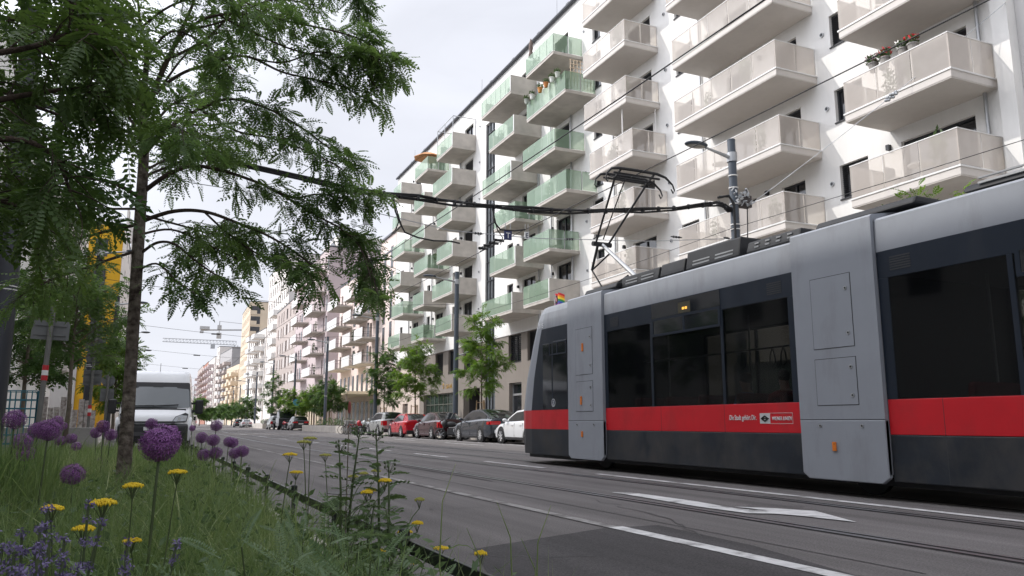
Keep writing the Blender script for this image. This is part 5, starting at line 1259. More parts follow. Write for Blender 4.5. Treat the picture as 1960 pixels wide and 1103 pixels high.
motorcycle('pale silver scooter parked next to the silver crossover', at(XN+.6, 56.7), CRZ+R(85), paint('pale_scooter_paint', (.55,.56,.55)), 'motorcycles by the bicycle stand')
motorcycle('dark red motorcycle standing between the truck and the estate car', at(XN+.5, 98.3), CRZ+R(20), red, None)
def bicycle(label, loc, rz, colr, group, lean=.06):
    t = thing('bicycle', label, 'bicycle', loc, rz, group); t.rotation_euler = (0, lean, rz)
    for y in (.52,-.52):
        o = MB(); o.tube([(0, y+.33*math.cos(a), .34+.33*math.sin(a)) for a in np.linspace(0, 2*math.pi, 25)], .02, 6, cap=False); w = o.build('wheel', M['tyre'], t)
        o = MB()
        for k in range(14): a = 2*math.pi*k/14; o.cyl((0,y,.34),(0,y+.32*math.cos(a),.34+.32*math.sin(a)),.004,3)
        o.build('spokes', M['steel'], w)
    f = MB(); bb, st_, hd = (0,-.05,.30),(0,-.22,.82),(0,.36,.85)
    for p, q in ((bb,st_),(bb,hd),((0,-.18,.72),(0,.37,.78)),(bb,(0,-.52,.34)),((0,-.2,.70),(0,-.52,.34)),(hd,(0,.52,.34)),(hd,(0,.33,1.02))): f.cyl(p, q, .018, 6)
    f.build('frame', colr, t)
    f = MB(); f.ell((0,-.25,.88),(.08,.14,.035),10,6); f.build('saddle', M['trimblk'], t, smooth=True)
    f = MB(); f.tube([(-.28,.18,1.04),(-.2,.32,1.04),(0,.34,1.03),(.2,.32,1.04),(.28,.18,1.04)],.014,6); f.build('handlebar', M['steel'], t)
    return t
gb_ = 'bicycles parked by the concrete planter'
for i, (xl, s, rz, c, lb) in enumerate([(13.7,61.5,95,'trimblk','black bicycle nearest the planter wall in the stand'),(13.8,60.6,80,'steel','silver bicycle second in the stand by the planter'),(13.7,59.7,100,'red','red bicycle in the stand between other bicycles'),(13.9,58.9,85,'trimblk','black bicycle next to the red scooter'),(14.6,63.0,70,'steel','grey bicycle leaning against the end of the planter')]):
    bicycle(lb, at(xl, s), CRZ+R(rz), M[c], gb_)
for i, (xl, s, rz, lb) in enumerate([(14.2,147,60,'left bicycle standing in front of the far white car'),(14.8,145,100,'right bicycle standing in front of the far white car')]):
    bicycle(lb, at(xl, s), CRZ+R(rz), M['trimblk'], 'bicycles far down the street')
# ================================================================== poles, lamps, wires, signs, walls, cranes
def pole_x(y, left=False):
    return (-2.75 + max(0, y-18.7)*.021) if left else (16.6 + (y-42)*.0206 if y > 30 else 16.6)
def street_lamp(label, x, y, h, arm=1.5, side=-1, second=False, r=.145, pm=None, grp='lamp posts along the street', lamp_z=None):
    t = thing('street_lamp', label, 'street lamp', (x, y, .1), 0, grp)
    p = MB(); p.tube([(0,0,0),(0,0,h*.5),(0,0,h)], [r*1.12, r, r*.86], 16); p.build('pole', pm or M['pole'], t, smooth=False, auto=30)
    p = MB(); p.cyl((0,0,h),(0,0,h+.05),r*.9,16); p.build('cap', M['pole'], t)
    z = lamp_z or h-.55
    for zz, w in ((z, .30),):
        c = MB(); c.cyl((0,0,zz-w/2),(0,0,zz+w/2),r*1.12,16); c.build('clamp', M['steel'], t)
    def head(zz, sd, a):
        p = MB(); p.tube([(sd*r,0,zz),(sd*a,0,zz+.18)], [.06,.035], 10); p.build('arm', M['steel'], t)
        l = MB(); cx = sd*(a+.36); l.ell((cx,0,zz+.22),(.42,.24,.085),20,9); lo = l.build('lamp_head', M['pole'], t, smooth=True)
        l = MB(); l.ell((cx,0,zz+.165),(.33,.17,.05),18,7); l.build('lens', mat('lamp_lens', (.35,.33,.29), .25), lo, smooth=True)
    head(z, side, arm)
    if second: head(z-4.4, -side, .6)
    for zz in (h*.36, h*.36+.07): 
        c = MB(); c.cyl((0,0,zz),(0,0,zz+.02),r*1.06,16); c.build('band', M['trim'], t)
    return t
posts = [18.7, 42.9, 61.5, 82, 102.7, 124, 146, 170, 198, 230, 265]
for i, y in enumerate(posts):
    x = pole_x(y) if y < 150 else rw(16.0, y)[0]+(y-150)*.035
    lb = ['tall grey lamp post rising behind the tram with a cluster of cable clamps', 'grey lamp post standing between the maroon saloon and the young tree', 'grey lamp post in front of the pink house, first beyond the white building',
          'grey lamp post in front of the lilac block', 'lamp post in front of the taupe house', 'lamp post before the white tower'][i] if i < 6 else 'dark lamp post far down the right pavement, number %s in the shrinking row' % ['seven','eight','nine','ten','eleven'][i-6]
    if i >= 6: lb = ['first','second','third','fourth','farthest'][i-6]+' of the slender lamp posts receding beyond the white tower'
    street_lamp(lb, x, y, [9.7,9.6,9.6,9.6,9.5,10.2,9.6,9.6,9.6,9.6,9.6][i], 1.05 if i == 0 else 1.35, -1, second=(i in (1,)))
lpost = [18.7, 42.9, 61.5, 82, 102.7]
for i, y in enumerate(lpost):
    lb = ['thick dark lamp post at the left edge of the picture', 'dark blue lamp post on the left in front of the yellow house', 'lamp post with an arm over the street left of the tree trunk', 'lamp post visible just left of the tree trunk in the distance', 'far left lamp post hidden behind the van'][i]
    street_lamp(lb, pole_x(y, True)+(.1 if i == 0 else 0), y, 9.6, 1.2, 1, pm=M['shaded_pole'], r=.235 if i == 0 else .16)
# cables: bundle hung across the street between the first pair of posts
def wire(name, label, pts, r, sag=0.0, n=6, cat='cable', group=None, m=None):
    P = []; 
    for (a, b_) in zip(pts[:-1], pts[1:]):
        for k in range(n): 
            t = k/n; p = np.array(a)*(1-t)+np.array(b_)*t; p[2] -= sag*4*t*(1-t); P.append(tuple(p))
    P.append(tuple(pts[-1])); b = MB(); b.tube(P, r, 6); o = b.build(name, m or M['black']); return tag(o, label, cat, group)
Y0 = 18.7; PX = pole_x(Y0)
bund = [on_y(*p, Y0) for p in ((588,344),(655,358),(735,371),(800,379),(870,388),(945,396),(1020,402),(1090,404),(1160,404),(1230,402),(1290,399),(1345,393),(1375,389),(1386,394),(1394,402),(1400,400))]
lp = np.array([-2.7, Y0, float(bund[0][2])+.95])
pts = [lp, lp*.45+np.array(bund[0])*.55-np.array([0,0,.12])] + [np.array(q) for q in bund]
fb = thing('feeder_cable', 'thick bundle of black feeder cables slung across the street at the first lamp posts', 'cable', tuple(pts[0]))
o0 = Vector(pts[0])
for k, (dy, dz, r_) in enumerate(((0,0,.032),(.05,.035,.026),(-.05,.03,.026),(.02,-.05,.03))):
    b = MB(); P = [Vector(q)-o0+Vector((0, dy+.03*math.sin(i*1.7+k*2), dz+.035*math.sin(i*2.3+k*1.3))) for i, q in enumerate(pts)]
    b.tube([P[0]]+[p for p in P[1:]], r_, 7); b.build('strand', M['black'], fb)
for i in range(1, len(pts)-1):
    for t_ in (0,.5): q = Vector(pts[i])*(1-t_)+Vector(pts[i+1])*t_-o0; d = (Vector(pts[i+1])-Vector(pts[i])).normalized(); b = MB(); b.cyl(q-d*.02, q+d*.02, .085, 8); b.build('tie', M['trimblk'], fb)
# hanging loops feeding the contact wires
def loop(label, pixels, y, r=.022, y1=None):
    P = [Vector(on_y(px, py, y+(0 if y1 is None else (y1-y)*i/(len(pixels)-1)))) for i, (px, py) in enumerate(pixels)]
    b = MB(); b.tube(P, r, 6); return tag(b.build('feeder_loop', M['black']), label, 'cable', 'cable loops under the feeder bundle')
loop('outer cable loop dropping from the bundle to the near contact wire', [(750,374),(757,405),(767,430),(775,445),(800,455),(830,461),(862,462),(880,466)], Y0)
loop('inner cable loop curling below the bundle at the near contact wire', [(748,375),(755,395),(763,425),(757,440),(750,447)], Y0, .018, Y0+2.5)
loop('thin cable loop beside the inner one at the near contact wire', [(751,374),(765,420),(769,432),(760,440),(754,448)], Y0, .016, Y0+2.5)
loop('cable loop dropping from the bundle beside the T sign', [(944,398),(946,425),(958,440),(985,442),(1005,440)], Y0)
loop('thin cable loop curling down left of the T sign', [(942,398),(952,440),(962,455),(958,468)], Y0, .016, Y0+2.5)
# span wire with the small signs
sp = [on_y(*p, Y0) for p in ((365,350),(560,380),(700,403),(860,441),(970,452),(1040,457),(1130,459),(1240,462),(1395,457))]
lq = np.array([-2.7, Y0, float(sp[0][2])+.9])
b = MB(); b.tube([Vector(lq)]+[Vector(q) for q in sp]+[Vector((PX, Y0, float(sp[-1][2])+.02))], .011, 5); tag(b.build('span_wire', M['steel']), 'thin span wire carrying the blank plate and the letter signs', 'cable')
def ins(p, q, label, r=.035):
    b = MB(); b.cyl(p, q, r*.5, 6)
    for k in range(3): 
        t = .25+.25*k; c = Vector(p).lerp(Vector(q), t); d = (Vector(q)-Vector(p)).normalized()*.02; b.cyl(c-d, c+d, r, 8)
    return tag(b.build('insulator', M['trimblk']), label, 'insulator', 'insulators in the wires')
for a, c, lb in (((1080,458),(1100,458),'insulator in the thin span wire left of the pantograph'),((1284,453),(1305,455),'insulator in the thin span wire right of the pantograph'),((1385,455),(1397,457),'insulator where the span wire meets the lamp post'),((905,446),(925,448),'insulator in the span wire left of the T sign')):
    ins(on_y(*a, Y0+.02), on_y(*c, Y0+.02), lb)
def hang_sign(label, px, py, w, h, y, body, fg, txt, rz=0.0):
    p = on_y(px, py, y); t = thing('hanging_sign', label, 'sign', tuple(p), rz)
    b = MB(); b.box(-w/2,-.02,-h/2,w/2,.02,h/2); b.build('plate', body, t)
    b = MB(); b.box(-w*.36,-.008,h/2,-w*.30,.008,h/2+.22); b.box(w*.30,-.008,h/2,w*.36,.008,h/2+.22); b.build('hanger', M['steel'], t)
    if txt: 
        o = text_obj('letter', txt, h*.92, (0, -.024, -h*.33), (R(90),0,0), fg, t, align='CENTER')
    return t
hang_sign('blank grey plate hanging from the span wire against the sky', 704, 421, .235, .26, Y0, mat('grey_plate', (.46,.47,.48), .6), None, None, 0)
hang_sign('dark blue sign with a white letter T hanging on the span wire', 972, 451, .22, .24, Y0, mat('navy_sign', (.012,.02,.09), .5), M['sky_white'], 'T', 0)
hang_sign('pale sign with a dark letter E hanging beside the blue sign', 1008, 451, .13, .2, Y0, mat('white_sign', (.62,.63,.62), .5), M['text_dark'], 'E', 0)
# contact wires over both tracks, feeder line along the right posts
def bendx(y): return max(0, y-40)*.0206
wire('contact_wire', 'contact wire above the near track', [(6.2+bendx(y), y, 5.72+.05*(i % 2)) for i, y in enumerate((-20,0,18.7,42.9,61.5,82,102.7,150))], .010, .05, 4, group='contact wires')
wire('contact_wire', 'contact wire above the far track touching the pantograph', [(9.3+bendx(y), y, 6.15) for y in (-20,0,18.7,42.9,61.5,82,102.7,150)], .010, .02, 4, group='contact wires')
fz = float(on_x(1400, 442, PX)[2])
wire('feeder_wire', 'thin feeder wire running from post to post along the right pavement', [(PX-.2, -12, fz)]+[(pole_x(y)-.2, y, fz) for y in posts[:6]], .009, .18, 5)
a = on_x(1925, 5, 22.0)
wire('stay_wire', 'thin stay wire rising from the lamp post behind the tram to the white wall', [on_x(1432, 395, 17.0), a], .010, .1, 8, m=M['steel'])
q0, q1 = on_x(1706, 211, float(on_x(1432,395,17.0)[0]*.49+22*.51)), None
P0 = Vector(on_x(1432,395,17.0)); P1 = Vector(a); 
b = MB()
for k in range(9): c = P0.lerp(P1, .555+.005*k)+Vector((0,0,-.10)); b.ell(tuple(c+Vector((.03*math.sin(k*3),0,.06*math.sin(k*2.1)))), (.06,.06,.05), 6, 5)
tag(b.build('insulator', M['steel']), 'knobbly insulator strung in the stay wire before the beige balcony', 'insulator')
# section insulators hanging in the contact wires
for (px, py, xx, lb) in ((1160-460,478,6.2,'long black section insulator in the near contact wire against the sky'),(935,462,9.3,'section insulator in the far contact wire left of the T sign')):
    p = on_x(px, py, xx); b = MB(); zc = 5.85 if xx < 7 else 6.2; yc = float(p[1])
    for k in range(4): b.tube([(xx-.09+.06*k, yc-.9+.12*k, zc+.03*math.sin(k*2)),(xx-.09+.06*k, yc+.5+.12*k, zc+.03*math.sin(k*2+1))], .014, 6)
    for k in range(4): b.box(xx-.16, yc-.8+.4*k, zc-.03, xx+.16, yc-.775+.4*k, zc+.05)
    tag(b.build('section_insulator', M['black']), lb, 'insulator', 'section insulators in the contact wires')
# cable clamp cluster and clamps on the near post
cl = thing('cable_clamps', 'tangle of grey cable clamps and a dark box on the lamp post behind the tram', 'cable clamps', (PX, Y0, 0))
cz = float(on_x(1405, 382, PX)[2]); b = MB(); rng = random.Random(4)
for k in range(26):
    p = Vector((rng.uniform(-.25,.45), rng.uniform(-.35,-.12), cz+rng.uniform(-.2,.24))); b.bar(p, p+Vector((rng.uniform(-.12,.12),rng.uniform(-.1,.1),rng.uniform(-.12,.12))), rng.uniform(.03,.07))
b.build('clamp_pieces', M['steel'], cl)
b = MB(); b.box(.15,-.12,cz-.22,.62,.12,cz+.16); b.build('junction_box', mat('brown_box', (.06,.05,.05), .6), cl)
b = MB(); b.tube([(-.65,0,cz-.02),(-.3,-.1,cz+.06),(-.18,-.18,cz-.2),(-.17,-.17,cz-.9),(-.17,-.17,cz-2.2),(-.16,-.16,cz-5.5)], .04, 7); b.tube([(-.6,.0,cz+.02),(-.28,-.12,cz+.02),(-.2,-.2,cz-.3),(-.19,-.19,cz-1.6)], .03, 6); b.tube([(.42,-.12,cz-.2),(.40,-.1,cz-1.0),(.33,-.1,cz-1.9)], .018, 6)
b.build('down_cable', M['black'], cl)
b = MB()
for zz in (cz+.75,cz+.35,cz-.18,cz-.85,cz-1.0,cz-1.45,cz-1.6,cz-1.95): b.cyl((0,0,zz),(0,0,zz+.035),.158,16)
b.build('steel_band', M['trim'], cl)
# span wires further down the street
for y in posts[1:6]:
    xr, xl_ = pole_x(y), pole_x(y, True)
    z1 = 7.2
    wire('span_wire', 'thin span wire between the lamp posts %s' % {42.9:'at the maroon saloon',61.5:'at the pink house',82:'at the lilac block',102.7:'before the taupe house',124:'before the white tower'}[y], [(xl_, y, z1+.7),(xl_*.5+xr*.5, y, z1),(xr, y, z1+.6)], .012, .05, 6, group='span wires down the street')
    b = MB(); b.box(4.5,y-.05,z1+.1,5.1,y+.05,z1+.19); tag(b.build('insulator', M['trimblk']), 'small insulator in the span wire %s' % {42.9:'at the maroon saloon',61.5:'at the pink house',82:'at the lilac block',102.7:'before the taupe house',124:'before the white tower'}[y], 'insulator', 'insulators in the wires')
# ---------------------------------------------------------------- signs on the left
def sign_post(label, px, Y, top, plates, bands, r=.04, tilt=0.0):
    x = float(on_y(px, 800, Y)[0]); t = thing('sign_post', label, 'sign', (x, Y, .1)); t.rotation_euler = (0, tilt, 0)
    b = MB(); b.cyl((0,0,0),(0,0,top),r,10); b.build('post', M['post_grey'], t)
    for z in bands:
        for k in range(3):
            b = MB(); b.cyl((0,0,z+k*.10),(0,0,z+.099+k*.10),r+.008,12); b.build('reflective_band', [M['red'], M['white_paint'], M['red']][k], t)
    for kind, z, w, h in plates:
        b = MB()
        if kind == 'round': b.cyl((0,.05,z),(0,.065,z),w/2,28)
        elif kind == 'tri': b.prism([(-w/2,z-h/2),(w/2,z-h/2),(0,z+h/2)], 'y', .05, .065)
        else: b.box(-w/2,.05,z-h/2,w/2,.065,z+h/2)
        b.box(-w*.42,.02,z-h*.28,w*.42,.049,z-h*.22); b.box(-w*.42,.02,z+h*.22,w*.42,.049,z+h*.28)
        b.build('sign_back', mat('shaded_sign_back', (.13,.135,.135), .6), t)  # grey darkened to carry the shade of the trees
    return t
sign_post('tilted sign post with a wide grey plate and a red and white band', 72, 18, 3.1, [('box', 2.62, .66, .38)], [1.62], .05, R(1.5))
sign_post('sign post with a triangle, two plates and a round sign seen from behind', 170, 25, 3.7, [('tri',3.45,.55,.5),('box',2.98,.5,.4),('round',2.6,.42,.42),('box',2.05,.46,.42)], [.98,.3])
sign_post('short sign post with a round sign above a square plate seen from behind', 201, 30, 2.5, [('round',2.2,.42,.42),('box',1.72,.42,.42)], [])
# blue wire cage trolley
cg = thing('cage_trolley', 'turquoise blue wire cage trolley standing on the left pavement', 'trolley', tuple(on_y(28, 830, 20)[:2])+(.12,))
m = mat('turquoise_wire', (.02,.16,.22), .5); b = MB()
for s in (-.45,.45):
    for k in range(9): b.cyl((-.4+k*.1, s, .15), (-.4+k*.1, s, 1.45), .010, 5)
    for k in range(8): b.cyl((-.4, s, .15+k*.185), (.4, s, .15+k*.185), .010, 5)
for s in (-.4,.4):
    for k in range(9): b.cyl((s, -.45+k*.112, .15), (s, -.45+k*.112, 1.45), .010, 5)
    for k in range(8): b.cyl((s, -.45, .15+k*.185), (s, .45, .15+k*.185), .010, 5)
b.build('cage', m, cg)
b = MB(); b.box(-.42,-.47,.12,.42,.47,.16); b.build('floor', m, cg)
for x in (-.36,.36):
    for y in (-.4,.4): b = MB(); b.cyl((x-.02,y,.06),(x+.02,y,.06),.06,12); b.build('castor', M['trimblk'], cg)
pw = MB(); x0 = float(on_y(60,800,34)[0])
for k in range(10): pw.box(-.9+k*.2, -.02, .1, -.72+k*.2, .02, 1.5+.25*math.sin(k*1.9))
hz_ = thing('notice_fence', 'pale fence panel covered with torn posters behind the cage trolley', 'fence', (x0+1.0, 34, .1)); pw.build('panel', mat('torn_posters', (.42,.33,.30), .8, var=.5, scale=9, col2=(.62,.58,.55), detail=8), hz_)
# low concrete wall beyond the bed and planters on the right
lw = MB(); lw.box(-4.6,-.15,0,-.9,.15,.72); o = lw.build('low_wall', M['concrete_dark'], bevel=.02); o.location = (0, 23.6, .05); tag(o, 'low grey concrete wall between the flower bed and the van', 'wall')
def planter(label, xl, s0, s1, w, h):
    t = thing('planter', label, 'planter', rw(xl, s0), -TH)
    b = MB(); b.box(0,0,0,w,s1-s0,h); b.build('concrete_body', M['concrete'], t, bevel=.02)
    b = MB(); b.box(.12,.12,h+.001,w-.12,s1-s0-.12,h+.03); b.build('soil', M['soil'], t)
    b = MB(); b.box(.2,-.02,h,.9,.5,h+.45); b.build('seat_block', M['concrete_dark'], t, bevel=.02)
    V = leaf_ball(None, 500, (w*.6,(s1-s0)*.5,h+.3), (w*.4,(s1-s0)*.47,.45), .10, RNG); np_mesh('foliage', V, np.arange(len(V)).reshape(-1,4), M['leaf_pot'], t)
    return t
planter('long low concrete planter wall beyond the bicycles', 14.0, 65, 85, 2.2, .62)
planter('distant concrete planter before the far white car', 14.3, 122, 134, 2.4, .75)
bl = thing('round_sign', 'round blue sign above the dark truck in the distance', 'sign', rw(15.4, 98.5, .1), -TH)
b = MB(); b.cyl((0,0,0),(0,0,3.6),.04,8); b.build('post', M['steel'], bl); b = MB(); b.cyl((0,-.05,3.2),(0,-.07,3.2),.42,24); b.build('disc', mat('blue_sign_face', (.03,.22,.36), .5), bl)
# ---------------------------------------------------------------- cranes beyond the houses
def crane(label, px_root, py, px_tip, Y, lattice, group='tower cranes beyond the houses', mast_px=None):
    a = Vector(on_y(px_root, py, Y)); tip = Vector(on_y(px_tip[0], px_tip[1], Y-10))
    t = thing('tower_crane', label, 'crane', (a.x, a.y, 0), 0, group); o = Vector((a.x, a.y, 0)); A = a-o; T = tip-o; m = M['steel']
    b = MB(); hgt = A.z
    for dx, dy in ((-.8,-.8),(.8,-.8),(.8,.8),(-.8,.8)): b.bar((dx,dy,0),(dx,dy,hgt),.16)
    for k in range(int(hgt/2.5)):
        z = k*2.5; b.bar((-.8,-.8,z),(.8,-.8,z+2.5),.09); b.bar((.8,-.8,z),(.8,.8,z+2.5),.09)
    b.build('mast', m, t)
    b = MB()
    if lattice:
        n = 22; up = Vector((0,0,2.0))
        b.bar(A, T, .32); b.bar(A+up, T+up*.8, .28)
        for k in range(n):
            p = A.lerp(T, k/n); q = A.lerp(T, (k+1)/n); b.bar(p, p+up*(1-.2*k/n), .16); b.bar(p+up*(1-.2*k/n), q, .14)
        b.box(*(A.lerp(T,.33)+Vector((-1,-1,-2.2))), *(A.lerp(T,.33)+Vector((1,1,-.3))))
    else:
        b.bar(A, T, .5, .5); d = (T-A)
        b.box(*(A.lerp(T,.97)+Vector((-.8,-.8,.26))), *(A.lerp(T,.97)+Vector((2.4,.8,1.3)))); b.box(*(A.lerp(T,.97)+Vector((-.7,-.8,-1.0))), *(A.lerp(T,.97)+Vector((.5,.8,-.26))))
        c = A.lerp(T,.60); b.box(*(c+Vector((-.7,-.7,.26))), *(c+Vector((.7,.7,1.7)))); b.bar(c+Vector((0,0,1.5)), c+Vector((0,0,3.2)), .3); b.bar(c+Vector((0,0,3.1)), A+Vector((0,0,2.2)), .14); b.bar(c+Vector((0,0,-2.8)), c, .25); b.box(*(c+Vector((-.8,-.5,-3.0))), *(c+Vector((.8,.5,-1.0))))
    b.build('jib', m, t)
crane('crane with a counterweight and cabin reaching out beside the cream tower', 470, 632, (384,632), 300, False)
crane('lattice jib crane stretching far left beyond the houses', 452, 661, (311,654), 420, True)
# ================================================================== trees
M['leaf_a'] = leafmat('locust_leaf', (.062,.118,.040), (.155,.24,.080), .48, 1.1)
M['leaf_b'] = leafmat('locust_leaf_near_shaded', (.034,.070,.025), (.095,.155,.045), .42, 1.6)  # locust greens darkened, shade put into the nearer crown's colour
M['leaf_c'] = leafmat('young_street_tree_leaf', (.075,.150,.028), (.15,.245,.055), .45, .8)
M['leaf_d'] = leafmat('deep_green_street_leaf', (.045,.098,.030), (.095,.165,.045), .38, .8)
def leaf_template(pairs, wid, lw, curve=.18, ang=62, tip=True, rach=.012):
    """pinnate leaf of unit length along +x, leaflets as pointed quads"""
    V = []; 
    def quad(p, d, n, L, w): 
        d = d/np.linalg.norm(d); s = np.cross(n, d); V.extend([p, p+d*L*.45+s*w, p+d*L, p+d*L*.45-s*w])
    zc = lambda x: -curve*x*x
    for k in range(pairs):
        x = .16+.80*k/(pairs-1) if pairs > 1 else .5; L = wid*(1-.45*abs(2*(k/(max(1,pairs-1)))-.9)**2)
        for s in (-1, 1):
            a = R(ang-12*k/pairs); d = np.array([math.cos(a), s*math.sin(a), -.18]); quad(np.array([x,0,zc(x)]), d, np.array([0.2*random.uniform(-1,1),.35*s,1.0]), L, lw)
    if tip: quad(np.array([.97,0,zc(.97)]), np.array([1,0,-.4]), np.array([0,0,1.]), wid*.8, lw)
    V.extend([np.array([0,-rach,0]), np.array([0,rach,0]), np.array([1,rach*.4,zc(1)]), np.array([1,-rach*.4,zc(1)])])
    return np.array(V)
def place_leaves(tmpls, P, D, U, S):
    """instances of leaf templates: positions P, axis D, up U, scale S -> stacked vertices"""
    D = D/np.linalg.norm(D, axis=1)[:,None]; Y = np.cross(U, D); Y /= (np.linalg.norm(Y, axis=1)[:,None]+1e-9); Z = np.cross(D, Y)
    out = []; idx = RNG.integers(0, len(tmpls), len(P))
    for t, T in enumerate(tmpls):
        m = idx == t; 
        if not m.any(): continue
        B = np.stack([D[m], Y[m], Z[m]], 1)*S[m][:,None,None]
        out.append((np.einsum('vk,nkj->nvj', T, B)+P[m][:,None,:]).reshape(-1,3))
    return np.concatenate(out)
LT = [leaf_template(p, .26, .060, c_) for p, c_ in ((6,.1),(7,.3),(8,.2),(7,.45),(5,.0))]
LT_S = [leaf_template(p, .44, .105, .25) for p in (4,5,4)]
def smooth_path(pts, n):
    pts = np.array(pts, float); t = np.linspace(0, len(pts)-1, n); out = []
    for u in t:
        i = min(int(u), len(pts)-2); f = u-i; p0 = pts[max(i-1,0)]; p1 = pts[i]; p2 = pts[i+1]; p3 = pts[min(i+2,len(pts)-1)]
        out.append(.5*((2*p1)+(-p0+p2)*f+(2*p0-5*p1+4*p2-p3)*f*f+(-p0+3*p1-3*p2+p3)*f**3))
    return np.array(out)
class Crown:
    def __init__(s): s.P=[]; s.D=[]; s.U=[]; s.S=[]; s.wood = MB()
    def leaf(s, p, d, sc):
        s.P.append(p); s.D.append(d); u = np.array([RNG.normal()*.35, RNG.normal()*.35, 1.0]); s.U.append(u); s.S.append(sc)
    def twig(s, p, d, L, sc, n, r=.004):
        d = d/np.linalg.norm(d); pts = [p]; q = p.copy(); m = 5; dd = d.copy()
        for k in range(m):
            dd = dd+np.array([RNG.normal()*.13, RNG.normal()*.13, RNG.normal()*.08-.09]); dd /= np.linalg.norm(dd); q = q+dd*L/m; pts.append(q)
        s.wood.tube(pts, [r*(1-.7*i/m) for i in range(m+1)], 4, cap=False); pts = np.array(pts)
        side = RNG.choice([-1,1])
        for k in range(n):
            u = (.15+.85*k/n)*m; i = min(int(u), m-1); f = u-i; c = pts[i]*(1-f)+pts[i+1]*f; t = pts[i+1]-pts[i]; t /= np.linalg.norm(t)
            lat = np.cross(t, [0,0,1.0]); ln = np.linalg.norm(lat); lat = lat/ln if ln > .1 else np.array([1.,0,0]); side = -side
            a = .5+.5*RNG.random(); ld = t*(1-a*.45)+lat*side*a+np.array([RNG.normal()*.3,RNG.normal()*.3,-.22+RNG.normal()*.42])
            s.leaf(c, ld, sc*(.75+.5*RNG.random()))
        s.leaf(pts[-1], dd+np.array([0,0,-.15]), sc)
    def branch(s, pts, r0, r1, start=.35, tw=7, L=.5, sc=.19, n=6, spread=.9, up=.0):
        """pts: polyline (n,3); twigs along the outer part"""
        P = smooth_path(pts, max(10, len(pts)*5)); s.wood.tube([tuple(p) for p in P], [r0+(r1-r0)*i/(len(P)-1) for i in range(len(P))], 7, cap=False)
        m = len(P); Ltot = np.linalg.norm(np.diff(P, axis=0), axis=1).sum(); cnt = int(tw*Ltot)
        for k in range(cnt):
            u = start+(1-start)*RNG.random(); i = min(int(u*(m-1)), m-2); t = P[i+1]-P[i]; t /= np.linalg.norm(t)
            rd = RNG.normal(size=3); rd[2] *= .45; rd -= t*rd.dot(t); rd /= np.linalg.norm(rd)
            s.twig(P[i]+(P[i+1]-P[i])*RNG.random(), t*(.45+.4*RNG.random())+rd*spread+np.array([0,0,up]), L*(.55+.7*RNG.random())*(1-.35*u), sc, n)
        s.twig(P[-1], P[-1]-P[-2], L*.7, sc, n)
    def finish(s, root, m, tm, bark, name='crown'):
        s.wood.build('branches', bark, root, smooth=True)
        V = place_leaves(tm, np.array(s.P), np.array(s.D), np.array(s.U), np.array(s.S)); V -= np.array(root.location)
        return np_mesh(name, V, np.arange(len(V)).reshape(-1,4), m, root)
def shift_wood(c, root):
    o = Vector(root.location); c.wood.v = [tuple(Vector(p)-o) for p in c.wood.v]
# ---- the young honey locust in the flower bed
TYD = 7.4
def px3(pts, y0=TYD, y1=TYD): 
    n = len(pts); return [on_y(p[0], p[1], (y0+(y1-y0)*i/(n-1)) if len(p) < 3 else p[2]) for i, p in enumerate(pts)]
base = on_y(234, 960, TYD); bz = .1
lt = thing('locust_tree', 'honey locust tree with mottled trunk and feathery leaves standing in the flower bed', 'tree', (float(base[0]), TYD, bz))
tk = px3([(232,975),(240,860),(247,760),(253,660),(259,560),(266,450),(273,340),(276,270),(272,215)])
P = smooth_path(tk, 40); rr = np.interp(np.linspace(0,1,40), [0,.12,.3,.6,1], [.070,.057,.050,.049,.038])
b = MB(); b.tube([tuple(p-np.array(lt.location)) for p in P], list(rr), 18)
M['bark_locust'] = mat('mottled_locust_bark', srgb(66,52,46), .92, var=.3, scale=16, bump=1.4, bscale=30, col2=srgb(140,130,120), detail=8)
b.build('trunk', M['bark_locust'], lt, smooth=True)
c = Crown()
def BR(pts, y1, r0=.022, **k):
    k['tw'] = k.get('tw',8)*1.4; k['L'] = k.get('L',.5)*.72; k['sc'] = .145
    c.branch(px3(pts, TYD, y1), r0, .006, **k)
# leaders
BR([(272,215),(258,160),(235,140),(215,90),(190,10),(170,-80)], 7.3, .036, start=.3, tw=8)
BR([(272,215),(278,150),(280,100),(268,40),(258,-70)], 7.6, .034, start=.2, tw=8)
BR([(274,230),(305,150),(342,70),(372,0),(395,-80)], 7.2, .030, start=.25, tw=8)
# right-hand limbs traced along their real runs
BR([(335,85),(380,42),(430,28),(500,30),(570,45),(640,60),(700,80),(742,118)], 6.8, .016, start=.3, tw=15, n=7, L=.46)
BR([(420,30),(480,60),(560,95),(640,110),(700,105),(748,125)], 6.6, .010, start=.25, tw=14, n=7, L=.42)
BR([(330,110),(400,70),(480,-10),(560,-40),(650,-30),(690,10)], 7.9, .014, start=.3, tw=13, n=7)
BR([(298,175),(350,140),(405,122),(470,108),(540,138),(600,152),(655,166),(715,198)], 7.0, .016, start=.5, tw=9, n=7, L=.36)
BR([(470,108),(540,120),(610,100),(680,120),(725,175)], 6.7, .009, start=.3, tw=11, n=6, L=.38)
BR([(274,290),(330,240),(390,205),(440,190),(505,205),(570,240),(625,280),(668,312)], 7.0, .018, start=.4, tw=12, n=7, L=.42)
BR([(390,215),(450,250),(520,265),(590,290),(650,320)], 6.6, .010, start=.2, tw=13, n=7, L=.42)
BR([(271,370),(320,335),(370,318),(430,328),(500,352),(560,378),(610,372),(668,382)], 6.9, .022, start=.3, tw=12, n=7, L=.44)
BR([(500,352),(560,385),(610,415),(655,440),(690,475),(712,540)], 6.3, .012, start=.15, tw=12, n=7, L=.38)
BR([(600,380),(650,368),(690,372),(725,368)], 6.2, .007, start=.3, tw=12, n=6, L=.26)
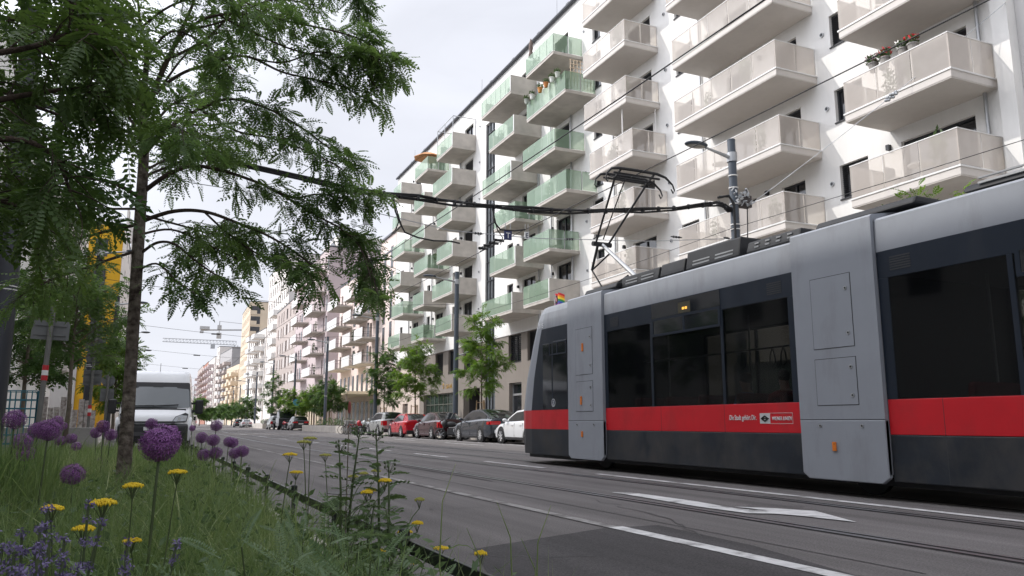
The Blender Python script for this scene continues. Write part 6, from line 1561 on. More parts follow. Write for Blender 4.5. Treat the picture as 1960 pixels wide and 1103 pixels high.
BR([(640,425),(680,450),(705,500),(722,560)], 6.1, .007, start=.2, tw=14, n=6, L=.26)
BR([(268,425),(330,405),(390,405),(450,425),(510,450),(560,480),(612,520)], 6.7, .020, start=.35, tw=12, n=7, L=.42)
BR([(390,405),(440,450),(500,490),(545,500),(585,520)], 6.3, .010, start=.2, tw=12, n=6, L=.36)
BR([(264,490),(300,465),(335,468),(375,500),(415,528),(452,552)], 6.9, .014, start=.35, tw=13, n=6, L=.30)
BR([(262,520),(300,505),(340,540),(370,560)], 6.6, .010, start=.3, tw=12, n=6, L=.30)
# left-hand and fore/aft limbs
BR([(272,300),(230,262),(180,230),(110,200),(60,190)], 7.8, .020, start=.25, tw=12, n=7)
BR([(270,380),(220,352),(160,340),(90,335),(20,320)], 7.0, .020, start=.25, tw=12, n=7)
BR([(266,430),(215,440),(150,455),(90,450),(20,455)], 7.6, .016, start=.25, tw=12, n=7)
BR([(264,480),(215,495),(160,515),(100,535),(50,560)], 6.8, .014, start=.25, tw=13, n=6)
BR([(274,300),(300,270),(330,240),(350,250)], 5.8, .014, start=.3, tw=13, n=7); BR([(272,340),(320,320),(400,290),(450,300)], 8.8, .014, start=.3, tw=13, n=7)
BR([(276,260),(330,200),(380,180),(420,160)], 8.8, .014, start=.3, tw=13, n=7); BR([(276,270),(230,200),(200,160),(150,130)], 8.6, .014, start=.25, tw=13, n=7)
BR([(268,410),(340,430),(420,450),(470,440)], 8.7, .012, start=.35, tw=12, n=7)
BR([(276,250),(250,200),(200,180),(160,190)], 6.2, .012, start=.25, tw=13, n=7); BR([(280,110),(330,60),(400,90),(440,130)], 6.4, .012, start=.35, tw=13, n=7)
BR([(262,60),(330,10),(420,-10),(480,10)], 6.6, .012, start=.25, tw=13, n=7); BR([(215,90),(160,60),(110,50),(60,40)], 7.6, .012, start=.2, tw=13, n=7)
BR([(270,40),(240,0),(200,-20),(160,-10)], 6.6, .012, start=.2, tw=12, n=7); BR([(350,60),(430,40),(520,0),(600,10)], 7.6, .011, start=.3, tw=12, n=7)
BR([(266,450),(330,440),(400,470),(460,500)], 8.2, .012, start=.25, tw=11, n=6, L=.40)
BR([(268,400),(220,400),(170,400),(120,400)], 6.4, .012, start=.25, tw=12, n=6); BR([(270,330),(330,300),(400,270),(470,270)], 8.4, .012, start=.25, tw=11, n=6)
BR([(276,260),(310,230),(380,240),(450,235)], 6.4, .012, start=.25, tw=10, n=6); BR([(300,180),(360,100),(430,60),(500,70)], 8.2, .012, start=.25, tw=11, n=6)
shift_wood(c, lt); c.finish(lt, M['leaf_a'], LT, M['bark'])
print('locust leaves', len(c.P))
# ---- second locust, nearer, its trunk outside the left edge
t2 = thing('locust_tree', 'nearer locust tree whose dark leafy branches hang in from the upper left', 'tree', (-3.0, 3.6, .1))
b = MB(); b.tube([(0,0,0),(.02,0,1.2),(.0,.02,2.6),(.05,0,4.2),(.1,.05,5.5)], [.10,.075,.07,.05,.03], 16); b.build('trunk', M['bark_locust'], t2, smooth=True)
c = Crown()
def B2(h, pts, y1, **k):
    st = np.array([-2.97, 3.6, h]); Q = [st, st*.5+on_y(*pts[0][:2], 3.6)*.5+np.array([0,0,.12])]+px3(pts, 3.65, y1); c.branch(Q, .024, .005, **k)
for h, pts, y1 in ((2.6,[(-220,140),(-60,110),(60,90),(150,60),(195,70)],3.4),(2.3,[(-220,300),(-60,270),(50,270),(110,310),(135,370)],3.3),(3.2,[(-200,-40),(0,-30),(110,-10),(170,40),(205,110)],3.8),
                   (2.1,[(-240,420),(-80,380),(20,390),(70,420)],3.9),(2.8,[(-200,60),(-40,150),(60,200),(140,230)],4.2),(2.5,[(-200,200),(-60,200),(60,180),(150,170),(190,190)],3.9),
                   (3.4,[(-150,-120),(0,-90),(120,-60),(200,-20)],4.2),(2.2,[(-240,360),(-100,330),(0,340),(80,350)],4.4),(2.9,[(-200,30),(-60,30),(60,40),(130,50)],4.4)):
    B2(h, pts, y1, start=.5, tw=5.2, L=.40, sc=.155, n=6)
for h, az, L_ in ((2.6,180,1.6),(3.0,250,1.5),(3.2,120,1.6),(3.8,200,1.3),(4.2,60,1.2),(4.6,300,1.0),(2.4,80,1.5)):
    a = R(az); q = np.array([-3.0,3.6,h]); c.branch([q, q+np.array([math.cos(a),math.sin(a),.35])*L_*.5, q+np.array([math.cos(a)*L_,math.sin(a)*L_,.3])], .022, .005, start=.35, tw=8, L=.5, n=6)
shift_wood(c, t2); c.finish(t2, M['leaf_b'], LT, M['bark']); print('near leaves', len(c.P))
# ---- young street trees
def street_tree(label, x, y, z0, top, rad, leafm, nb=16, seed=1, group='young street trees', stakes=True, sc=.20, tw=9, tmpl=None, lean=0.0, tr=.055):
    global RNG
    keep = RNG; RNG = np.random.default_rng(seed)
    t = thing('street_tree', label, 'tree', (x, y, .1), 0, group)
    b = MB(); b.tube([(0,0,0),(.03,.02,z0*.5),(lean*.4,0,z0),(lean,.03,top*.78)], [tr*1.35,tr,tr*.8,tr*.35], 10); b.build('trunk', M['bark_young'], t, smooth=True)
    if stakes:
        s = MB()
        for a in (0.5,2.6,4.7): s.cyl((.33*math.cos(a),.33*math.sin(a),0),(.26*math.cos(a),.26*math.sin(a),2.0),.035,8)
        for k in range(3):
            a, c_ = (0.5,2.6,4.7)[k], (2.6,4.7,0.5)[k]; s.bar((.27*math.cos(a),.27*math.sin(a),1.88),(.27*math.cos(c_),.27*math.sin(c_),1.88),.06,.03)
        s.build('support_stakes', M['wood'], t)
    c = Crown(); O = np.array([x, y, .1])
    for k in range(nb):
        u = k/(nb-1); h = z0+(top*.80-z0)*u*.98; a = k*2.39996+RNG.normal()*.3; rl = rad*(.55+.6*math.sin(math.pi*min(1,(u*.85+.12))))*(.75+.5*RNG.random())
        q = O+np.array([lean*u,0,h]); e = q+np.array([math.cos(a)*rl, math.sin(a)*rl, .35+.55*u+RNG.normal()*.2]); m_ = (q+e)/2+np.array([0,0,.12])
        c.branch([q, m_, e], tr*.35, .006, start=.2, tw=tw*1.3, L=.5, sc=sc, n=6, spread=.9)
    c.branch([O+np.array([lean,0,top*.70]), O+np.array([lean+.05,.05,top*.85]), O+np.array([lean,0,top*.97])], .02, .006, start=.1, tw=tw, L=.5, sc=sc, n=5)
    shift_wood(c, t); c.finish(t, leafm, tmpl or LT_S, M['bark_young']); RNG = keep; return t
xt = lambda px, X: float(on_x(px, 700, X)[1])
street_tree('bright green young tree with stakes in front of the garage beside the tram nose', 17.0, xt(922,17.0), 2.2, 7.2, 1.1, M['leaf_c'], 19, 3, sc=.27)
street_tree('light green young tree with stakes before the shop front behind the maroon saloon', 17.2, xt(796,17.2), 2.3, 6.6, 1.4, M['leaf_c'], 20, 4, sc=.27)
street_tree('mid green young tree beside the lamp post before the pink house', 17.6, xt(737,17.6), 2.2, 6.9, 1.15, M['leaf_d'], 20, 5, sc=.28)
for i, (px, X, top, r_) in enumerate([(634,18.5,5.3,1.7),(600,18.2,4.7,1.7),(568,18.0,4.7,1.8)]):
    street_tree(['dark green street tree under the lilac block','bushy street tree in the middle before the taupe house','bushy street tree above the dark estate car'][i], X, xt(px,X), 1.9, top, r_, M['leaf_c'] if i else M['leaf_d'], 18, 20+i, sc=.34, tw=7, stakes=True, tr=.06)
street_tree('sparse pale street tree rising before the white tower', 18.0, xt(527,18.0), 2.0, 8.2, 1.5, M['leaf_d'], 16, 31, sc=.4, tw=5, stakes=False)
for i, px in enumerate((478,463,449,436,424,412,402,392)):
    X = 19.0+i*.7; street_tree(['far street tree beside the distant planter','second far street tree beyond the distant planter','far street tree below the cream balconies','far street tree left of the cream balconies','far street tree before the grey house','distant street tree below the pale slab','distant street tree near the beige van','most distant street tree right of the delivery van'][i], X, min(330, xt(px,X)), 1.8, 5.6, 2.1, M['leaf_d'], 14, 40+i, sc=.55, tw=4, stakes=False, tr=.08)
for i, px in enumerate((382,374)):
    X = 18.0; street_tree(['hazy street tree right behind the delivery van mirror','hazy street tree beside the delivery van mirror'][i], float(on_y(px,800,190+i*30)[0]), 190+i*30, 1.8, 6.6, 2.3, M['leaf_d'], 12, 60+i, sc=.65, tw=4, stakes=False, tr=.08)
for px, lab, sd in ((1752,'young tree behind the tram whose top shows above the roof cowl',71),(1838,'young tree behind the tram whose top shows beside the right edge',72)):
    p = on_x(px, 367, 16.9); street_tree(lab, 16.9, float(p[1]), 2.2, float(p[2])-.05, 1.0, M['leaf_c'], 15, sd, sc=.20)
# left-hand side trees
street_tree('dark young tree on the left pavement before the white house', float(on_y(127,800,21.5)[0]), 21.5, 2.2, 4.6, 1.35, M['leaf_a'], 18, 81, sc=.22, tw=7, stakes=False, tr=.05, group='trees on the left pavement')
street_tree('yellow green tree between the yellow house and the delivery van', float(on_y(216,800,44)[0]), 44, 1.4, 5.0, 1.0, M['leaf_c'], 20, 82, sc=.30, tw=8, stakes=False, tr=.08, group='trees on the left pavement')
street_tree('small tree at the left edge behind the thick lamp post', float(on_y(40,800,33)[0]), 33, 2.2, 6.8, 2.0, M['leaf_d'], 20, 83, sc=.34, tw=7, stakes=False, tr=.08, group='trees on the left pavement')
# ================================================================== flower bed
M['grass'] = leafmat('meadow_grass', (.090,.158,.052), (.24,.315,.130), .38, 2.5)
M['grass_pale'] = leafmat('dry_grass', (.20,.27,.11), (.42,.46,.24), .3, 3)
M['stem'] = leafmat('green_stem', (.06,.09,.035), (.10,.13,.06), .1, 8)
M['allium'] = mat('allium_petals', (.115,.025,.150), .5, var=.0, scale=110, col2=(.38,.145,.42))
M['allium_dark'] = mat('allium_core', (.04,.008,.045), .8, var=.2)
M['yarrow'] = mat('yarrow_yellow', (.62,.42,.01), .75, var=.0, scale=60, col2=(.78,.58,.03))
M['yarrow_olive'] = mat('yarrow_budding_olive', (.30,.30,.05), .75, var=.0, scale=60, col2=(.42,.40,.10))
M['yarrow_leaf'] = leafmat('feathery_grey_green_leaf', (.085,.150,.070), (.19,.26,.13), .3, 5)
M['catmint'] = mat('catmint_bloom', (.115,.09,.20), .75, var=.0, scale=30, col2=(.22,.18,.33))
M['catmint_leaf'] = leafmat('catmint_leaf', (.045,.062,.045), (.08,.10,.075), .2, 8)
M['thistle'] = leafmat('sow_thistle_leaf', (.065,.115,.045), (.12,.18,.075), .28, 8)
BEDZ = .09
def blades(n, xr, yr, h0, h1, wid, lean=.35, keep=None, seed=0, segs=4):
    g = np.random.default_rng(seed); x = g.uniform(*xr, n); y = g.uniform(*yr, n)
    if keep is not None: m = keep(x, y, g); x, y = x[m], y[m]
    n = len(x); tap = np.clip((1.12-x)/.45, .30, 1.0); h = tap*g.uniform(h0, h1, n)*g.uniform(.6,1.1,n); a = g.uniform(0, 2*np.pi, n); b = g.normal(0,1,n)*.25+lean; w = wid*g.uniform(.6,1.3,n)
    fa = g.uniform(0, 2*np.pi, n); V = np.zeros((n, (segs+1)*2, 3)); dirx, diry = np.cos(a), np.sin(a)
    for k in range(segs+1):
        t = k/segs; off = h*b*t**2.2; z = BEDZ+h*(t-.35*np.abs(b)*t**3); ww = w*(1-t)**.7*(.6+.4*(t < .01)+.4*(0<t))
        cx_, cy_ = x+dirx*off, y+diry*off
        V[:,2*k] = np.stack([cx_-np.cos(fa)*ww, cy_-np.sin(fa)*ww, z], 1); V[:,2*k+1] = np.stack([cx_+np.cos(fa)*ww, cy_+np.sin(fa)*ww, z], 1)
    q = np.array([[2*k,2*k+1,2*k+3,2*k+2] for k in range(segs)]); Q = (np.arange(n)[:,None,None]*(segs+1)*2+q[None]).reshape(-1,4)
    return V.reshape(-1,3), Q
def merge(parts):
    Vs, Qs, o = [], [], 0
    for V, Q in parts: Vs.append(V); Qs.append(Q+o); o += len(V)
    return np.concatenate(Vs), np.concatenate(Qs)
def vis(x, y, g):   # only the wedge the picture could see, and not right under the lens
    d = np.hypot(x, y); ang = np.arctan2(x, y); return (d > .75) & (ang > R(-24)) & (ang < R(75))
hh = lambda lo: lo
parts = [blades(15000, (-1.6,1.03), (.6,3.2), .26, .62, .0030, .4, vis, 1), blades(16000, (-2.4,1.03), (3.0,7.0), .28, .68, .0042, .4, vis, 2),
         blades(13000, (-2.9,1.03), (7.0,13.0), .36, .66, .006, .35, vis, 3), blades(8000, (-2.9,1.0), (13.0,21.0), .25, .5, .009, .3, vis, 4)]
V, Q = merge(parts); o = np_mesh('grass', V, Q, M['grass']); stuff(tag(o, 'tangled dark green meadow grass filling the flower bed', 'grass'))
parts = [blades(1700, (-1.6,1.03), (.9,3.2), .36, .62, .0022, .65, vis, 11), blades(2600, (-2.4,1.03), (3.0,9.0), .36, .66, .0032, .65, vis, 12), blades(260, (-1.4,1.0), (1.0,3.6), .30, .60, .0062, .75, vis, 13), blades(420, (-2.2,1.0), (3.4,8.0), .34, .66, .0085, .7, vis, 14)]
V, Q = merge(parts); o = np_mesh('dry_grass', V, Q, M['grass_pale']); stuff(tag(o, 'pale dry grass blades scattered through the flower bed', 'grass'))
# herb layer: small rounded leaves between the blades
Lw = []
g = np.random.default_rng(9)
for n, xr, yr, zr, s in ((5200,(-1.5,1.0),(.9,3.4),(.12,.40),.022),(4200,(-2.6,1.0),(3.2,9),(.12,.42),.03)):
    P = np.stack([g.uniform(*xr,n), g.uniform(*yr,n), BEDZ+g.uniform(*zr,n)],1); m = vis(P[:,0],P[:,1],g); P = P[m]; n = len(P)
    A = g.normal(size=(n,3)); A[:,2] = A[:,2]*.5+.2; A /= np.linalg.norm(A,axis=1)[:,None]; B = np.cross(A, g.normal(size=(n,3))); B /= np.linalg.norm(B,axis=1)[:,None]; S = s*g.uniform(.5,1.4,(n,1))
    Lw.append(np.stack([P-A*S,P+B*S*.42,P+A*S,P-B*S*.42],1).reshape(-1,3))
V = np.concatenate(Lw); o = np_mesh('ground_cover', V, np.arange(len(V)).reshape(-1,4), M['thistle']); stuff(tag(o, 'low leafy ground cover between the grass blades', 'ground cover'))
# taller grass clumps, each a thing
def clump(label, x, y, n, h, spread, m, wid=.004, lean=.35, seed=0, group=None):
    t = thing('grass_clump', label, 'grass', (x, y, BEDZ), 0, group); V, Q = blades(n, (-spread,spread), (-spread,spread), h*.6, h, wid, lean, None, seed); V[:,2] -= BEDZ
    np_mesh('blades', V, Q, m, t); return t
x_, y_ = on_y(18, 830, 5.5)[:2]; clump('tall dark grass clump at the left edge beneath the lamp post', float(x_), 5.5, 700, 1.0, .28, M['grass'], .006, .22, 31)
x_, y_ = on_y(190, 850, 8.5)[:2]; clump('bright green grass clump left of the tree trunk', float(x_), 8.5, 700, .72, .35, M['grass_pale'], .005, .3, 32)
x_, y_ = on_y(345, 850, 9.5)[:2]; clump('tall grass clump right of the tree trunk below the van', float(x_), 9.5, 500, .78, .3, M['grass'], .006, .25, 33)
for px_, y__, n_, h_, sd_, lb_ in ((300,2.35,260,.60,41,'loose grass clump hiding the stem of the largest allium'),(215,3.4,300,.66,42,'loose grass clump between the trunk and the low allium'),(420,5.2,300,.62,43,'loose grass clump below the roadside allium cluster'),(140,4.2,300,.62,44,'loose grass clump under the low allium on the left'),(360,3.6,260,.56,45,'loose grass clump right of the solitary yarrow head')):
    x_ = float(on_y(px_, 900, y__)[0]); clump(lb_, x_, y__, n_, h_, .22, M['grass'], .0032, .45, sd_, 'loose grass clumps in the bed')
# ---- low fence along the kerb
fn = thing('low_fence', 'low black metal edging rail with round topped posts between bed and road', 'fence', (1.10, 0, 0))
b = MB(); b.box(-.008, 1.35, .345, .008, 20.6, .400); b.build('rail', M['black_metal'], fn, bevel=.002)
for k in range(15):
    y = 2.05+1.335*k
    b = MB(); b.box(-.028,y-.030,.06,-.0085,y-.008,.415); b.box(-.028,y+.008,.06,-.0085,y+.030,.415); b.cyl((-.018,y,.41),(-.018,y,.438),.024,12); b.ell((-.018,y,.438),(.024,.024,.012),12,6); b.build('fence_post', M['black_metal'], fn)
# ---- alliums
def allium_proto(nf, R0=.062, petal=.017, seed=0):
    g = np.random.default_rng(seed); V = []; mi = []
    i = np.arange(nf)+.5; ph = np.arccos(1-2*i/nf); th = np.pi*(1+5**.5)*i
    for a, t in zip(ph, th):
        d = np.array([np.sin(a)*np.cos(t), np.sin(a)*np.sin(t), np.cos(a)]); r = R0*(.74+.30*g.random()); c = d*r
        u = np.cross(d, [0.3,.2,1]); u /= np.linalg.norm(u); v = np.cross(d, u); s0 = g.random()*6
        for k in range(6):
            q = s0+k*np.pi/3; e = (u*np.cos(q)+v*np.sin(q)); w = np.cross(d, e); p = petal*(.8+.4*g.random()); l = .12*p
            V += [c, c+e*p*.5+w*l+d*p*.12, c+e*p+d*p*.30, c+e*p*.5-w*l+d*p*.12]; mi.append(0)
        w = u*.0006; V += [d*R0*.1-w, d*R0*.1+w, c+w, c-w]; mi.append(1)
    return np.array(V), mi
ALV = [allium_proto(260, .062, .0165, 1), allium_proto(190, .062, .0175, 2), allium_proto(90, .06, .026, 3)]
def allium(label, px, py, rpx, lod, sc=1.0, col=None, group='purple allium globes in the flower bed', fade=0):
    Y = .0665*sc*1790/rpx; p = on_y(px, py, Y); h = float(p[2])-BEDZ
    t = thing('allium', label, 'flower', (float(p[0])+.02*math.sin(px), float(p[1]), BEDZ), 0, group)
    b = MB(); dx = -.02*math.sin(px); b.tube([(0,0,0),(dx*.2,.005,h*.4),(dx*.7,0,h*.8),(dx,0,h-.01)], [.0055,.005,.0045,.0045], 7); b.build('stem', M['stem'], t, smooth=True)
    V, mi = ALV[lod]; V = V*sc*(1,1,.92) + np.array([dx,0,h]); np_mesh('flower_head', V, np.arange(len(V)).reshape(-1,4), [M['allium'], M['allium_dark']], t, midx=mi)
    return t
AL = [(307,848,42,0,'largest purple allium globe in front of the delivery van'),(139,908,23,1,'allium globe low on the left above the catmint'),
 (28,803,21,1,'allium globe high at the left edge before the blue cage'),(93,823,24,1,'wide allium globe right of the one at the left edge'),(72,824,18,1,'allium globe tucked behind the wide one at the left'),(42,846,19,1,'upper allium of the dark pair low at the left edge'),(50,868,18,1,'lower allium of the dark pair low at the left edge'),
 (115,844,11,2,'small allium globe below the wide one on the left'),(137,840,11,2,'small allium globe right of its twin below the wide one'),(146,855,10,2,'lowest of three small alliums left of the trunk'),
 (197,817,14,2,'pale allium globe just left of the trunk, topmost of three'),(184,829,12,2,'allium globe left of the trunk, leftmost of three'),(212,833,13,2,'allium globe touching the tree trunk on its left'),(110,806,11,2,'dim allium globe in the left background'),(120,816,9,2,'small dim allium globe in the left background'),
 (290,812,13,2,'allium globe peeping up behind the largest one'),(332,822,9,2,'small allium globe at the upper right of the largest one'),(368,820,7,2,'tiny allium globe under the van mirror'),
 (414,815,13,1,'topmost allium of the cluster beside the road'),(386,838,13,1,'leftmost allium of the cluster beside the road'),(408,843,14,1,'allium in the middle of the cluster beside the road'),(438,846,12,1,'upper right allium of the cluster beside the road'),(446,848,12,2,'allium pressed behind the upper right one of the cluster'),(464,864,14,1,'rightmost allium of the cluster beside the road'),(449,868,13,1,'allium left of the rightmost one in the roadside cluster'),(413,867,14,1,'lower middle allium of the roadside cluster'),(390,871,14,1,'lowest left allium of the roadside cluster'),(192,884,10,2,'faded dark allium globe half sunk in the grass left of the trunk')]
for px, py, r, lod, lb in AL: allium(lb, px, py, r, lod)
# ---- yarrow
def yarrow_head(seed, rad, olive):
    g = np.random.default_rng(seed); b = MB()
    n = 130
    for i in range(n):
        r = rad*math.sqrt((i+.5)/n); t = i*2.39996; z = .007*(1-(r/rad)**2)+.0014*g.normal(); b.ell((r*math.cos(t), r*math.sin(t), z), (rad*.085,rad*.085,.0036), 6, 4)
    return b
def yarrow(label, px, py, wpx, olive=False, sc=1.0, lean=(0,0), dist=None, flat=1.0, grp='yellow yarrow heads'):
    W = (.054 if 660 < px < 750 else .072 if px > 400 else .060)*sc; Y = dist or W*1720/wpx; p = on_y(px, py, Y); rad = .92*wpx/2*Y/1720 if dist else .92*W/2
    h = float(p[2])-BEDZ; bx, by = float(p[0])+lean[0], float(p[1])+lean[1]
    t = thing('yarrow', label, 'flower', (bx, by, BEDZ), 0, grp); hx, hy = -lean[0], -lean[1]
    b = yarrow_head(int(px*7+py), rad, olive); b.v = [(v[0]+hx, v[1]+hy, v[2]+h) for v in b.v]; hd = b.build('flower_head', M['yarrow_olive'] if olive else M['yarrow'], t, smooth=True)
    s = MB(); s.tube([(0,0,0),(hx*.35,hy*.35,h*.45),(hx*.85,hy*.85,h*.86),(hx,hy,h-.035)], [.0032,.0028,.0022,.002], 6)
    s.build('stem', M['stem'], t)
    s = MB()
    for k in range(9): a = k*.7; rr = rad*(.35+.5*(k%2)); s.tube([(hx,hy,h-.038),(hx+rr*.5*math.cos(a),hy+rr*.5*math.sin(a),h-.02),(hx+rr*math.cos(a),hy+rr*math.sin(a),h-.003)], .0011, 4)
    s.build('flower_stalks', M['stem'], t)
    n = 6; g = np.random.default_rng(int(px)); hs = g.uniform(.12,.62,n)*h
    P = np.stack([hx*hs/h*.9, hy*hs/h*.9, hs],1); a = g.uniform(0,6.28,n); D = np.stack([np.cos(a),np.sin(a),g.uniform(.3,.9,n)],1); U = np.tile([0,0,1.],(n,1))+g.normal(size=(n,3))*.2
    V = place_leaves(YT, P, D, U, g.uniform(.07,.13,n)); np_mesh('leaves', V, np.arange(len(V)).reshape(-1,4), M['yarrow_leaf'], t)
    return t
YT = [leaf_template(15, .13, .016, .25, 68, True, .010) for _ in range(3)]
YW = [(255,931,40,0,'yarrow head in front of the trunk, highest of the left yellow group'),(198,964,50,0,'wide tilted yarrow head left of the one before the trunk'),(100,974,42,0,'flat yarrow head above the catmint on the left'),(160,1013,42,0,'domed yarrow head above the middle catmint'),
 (340,905,38,0,'solitary yarrow head below the largest allium'),(253,1036,36,0,'ragged yarrow head low in the left grass'),(288,1066,18,0,'small yarrow head near the bottom left of centre'),
 (555,871,32,0,'yellow yarrow head against the road, leftmost of the roadside four'),(582,847,31,1,'olive yarrow head against the road beside a taller one'),(594,840,30,1,'topmost olive yellow yarrow head against the road'),(567,905,30,0,'low double yarrow head under the roadside four'),(623,872,27,1,'olive yarrow head on a leaning stalk, right of the roadside four'),
 (702,943,28,0,'twin yellow yarrow head beside the sow thistle'),(710,939,26,0,'yarrow head pressed behind the twin one by the sow thistle'),(737,921,31,0,'bright yarrow head right of the sow thistle'),(676,913,24,1,'budding olive yarrow head left of the sow thistle top'),(696,907,22,1,'budding olive yarrow head between two thistle stems'),(720,902,23,1,'budding olive yarrow head at the thistle stem'),
 (803,957,24,1,'small olive yarrow head highest over the low fence'),(799,1002,28,0,'yarrow head above the fence post'),(775,1019,36,0,'wide yarrow head in front of the fence post'),(844,1050,37,0,'yarrow head overlapping the black fence rail'),(920,1060,32,0,'rightmost yarrow head by the black rail'),(788,1077,31,0,'lowest yarrow head beneath the fence rail'),
 (731,1055,20,0,'half opened yarrow head low in the centre foliage'),(455,1050,15,0,'tiny yarrow bloom in the middle of the grass'),(500,1022,9,0,'tiniest yellow bloom in the grass left of the thistle')]
for i, (px, py, w, ol, lb) in enumerate(YW):
    # the roadside heads lean out over the rail from roots inside the bed
    x_at = float(on_y(px, py, .072*1640/w)[0]); ln = min(0, .92-x_at-.0)
    d = None
    if x_at > 1.35: 
        r_ = ray(px, py); d = 1.12*r_[1]/r_[0]; ln = -.22
    elif x_at > .95: ln = .93-x_at-.12
    else: ln = -.05*math.sin(i*2.1)
    yarrow(lb, px, py, w, bool(ol), 1.0, (ln, -.06 if x_at > .95 else .05*math.cos(i)), d)
# feathery yarrow foliage in the centre foreground: rosettes
def rosette(label, px, py, Y, n, L, m, seed, group='feathery foliage rosettes'):
    p = on_y(px, py, Y); x = min(.98, float(p[0])); t = thing('leaf_rosette', label, 'plant', (x, float(p[1]), BEDZ), 0, group); g = np.random.default_rng(seed)
    H = max(.1, float(p[2])-BEDZ); P = g.normal(size=(n,3))*np.array([.07,.07,0])+np.stack([np.zeros(n),np.zeros(n),g.uniform(.15,.9,n)*H],1); a = g.uniform(0,6.28,n)
    D = np.stack([np.cos(a),np.sin(a),g.uniform(.2,1.4,n)],1); U = np.tile([0,0,1.],(n,1))+g.normal(size=(n,3))*.35
    V = place_leaves(YT, P, D, U, L*g.uniform(.6,1.25,n)); np_mesh('leaves', V, np.arange(len(V)).reshape(-1,4), m, t)
    s = MB()
    for k in range(min(n, 10)): s.tube([(0,0,0), tuple(P[k]*np.array([.6,.6,.5])), tuple(P[k])], .0022, 4)
    s.build('stems', M['stem'], t); return t
for i, (px, py, Y, n, L) in enumerate([(470,1010,1.9,26,.15),(540,985,2.3,26,.15),(600,1010,2.1,30,.15),(560,1060,1.6,30,.14),(650,1000,2.5,28,.15),(690,1030,2.2,30,.14),(640,1070,1.7,30,.14),(730,1040,2.4,26,.13),(500,1080,1.4,26,.14),(430,1060,1.5,24,.14),(760,1080,2.0,26,.13),(700,1085,1.75,28,.13),(580,955,2.9,24,.16),(850,1095,2.0,18,.12),(380,1085,1.35,20,.13)]):
    n = int(n*.85); L *= 1.0
    rosette(['feathery rosette left of centre in the foreground','feathery rosette below the roadside yarrow','feathery rosette left of the sow thistle','feathery rosette at the bottom centre','feathery rosette at the foot of the sow thistle','feathery rosette under the twin yarrow heads','feathery rosette at the bottom right of centre','feathery rosette behind the fence post','feathery rosette at the very bottom left of centre','feathery rosette in the middle grass','feathery rosette below the fence rail','feathery rosette at the bottom under the thistle','feathery rosette near the rail in the middle distance','feathery rosette beside the tall grass stalks','feathery rosette low in the left centre'][i], px, py, Y, n, L, M['yarrow_leaf'], 200+i)
# ---- sow thistles with lobed leaves
def thistle(label, px, ptop, pbase, Y, seed, leaves=16, buds=True):
    top = on_y(px, ptop, Y); x = min(1.0, float(top[0])); t = thing('sow_thistle', label, 'plant', (x, Y, BEDZ)); g = np.random.default_rng(seed); h = float(top[2])-BEDZ; dx = float(top[0])-x
    w_ = .035*math.sin(seed*2.3); s = MB(); s.tube([(-w_*.5,0,0),(dx*.3+w_,.01,h*.35),(dx*.7+w_*.5,0,h*.72),(dx-w_*.2,0,h)], [.009,.007,.005,.003], 8); s.build('stem', M['stem'], t, smooth=True)
    n = int(leaves*2.2); zz = np.linspace(.10,1.0,n); a = np.arange(n)*2.2+seed; P = np.stack([dx*zz+w_*np.sin(zz*3.0)*.9,np.zeros(n),zz*h],1); D = np.stack([np.cos(a),np.sin(a),.35+.3*g.random(n)],1); U = np.tile([0,0,1.],(n,1))+g.normal(size=(n,3))*.25
    V = place_leaves(TT, P, D, U, (.19-.125*zz)*g.uniform(.7,1.25,n)); np_mesh('leaves', V, np.arange(len(V)).reshape(-1,4), M['thistle'], t)
    if buds:
        b = MB()
        for k in range(7): q = (dx+.025*math.cos(k*2.1), .025*math.sin(k*2.1), h+.012*k*.5-.01); b.ell(q, (.0045,.0045,.007), 7, 5); b.cyl((dx,0,h-.03), q, .0012, 4)
        b.build('buds', M['stem'], t, smooth=True)
    return t
TT = [leaf_template(6, .26, .085, .35, 48, True, .05) for _ in range(3)]
thistle('tall leafy sow thistle stem standing against the red hatchback', 722, 832, 960, 3.5, 1, 18)
thistle('tall leafy sow thistle stem left of its twin against the planter', 686, 826, 960, 3.6, 2, 18)
thistle('thin budding thistle stem left of the leafy ones', 651, 853, 960, 3.55, 3, 7)
thistle('short thistle side stem with buds right of the leafy pair', 745, 893, 960, 3.3, 4, 8)
thistle('broad thistle foliage behind the twin yarrow heads', 715, 960, 1000, 3.3, 5, 16, False)
thistle('broad thistle foliage at the rail right of the twin yarrow', 742, 975, 1000, 3.2, 6, 14, False)
st = on_y(669, 780, 3.6); t = thing('dry_stalk', 'thin bare dry stalk with a small reddish tip beside the thistle', 'plant', (float(st[0]), 3.6, BEDZ))
b = MB(); b.tube([(0,0,0),(.0,0,float(st[2])-BEDZ-.02)], [.003,.0022], 6); b.build('stem', M['bark_young'], t); b = MB(); b.ell((0,0,float(st[2])-BEDZ), (.008,.008,.03), 8, 6); b.build('tip', mat('reddish_tip', (.25,.06,.05), .7), t)
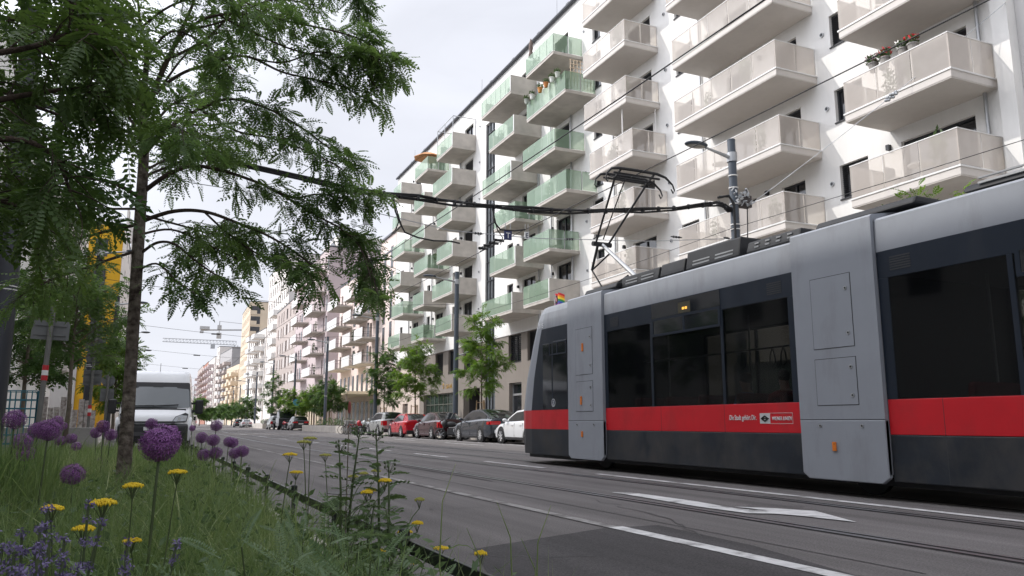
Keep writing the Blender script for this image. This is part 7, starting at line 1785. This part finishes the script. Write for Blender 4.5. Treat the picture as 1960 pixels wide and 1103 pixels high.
# ---- tall grass stalks at the rail
for i, (px, ptop, Y, lb) in enumerate([(861,888,2.15,'tallest grass stalk rising over the road right of the yarrow'),(963,960,1.9,'grass stalk in front of the dark asphalt patch'),(1043,968,1.85,'thin rightmost grass stalk over the road'),(905,1010,2.0,'short grass stalk between the tall one and the next'),(522,880,4.2,'thin dark grass stalk beside the leftmost roadside yarrow'),(1010,1030,1.85,'bent grass stalk leaning right over the road')]):
    p = on_y(px, ptop, Y); x = min(1.03, float(p[0])); t = thing('grass_stalk', lb, 'grass', (x, Y, BEDZ)); h = float(p[2])-BEDZ; dx = float(p[0])-x
    b = MB(); c_ = .03*(1 if i % 2 else -1); b.tube([(.02,0,0),(.02+dx*.2+c_*.3,.0,h*.3),(dx*.6+c_*.9,0,h*.6),(dx*.85+c_*.7,0,h*.85),(dx-c_*.6,0,h)], [.0032,.0028,.0022,.0016,.0006], 6); b.build('stem', M['grass_pale'], t)
    V, Q = blades(16, (-.03,.05), (-.04,.04), h*.45, h*.95, .0028, .40, None, 300+i); V[:,2] -= BEDZ; np_mesh('leaves', V, Q, M['grass_pale'], t)
    b = MB(); d = -1 if i % 2 else 1; q = [(dx*.7+d*.12*u, .01*u, h*(.66+.10*u-.17*u*u)) for u in (0,.25,.5,.75,1)]; b.grid([[(x_,y_,z_) for x_,y_,z_ in q], [(x_,y_,z_+.0035*(1-k/4.2)) for k, (x_,y_,z_) in enumerate(q)]]); b.build('blade', M['grass'], t)
# ---- catmint
def catmint(label, px, py, Y, spikes, hgt, seed, group='purple catmint clumps'):
    p = on_y(px, py, Y); t = thing('catmint', label, 'flower', (float(p[0]), Y, BEDZ), 0, group); g = np.random.default_rng(seed); H = float(p[2])-BEDZ
    S = MB(); FL = []; LF = []
    for k in range(spikes):
        bx, by = g.normal(size=2)*.03; a = g.uniform(0,6.28); sp = abs(g.normal())*.045; hh_ = H*g.uniform(.72,1.02); tip = np.array([bx+sp*math.cos(a), by+sp*math.sin(a), hh_]); q = np.array([bx,by,0]); m_ = q*.5+tip*.5+np.array([0,0,.03])
        path = smooth_path([q,m_,tip], 14); S.tube([tuple(v) for v in path], .0024, 5)
        for u in np.linspace(.58,1.0,9):
            c = path[min(13,int(u*13))]; r = .019*(1.15-u*.55); FL.append(leaf_ball(None, 38, c, (r,r,.011), .0036, g))
        for u in np.linspace(.12,.62,8):
            c = path[int(u*13)]; LF.append(leaf_ball(None, 4, c, (.03,.03,.012), .017, g))
    S.build('stems', M['stem'], t); V = np.concatenate(FL); np_mesh('flower_spikes', V, np.arange(len(V)).reshape(-1,4), M['catmint'], t); V = np.concatenate(LF); np_mesh('leaves', V, np.arange(len(V)).reshape(-1,4), M['catmint_leaf'], t)
    return t
for i, (px, py, Y, n, lb) in enumerate([(80,940,1.7,7,'catmint clump with the tallest purple spike on the left'),(40,985,1.5,12,'catmint clump at the left edge below the tall spike'),(10,1025,1.35,12,'catmint clump in the bottom left corner'),(75,1030,1.35,12,'catmint clump right of the corner at the bottom left'),(112,1072,1.3,7,'low catmint clump at the bottom left beneath the domed yarrow'),
   (208,1012,1.6,4,'catmint clump with bright spikes left of the ragged yarrow'),(178,1062,1.4,5,'catmint clump at the bottom beside the bright spikes'),(150,1092,1.3,6,'catmint clump at the very bottom left of centre'),(236,1062,1.5,3,'small catmint clump under the ragged yarrow'),(30,1070,1.2,10,'catmint clump at the very bottom of the left corner')]):
    catmint(lb, px, py, Y, n, .6, 500+i)
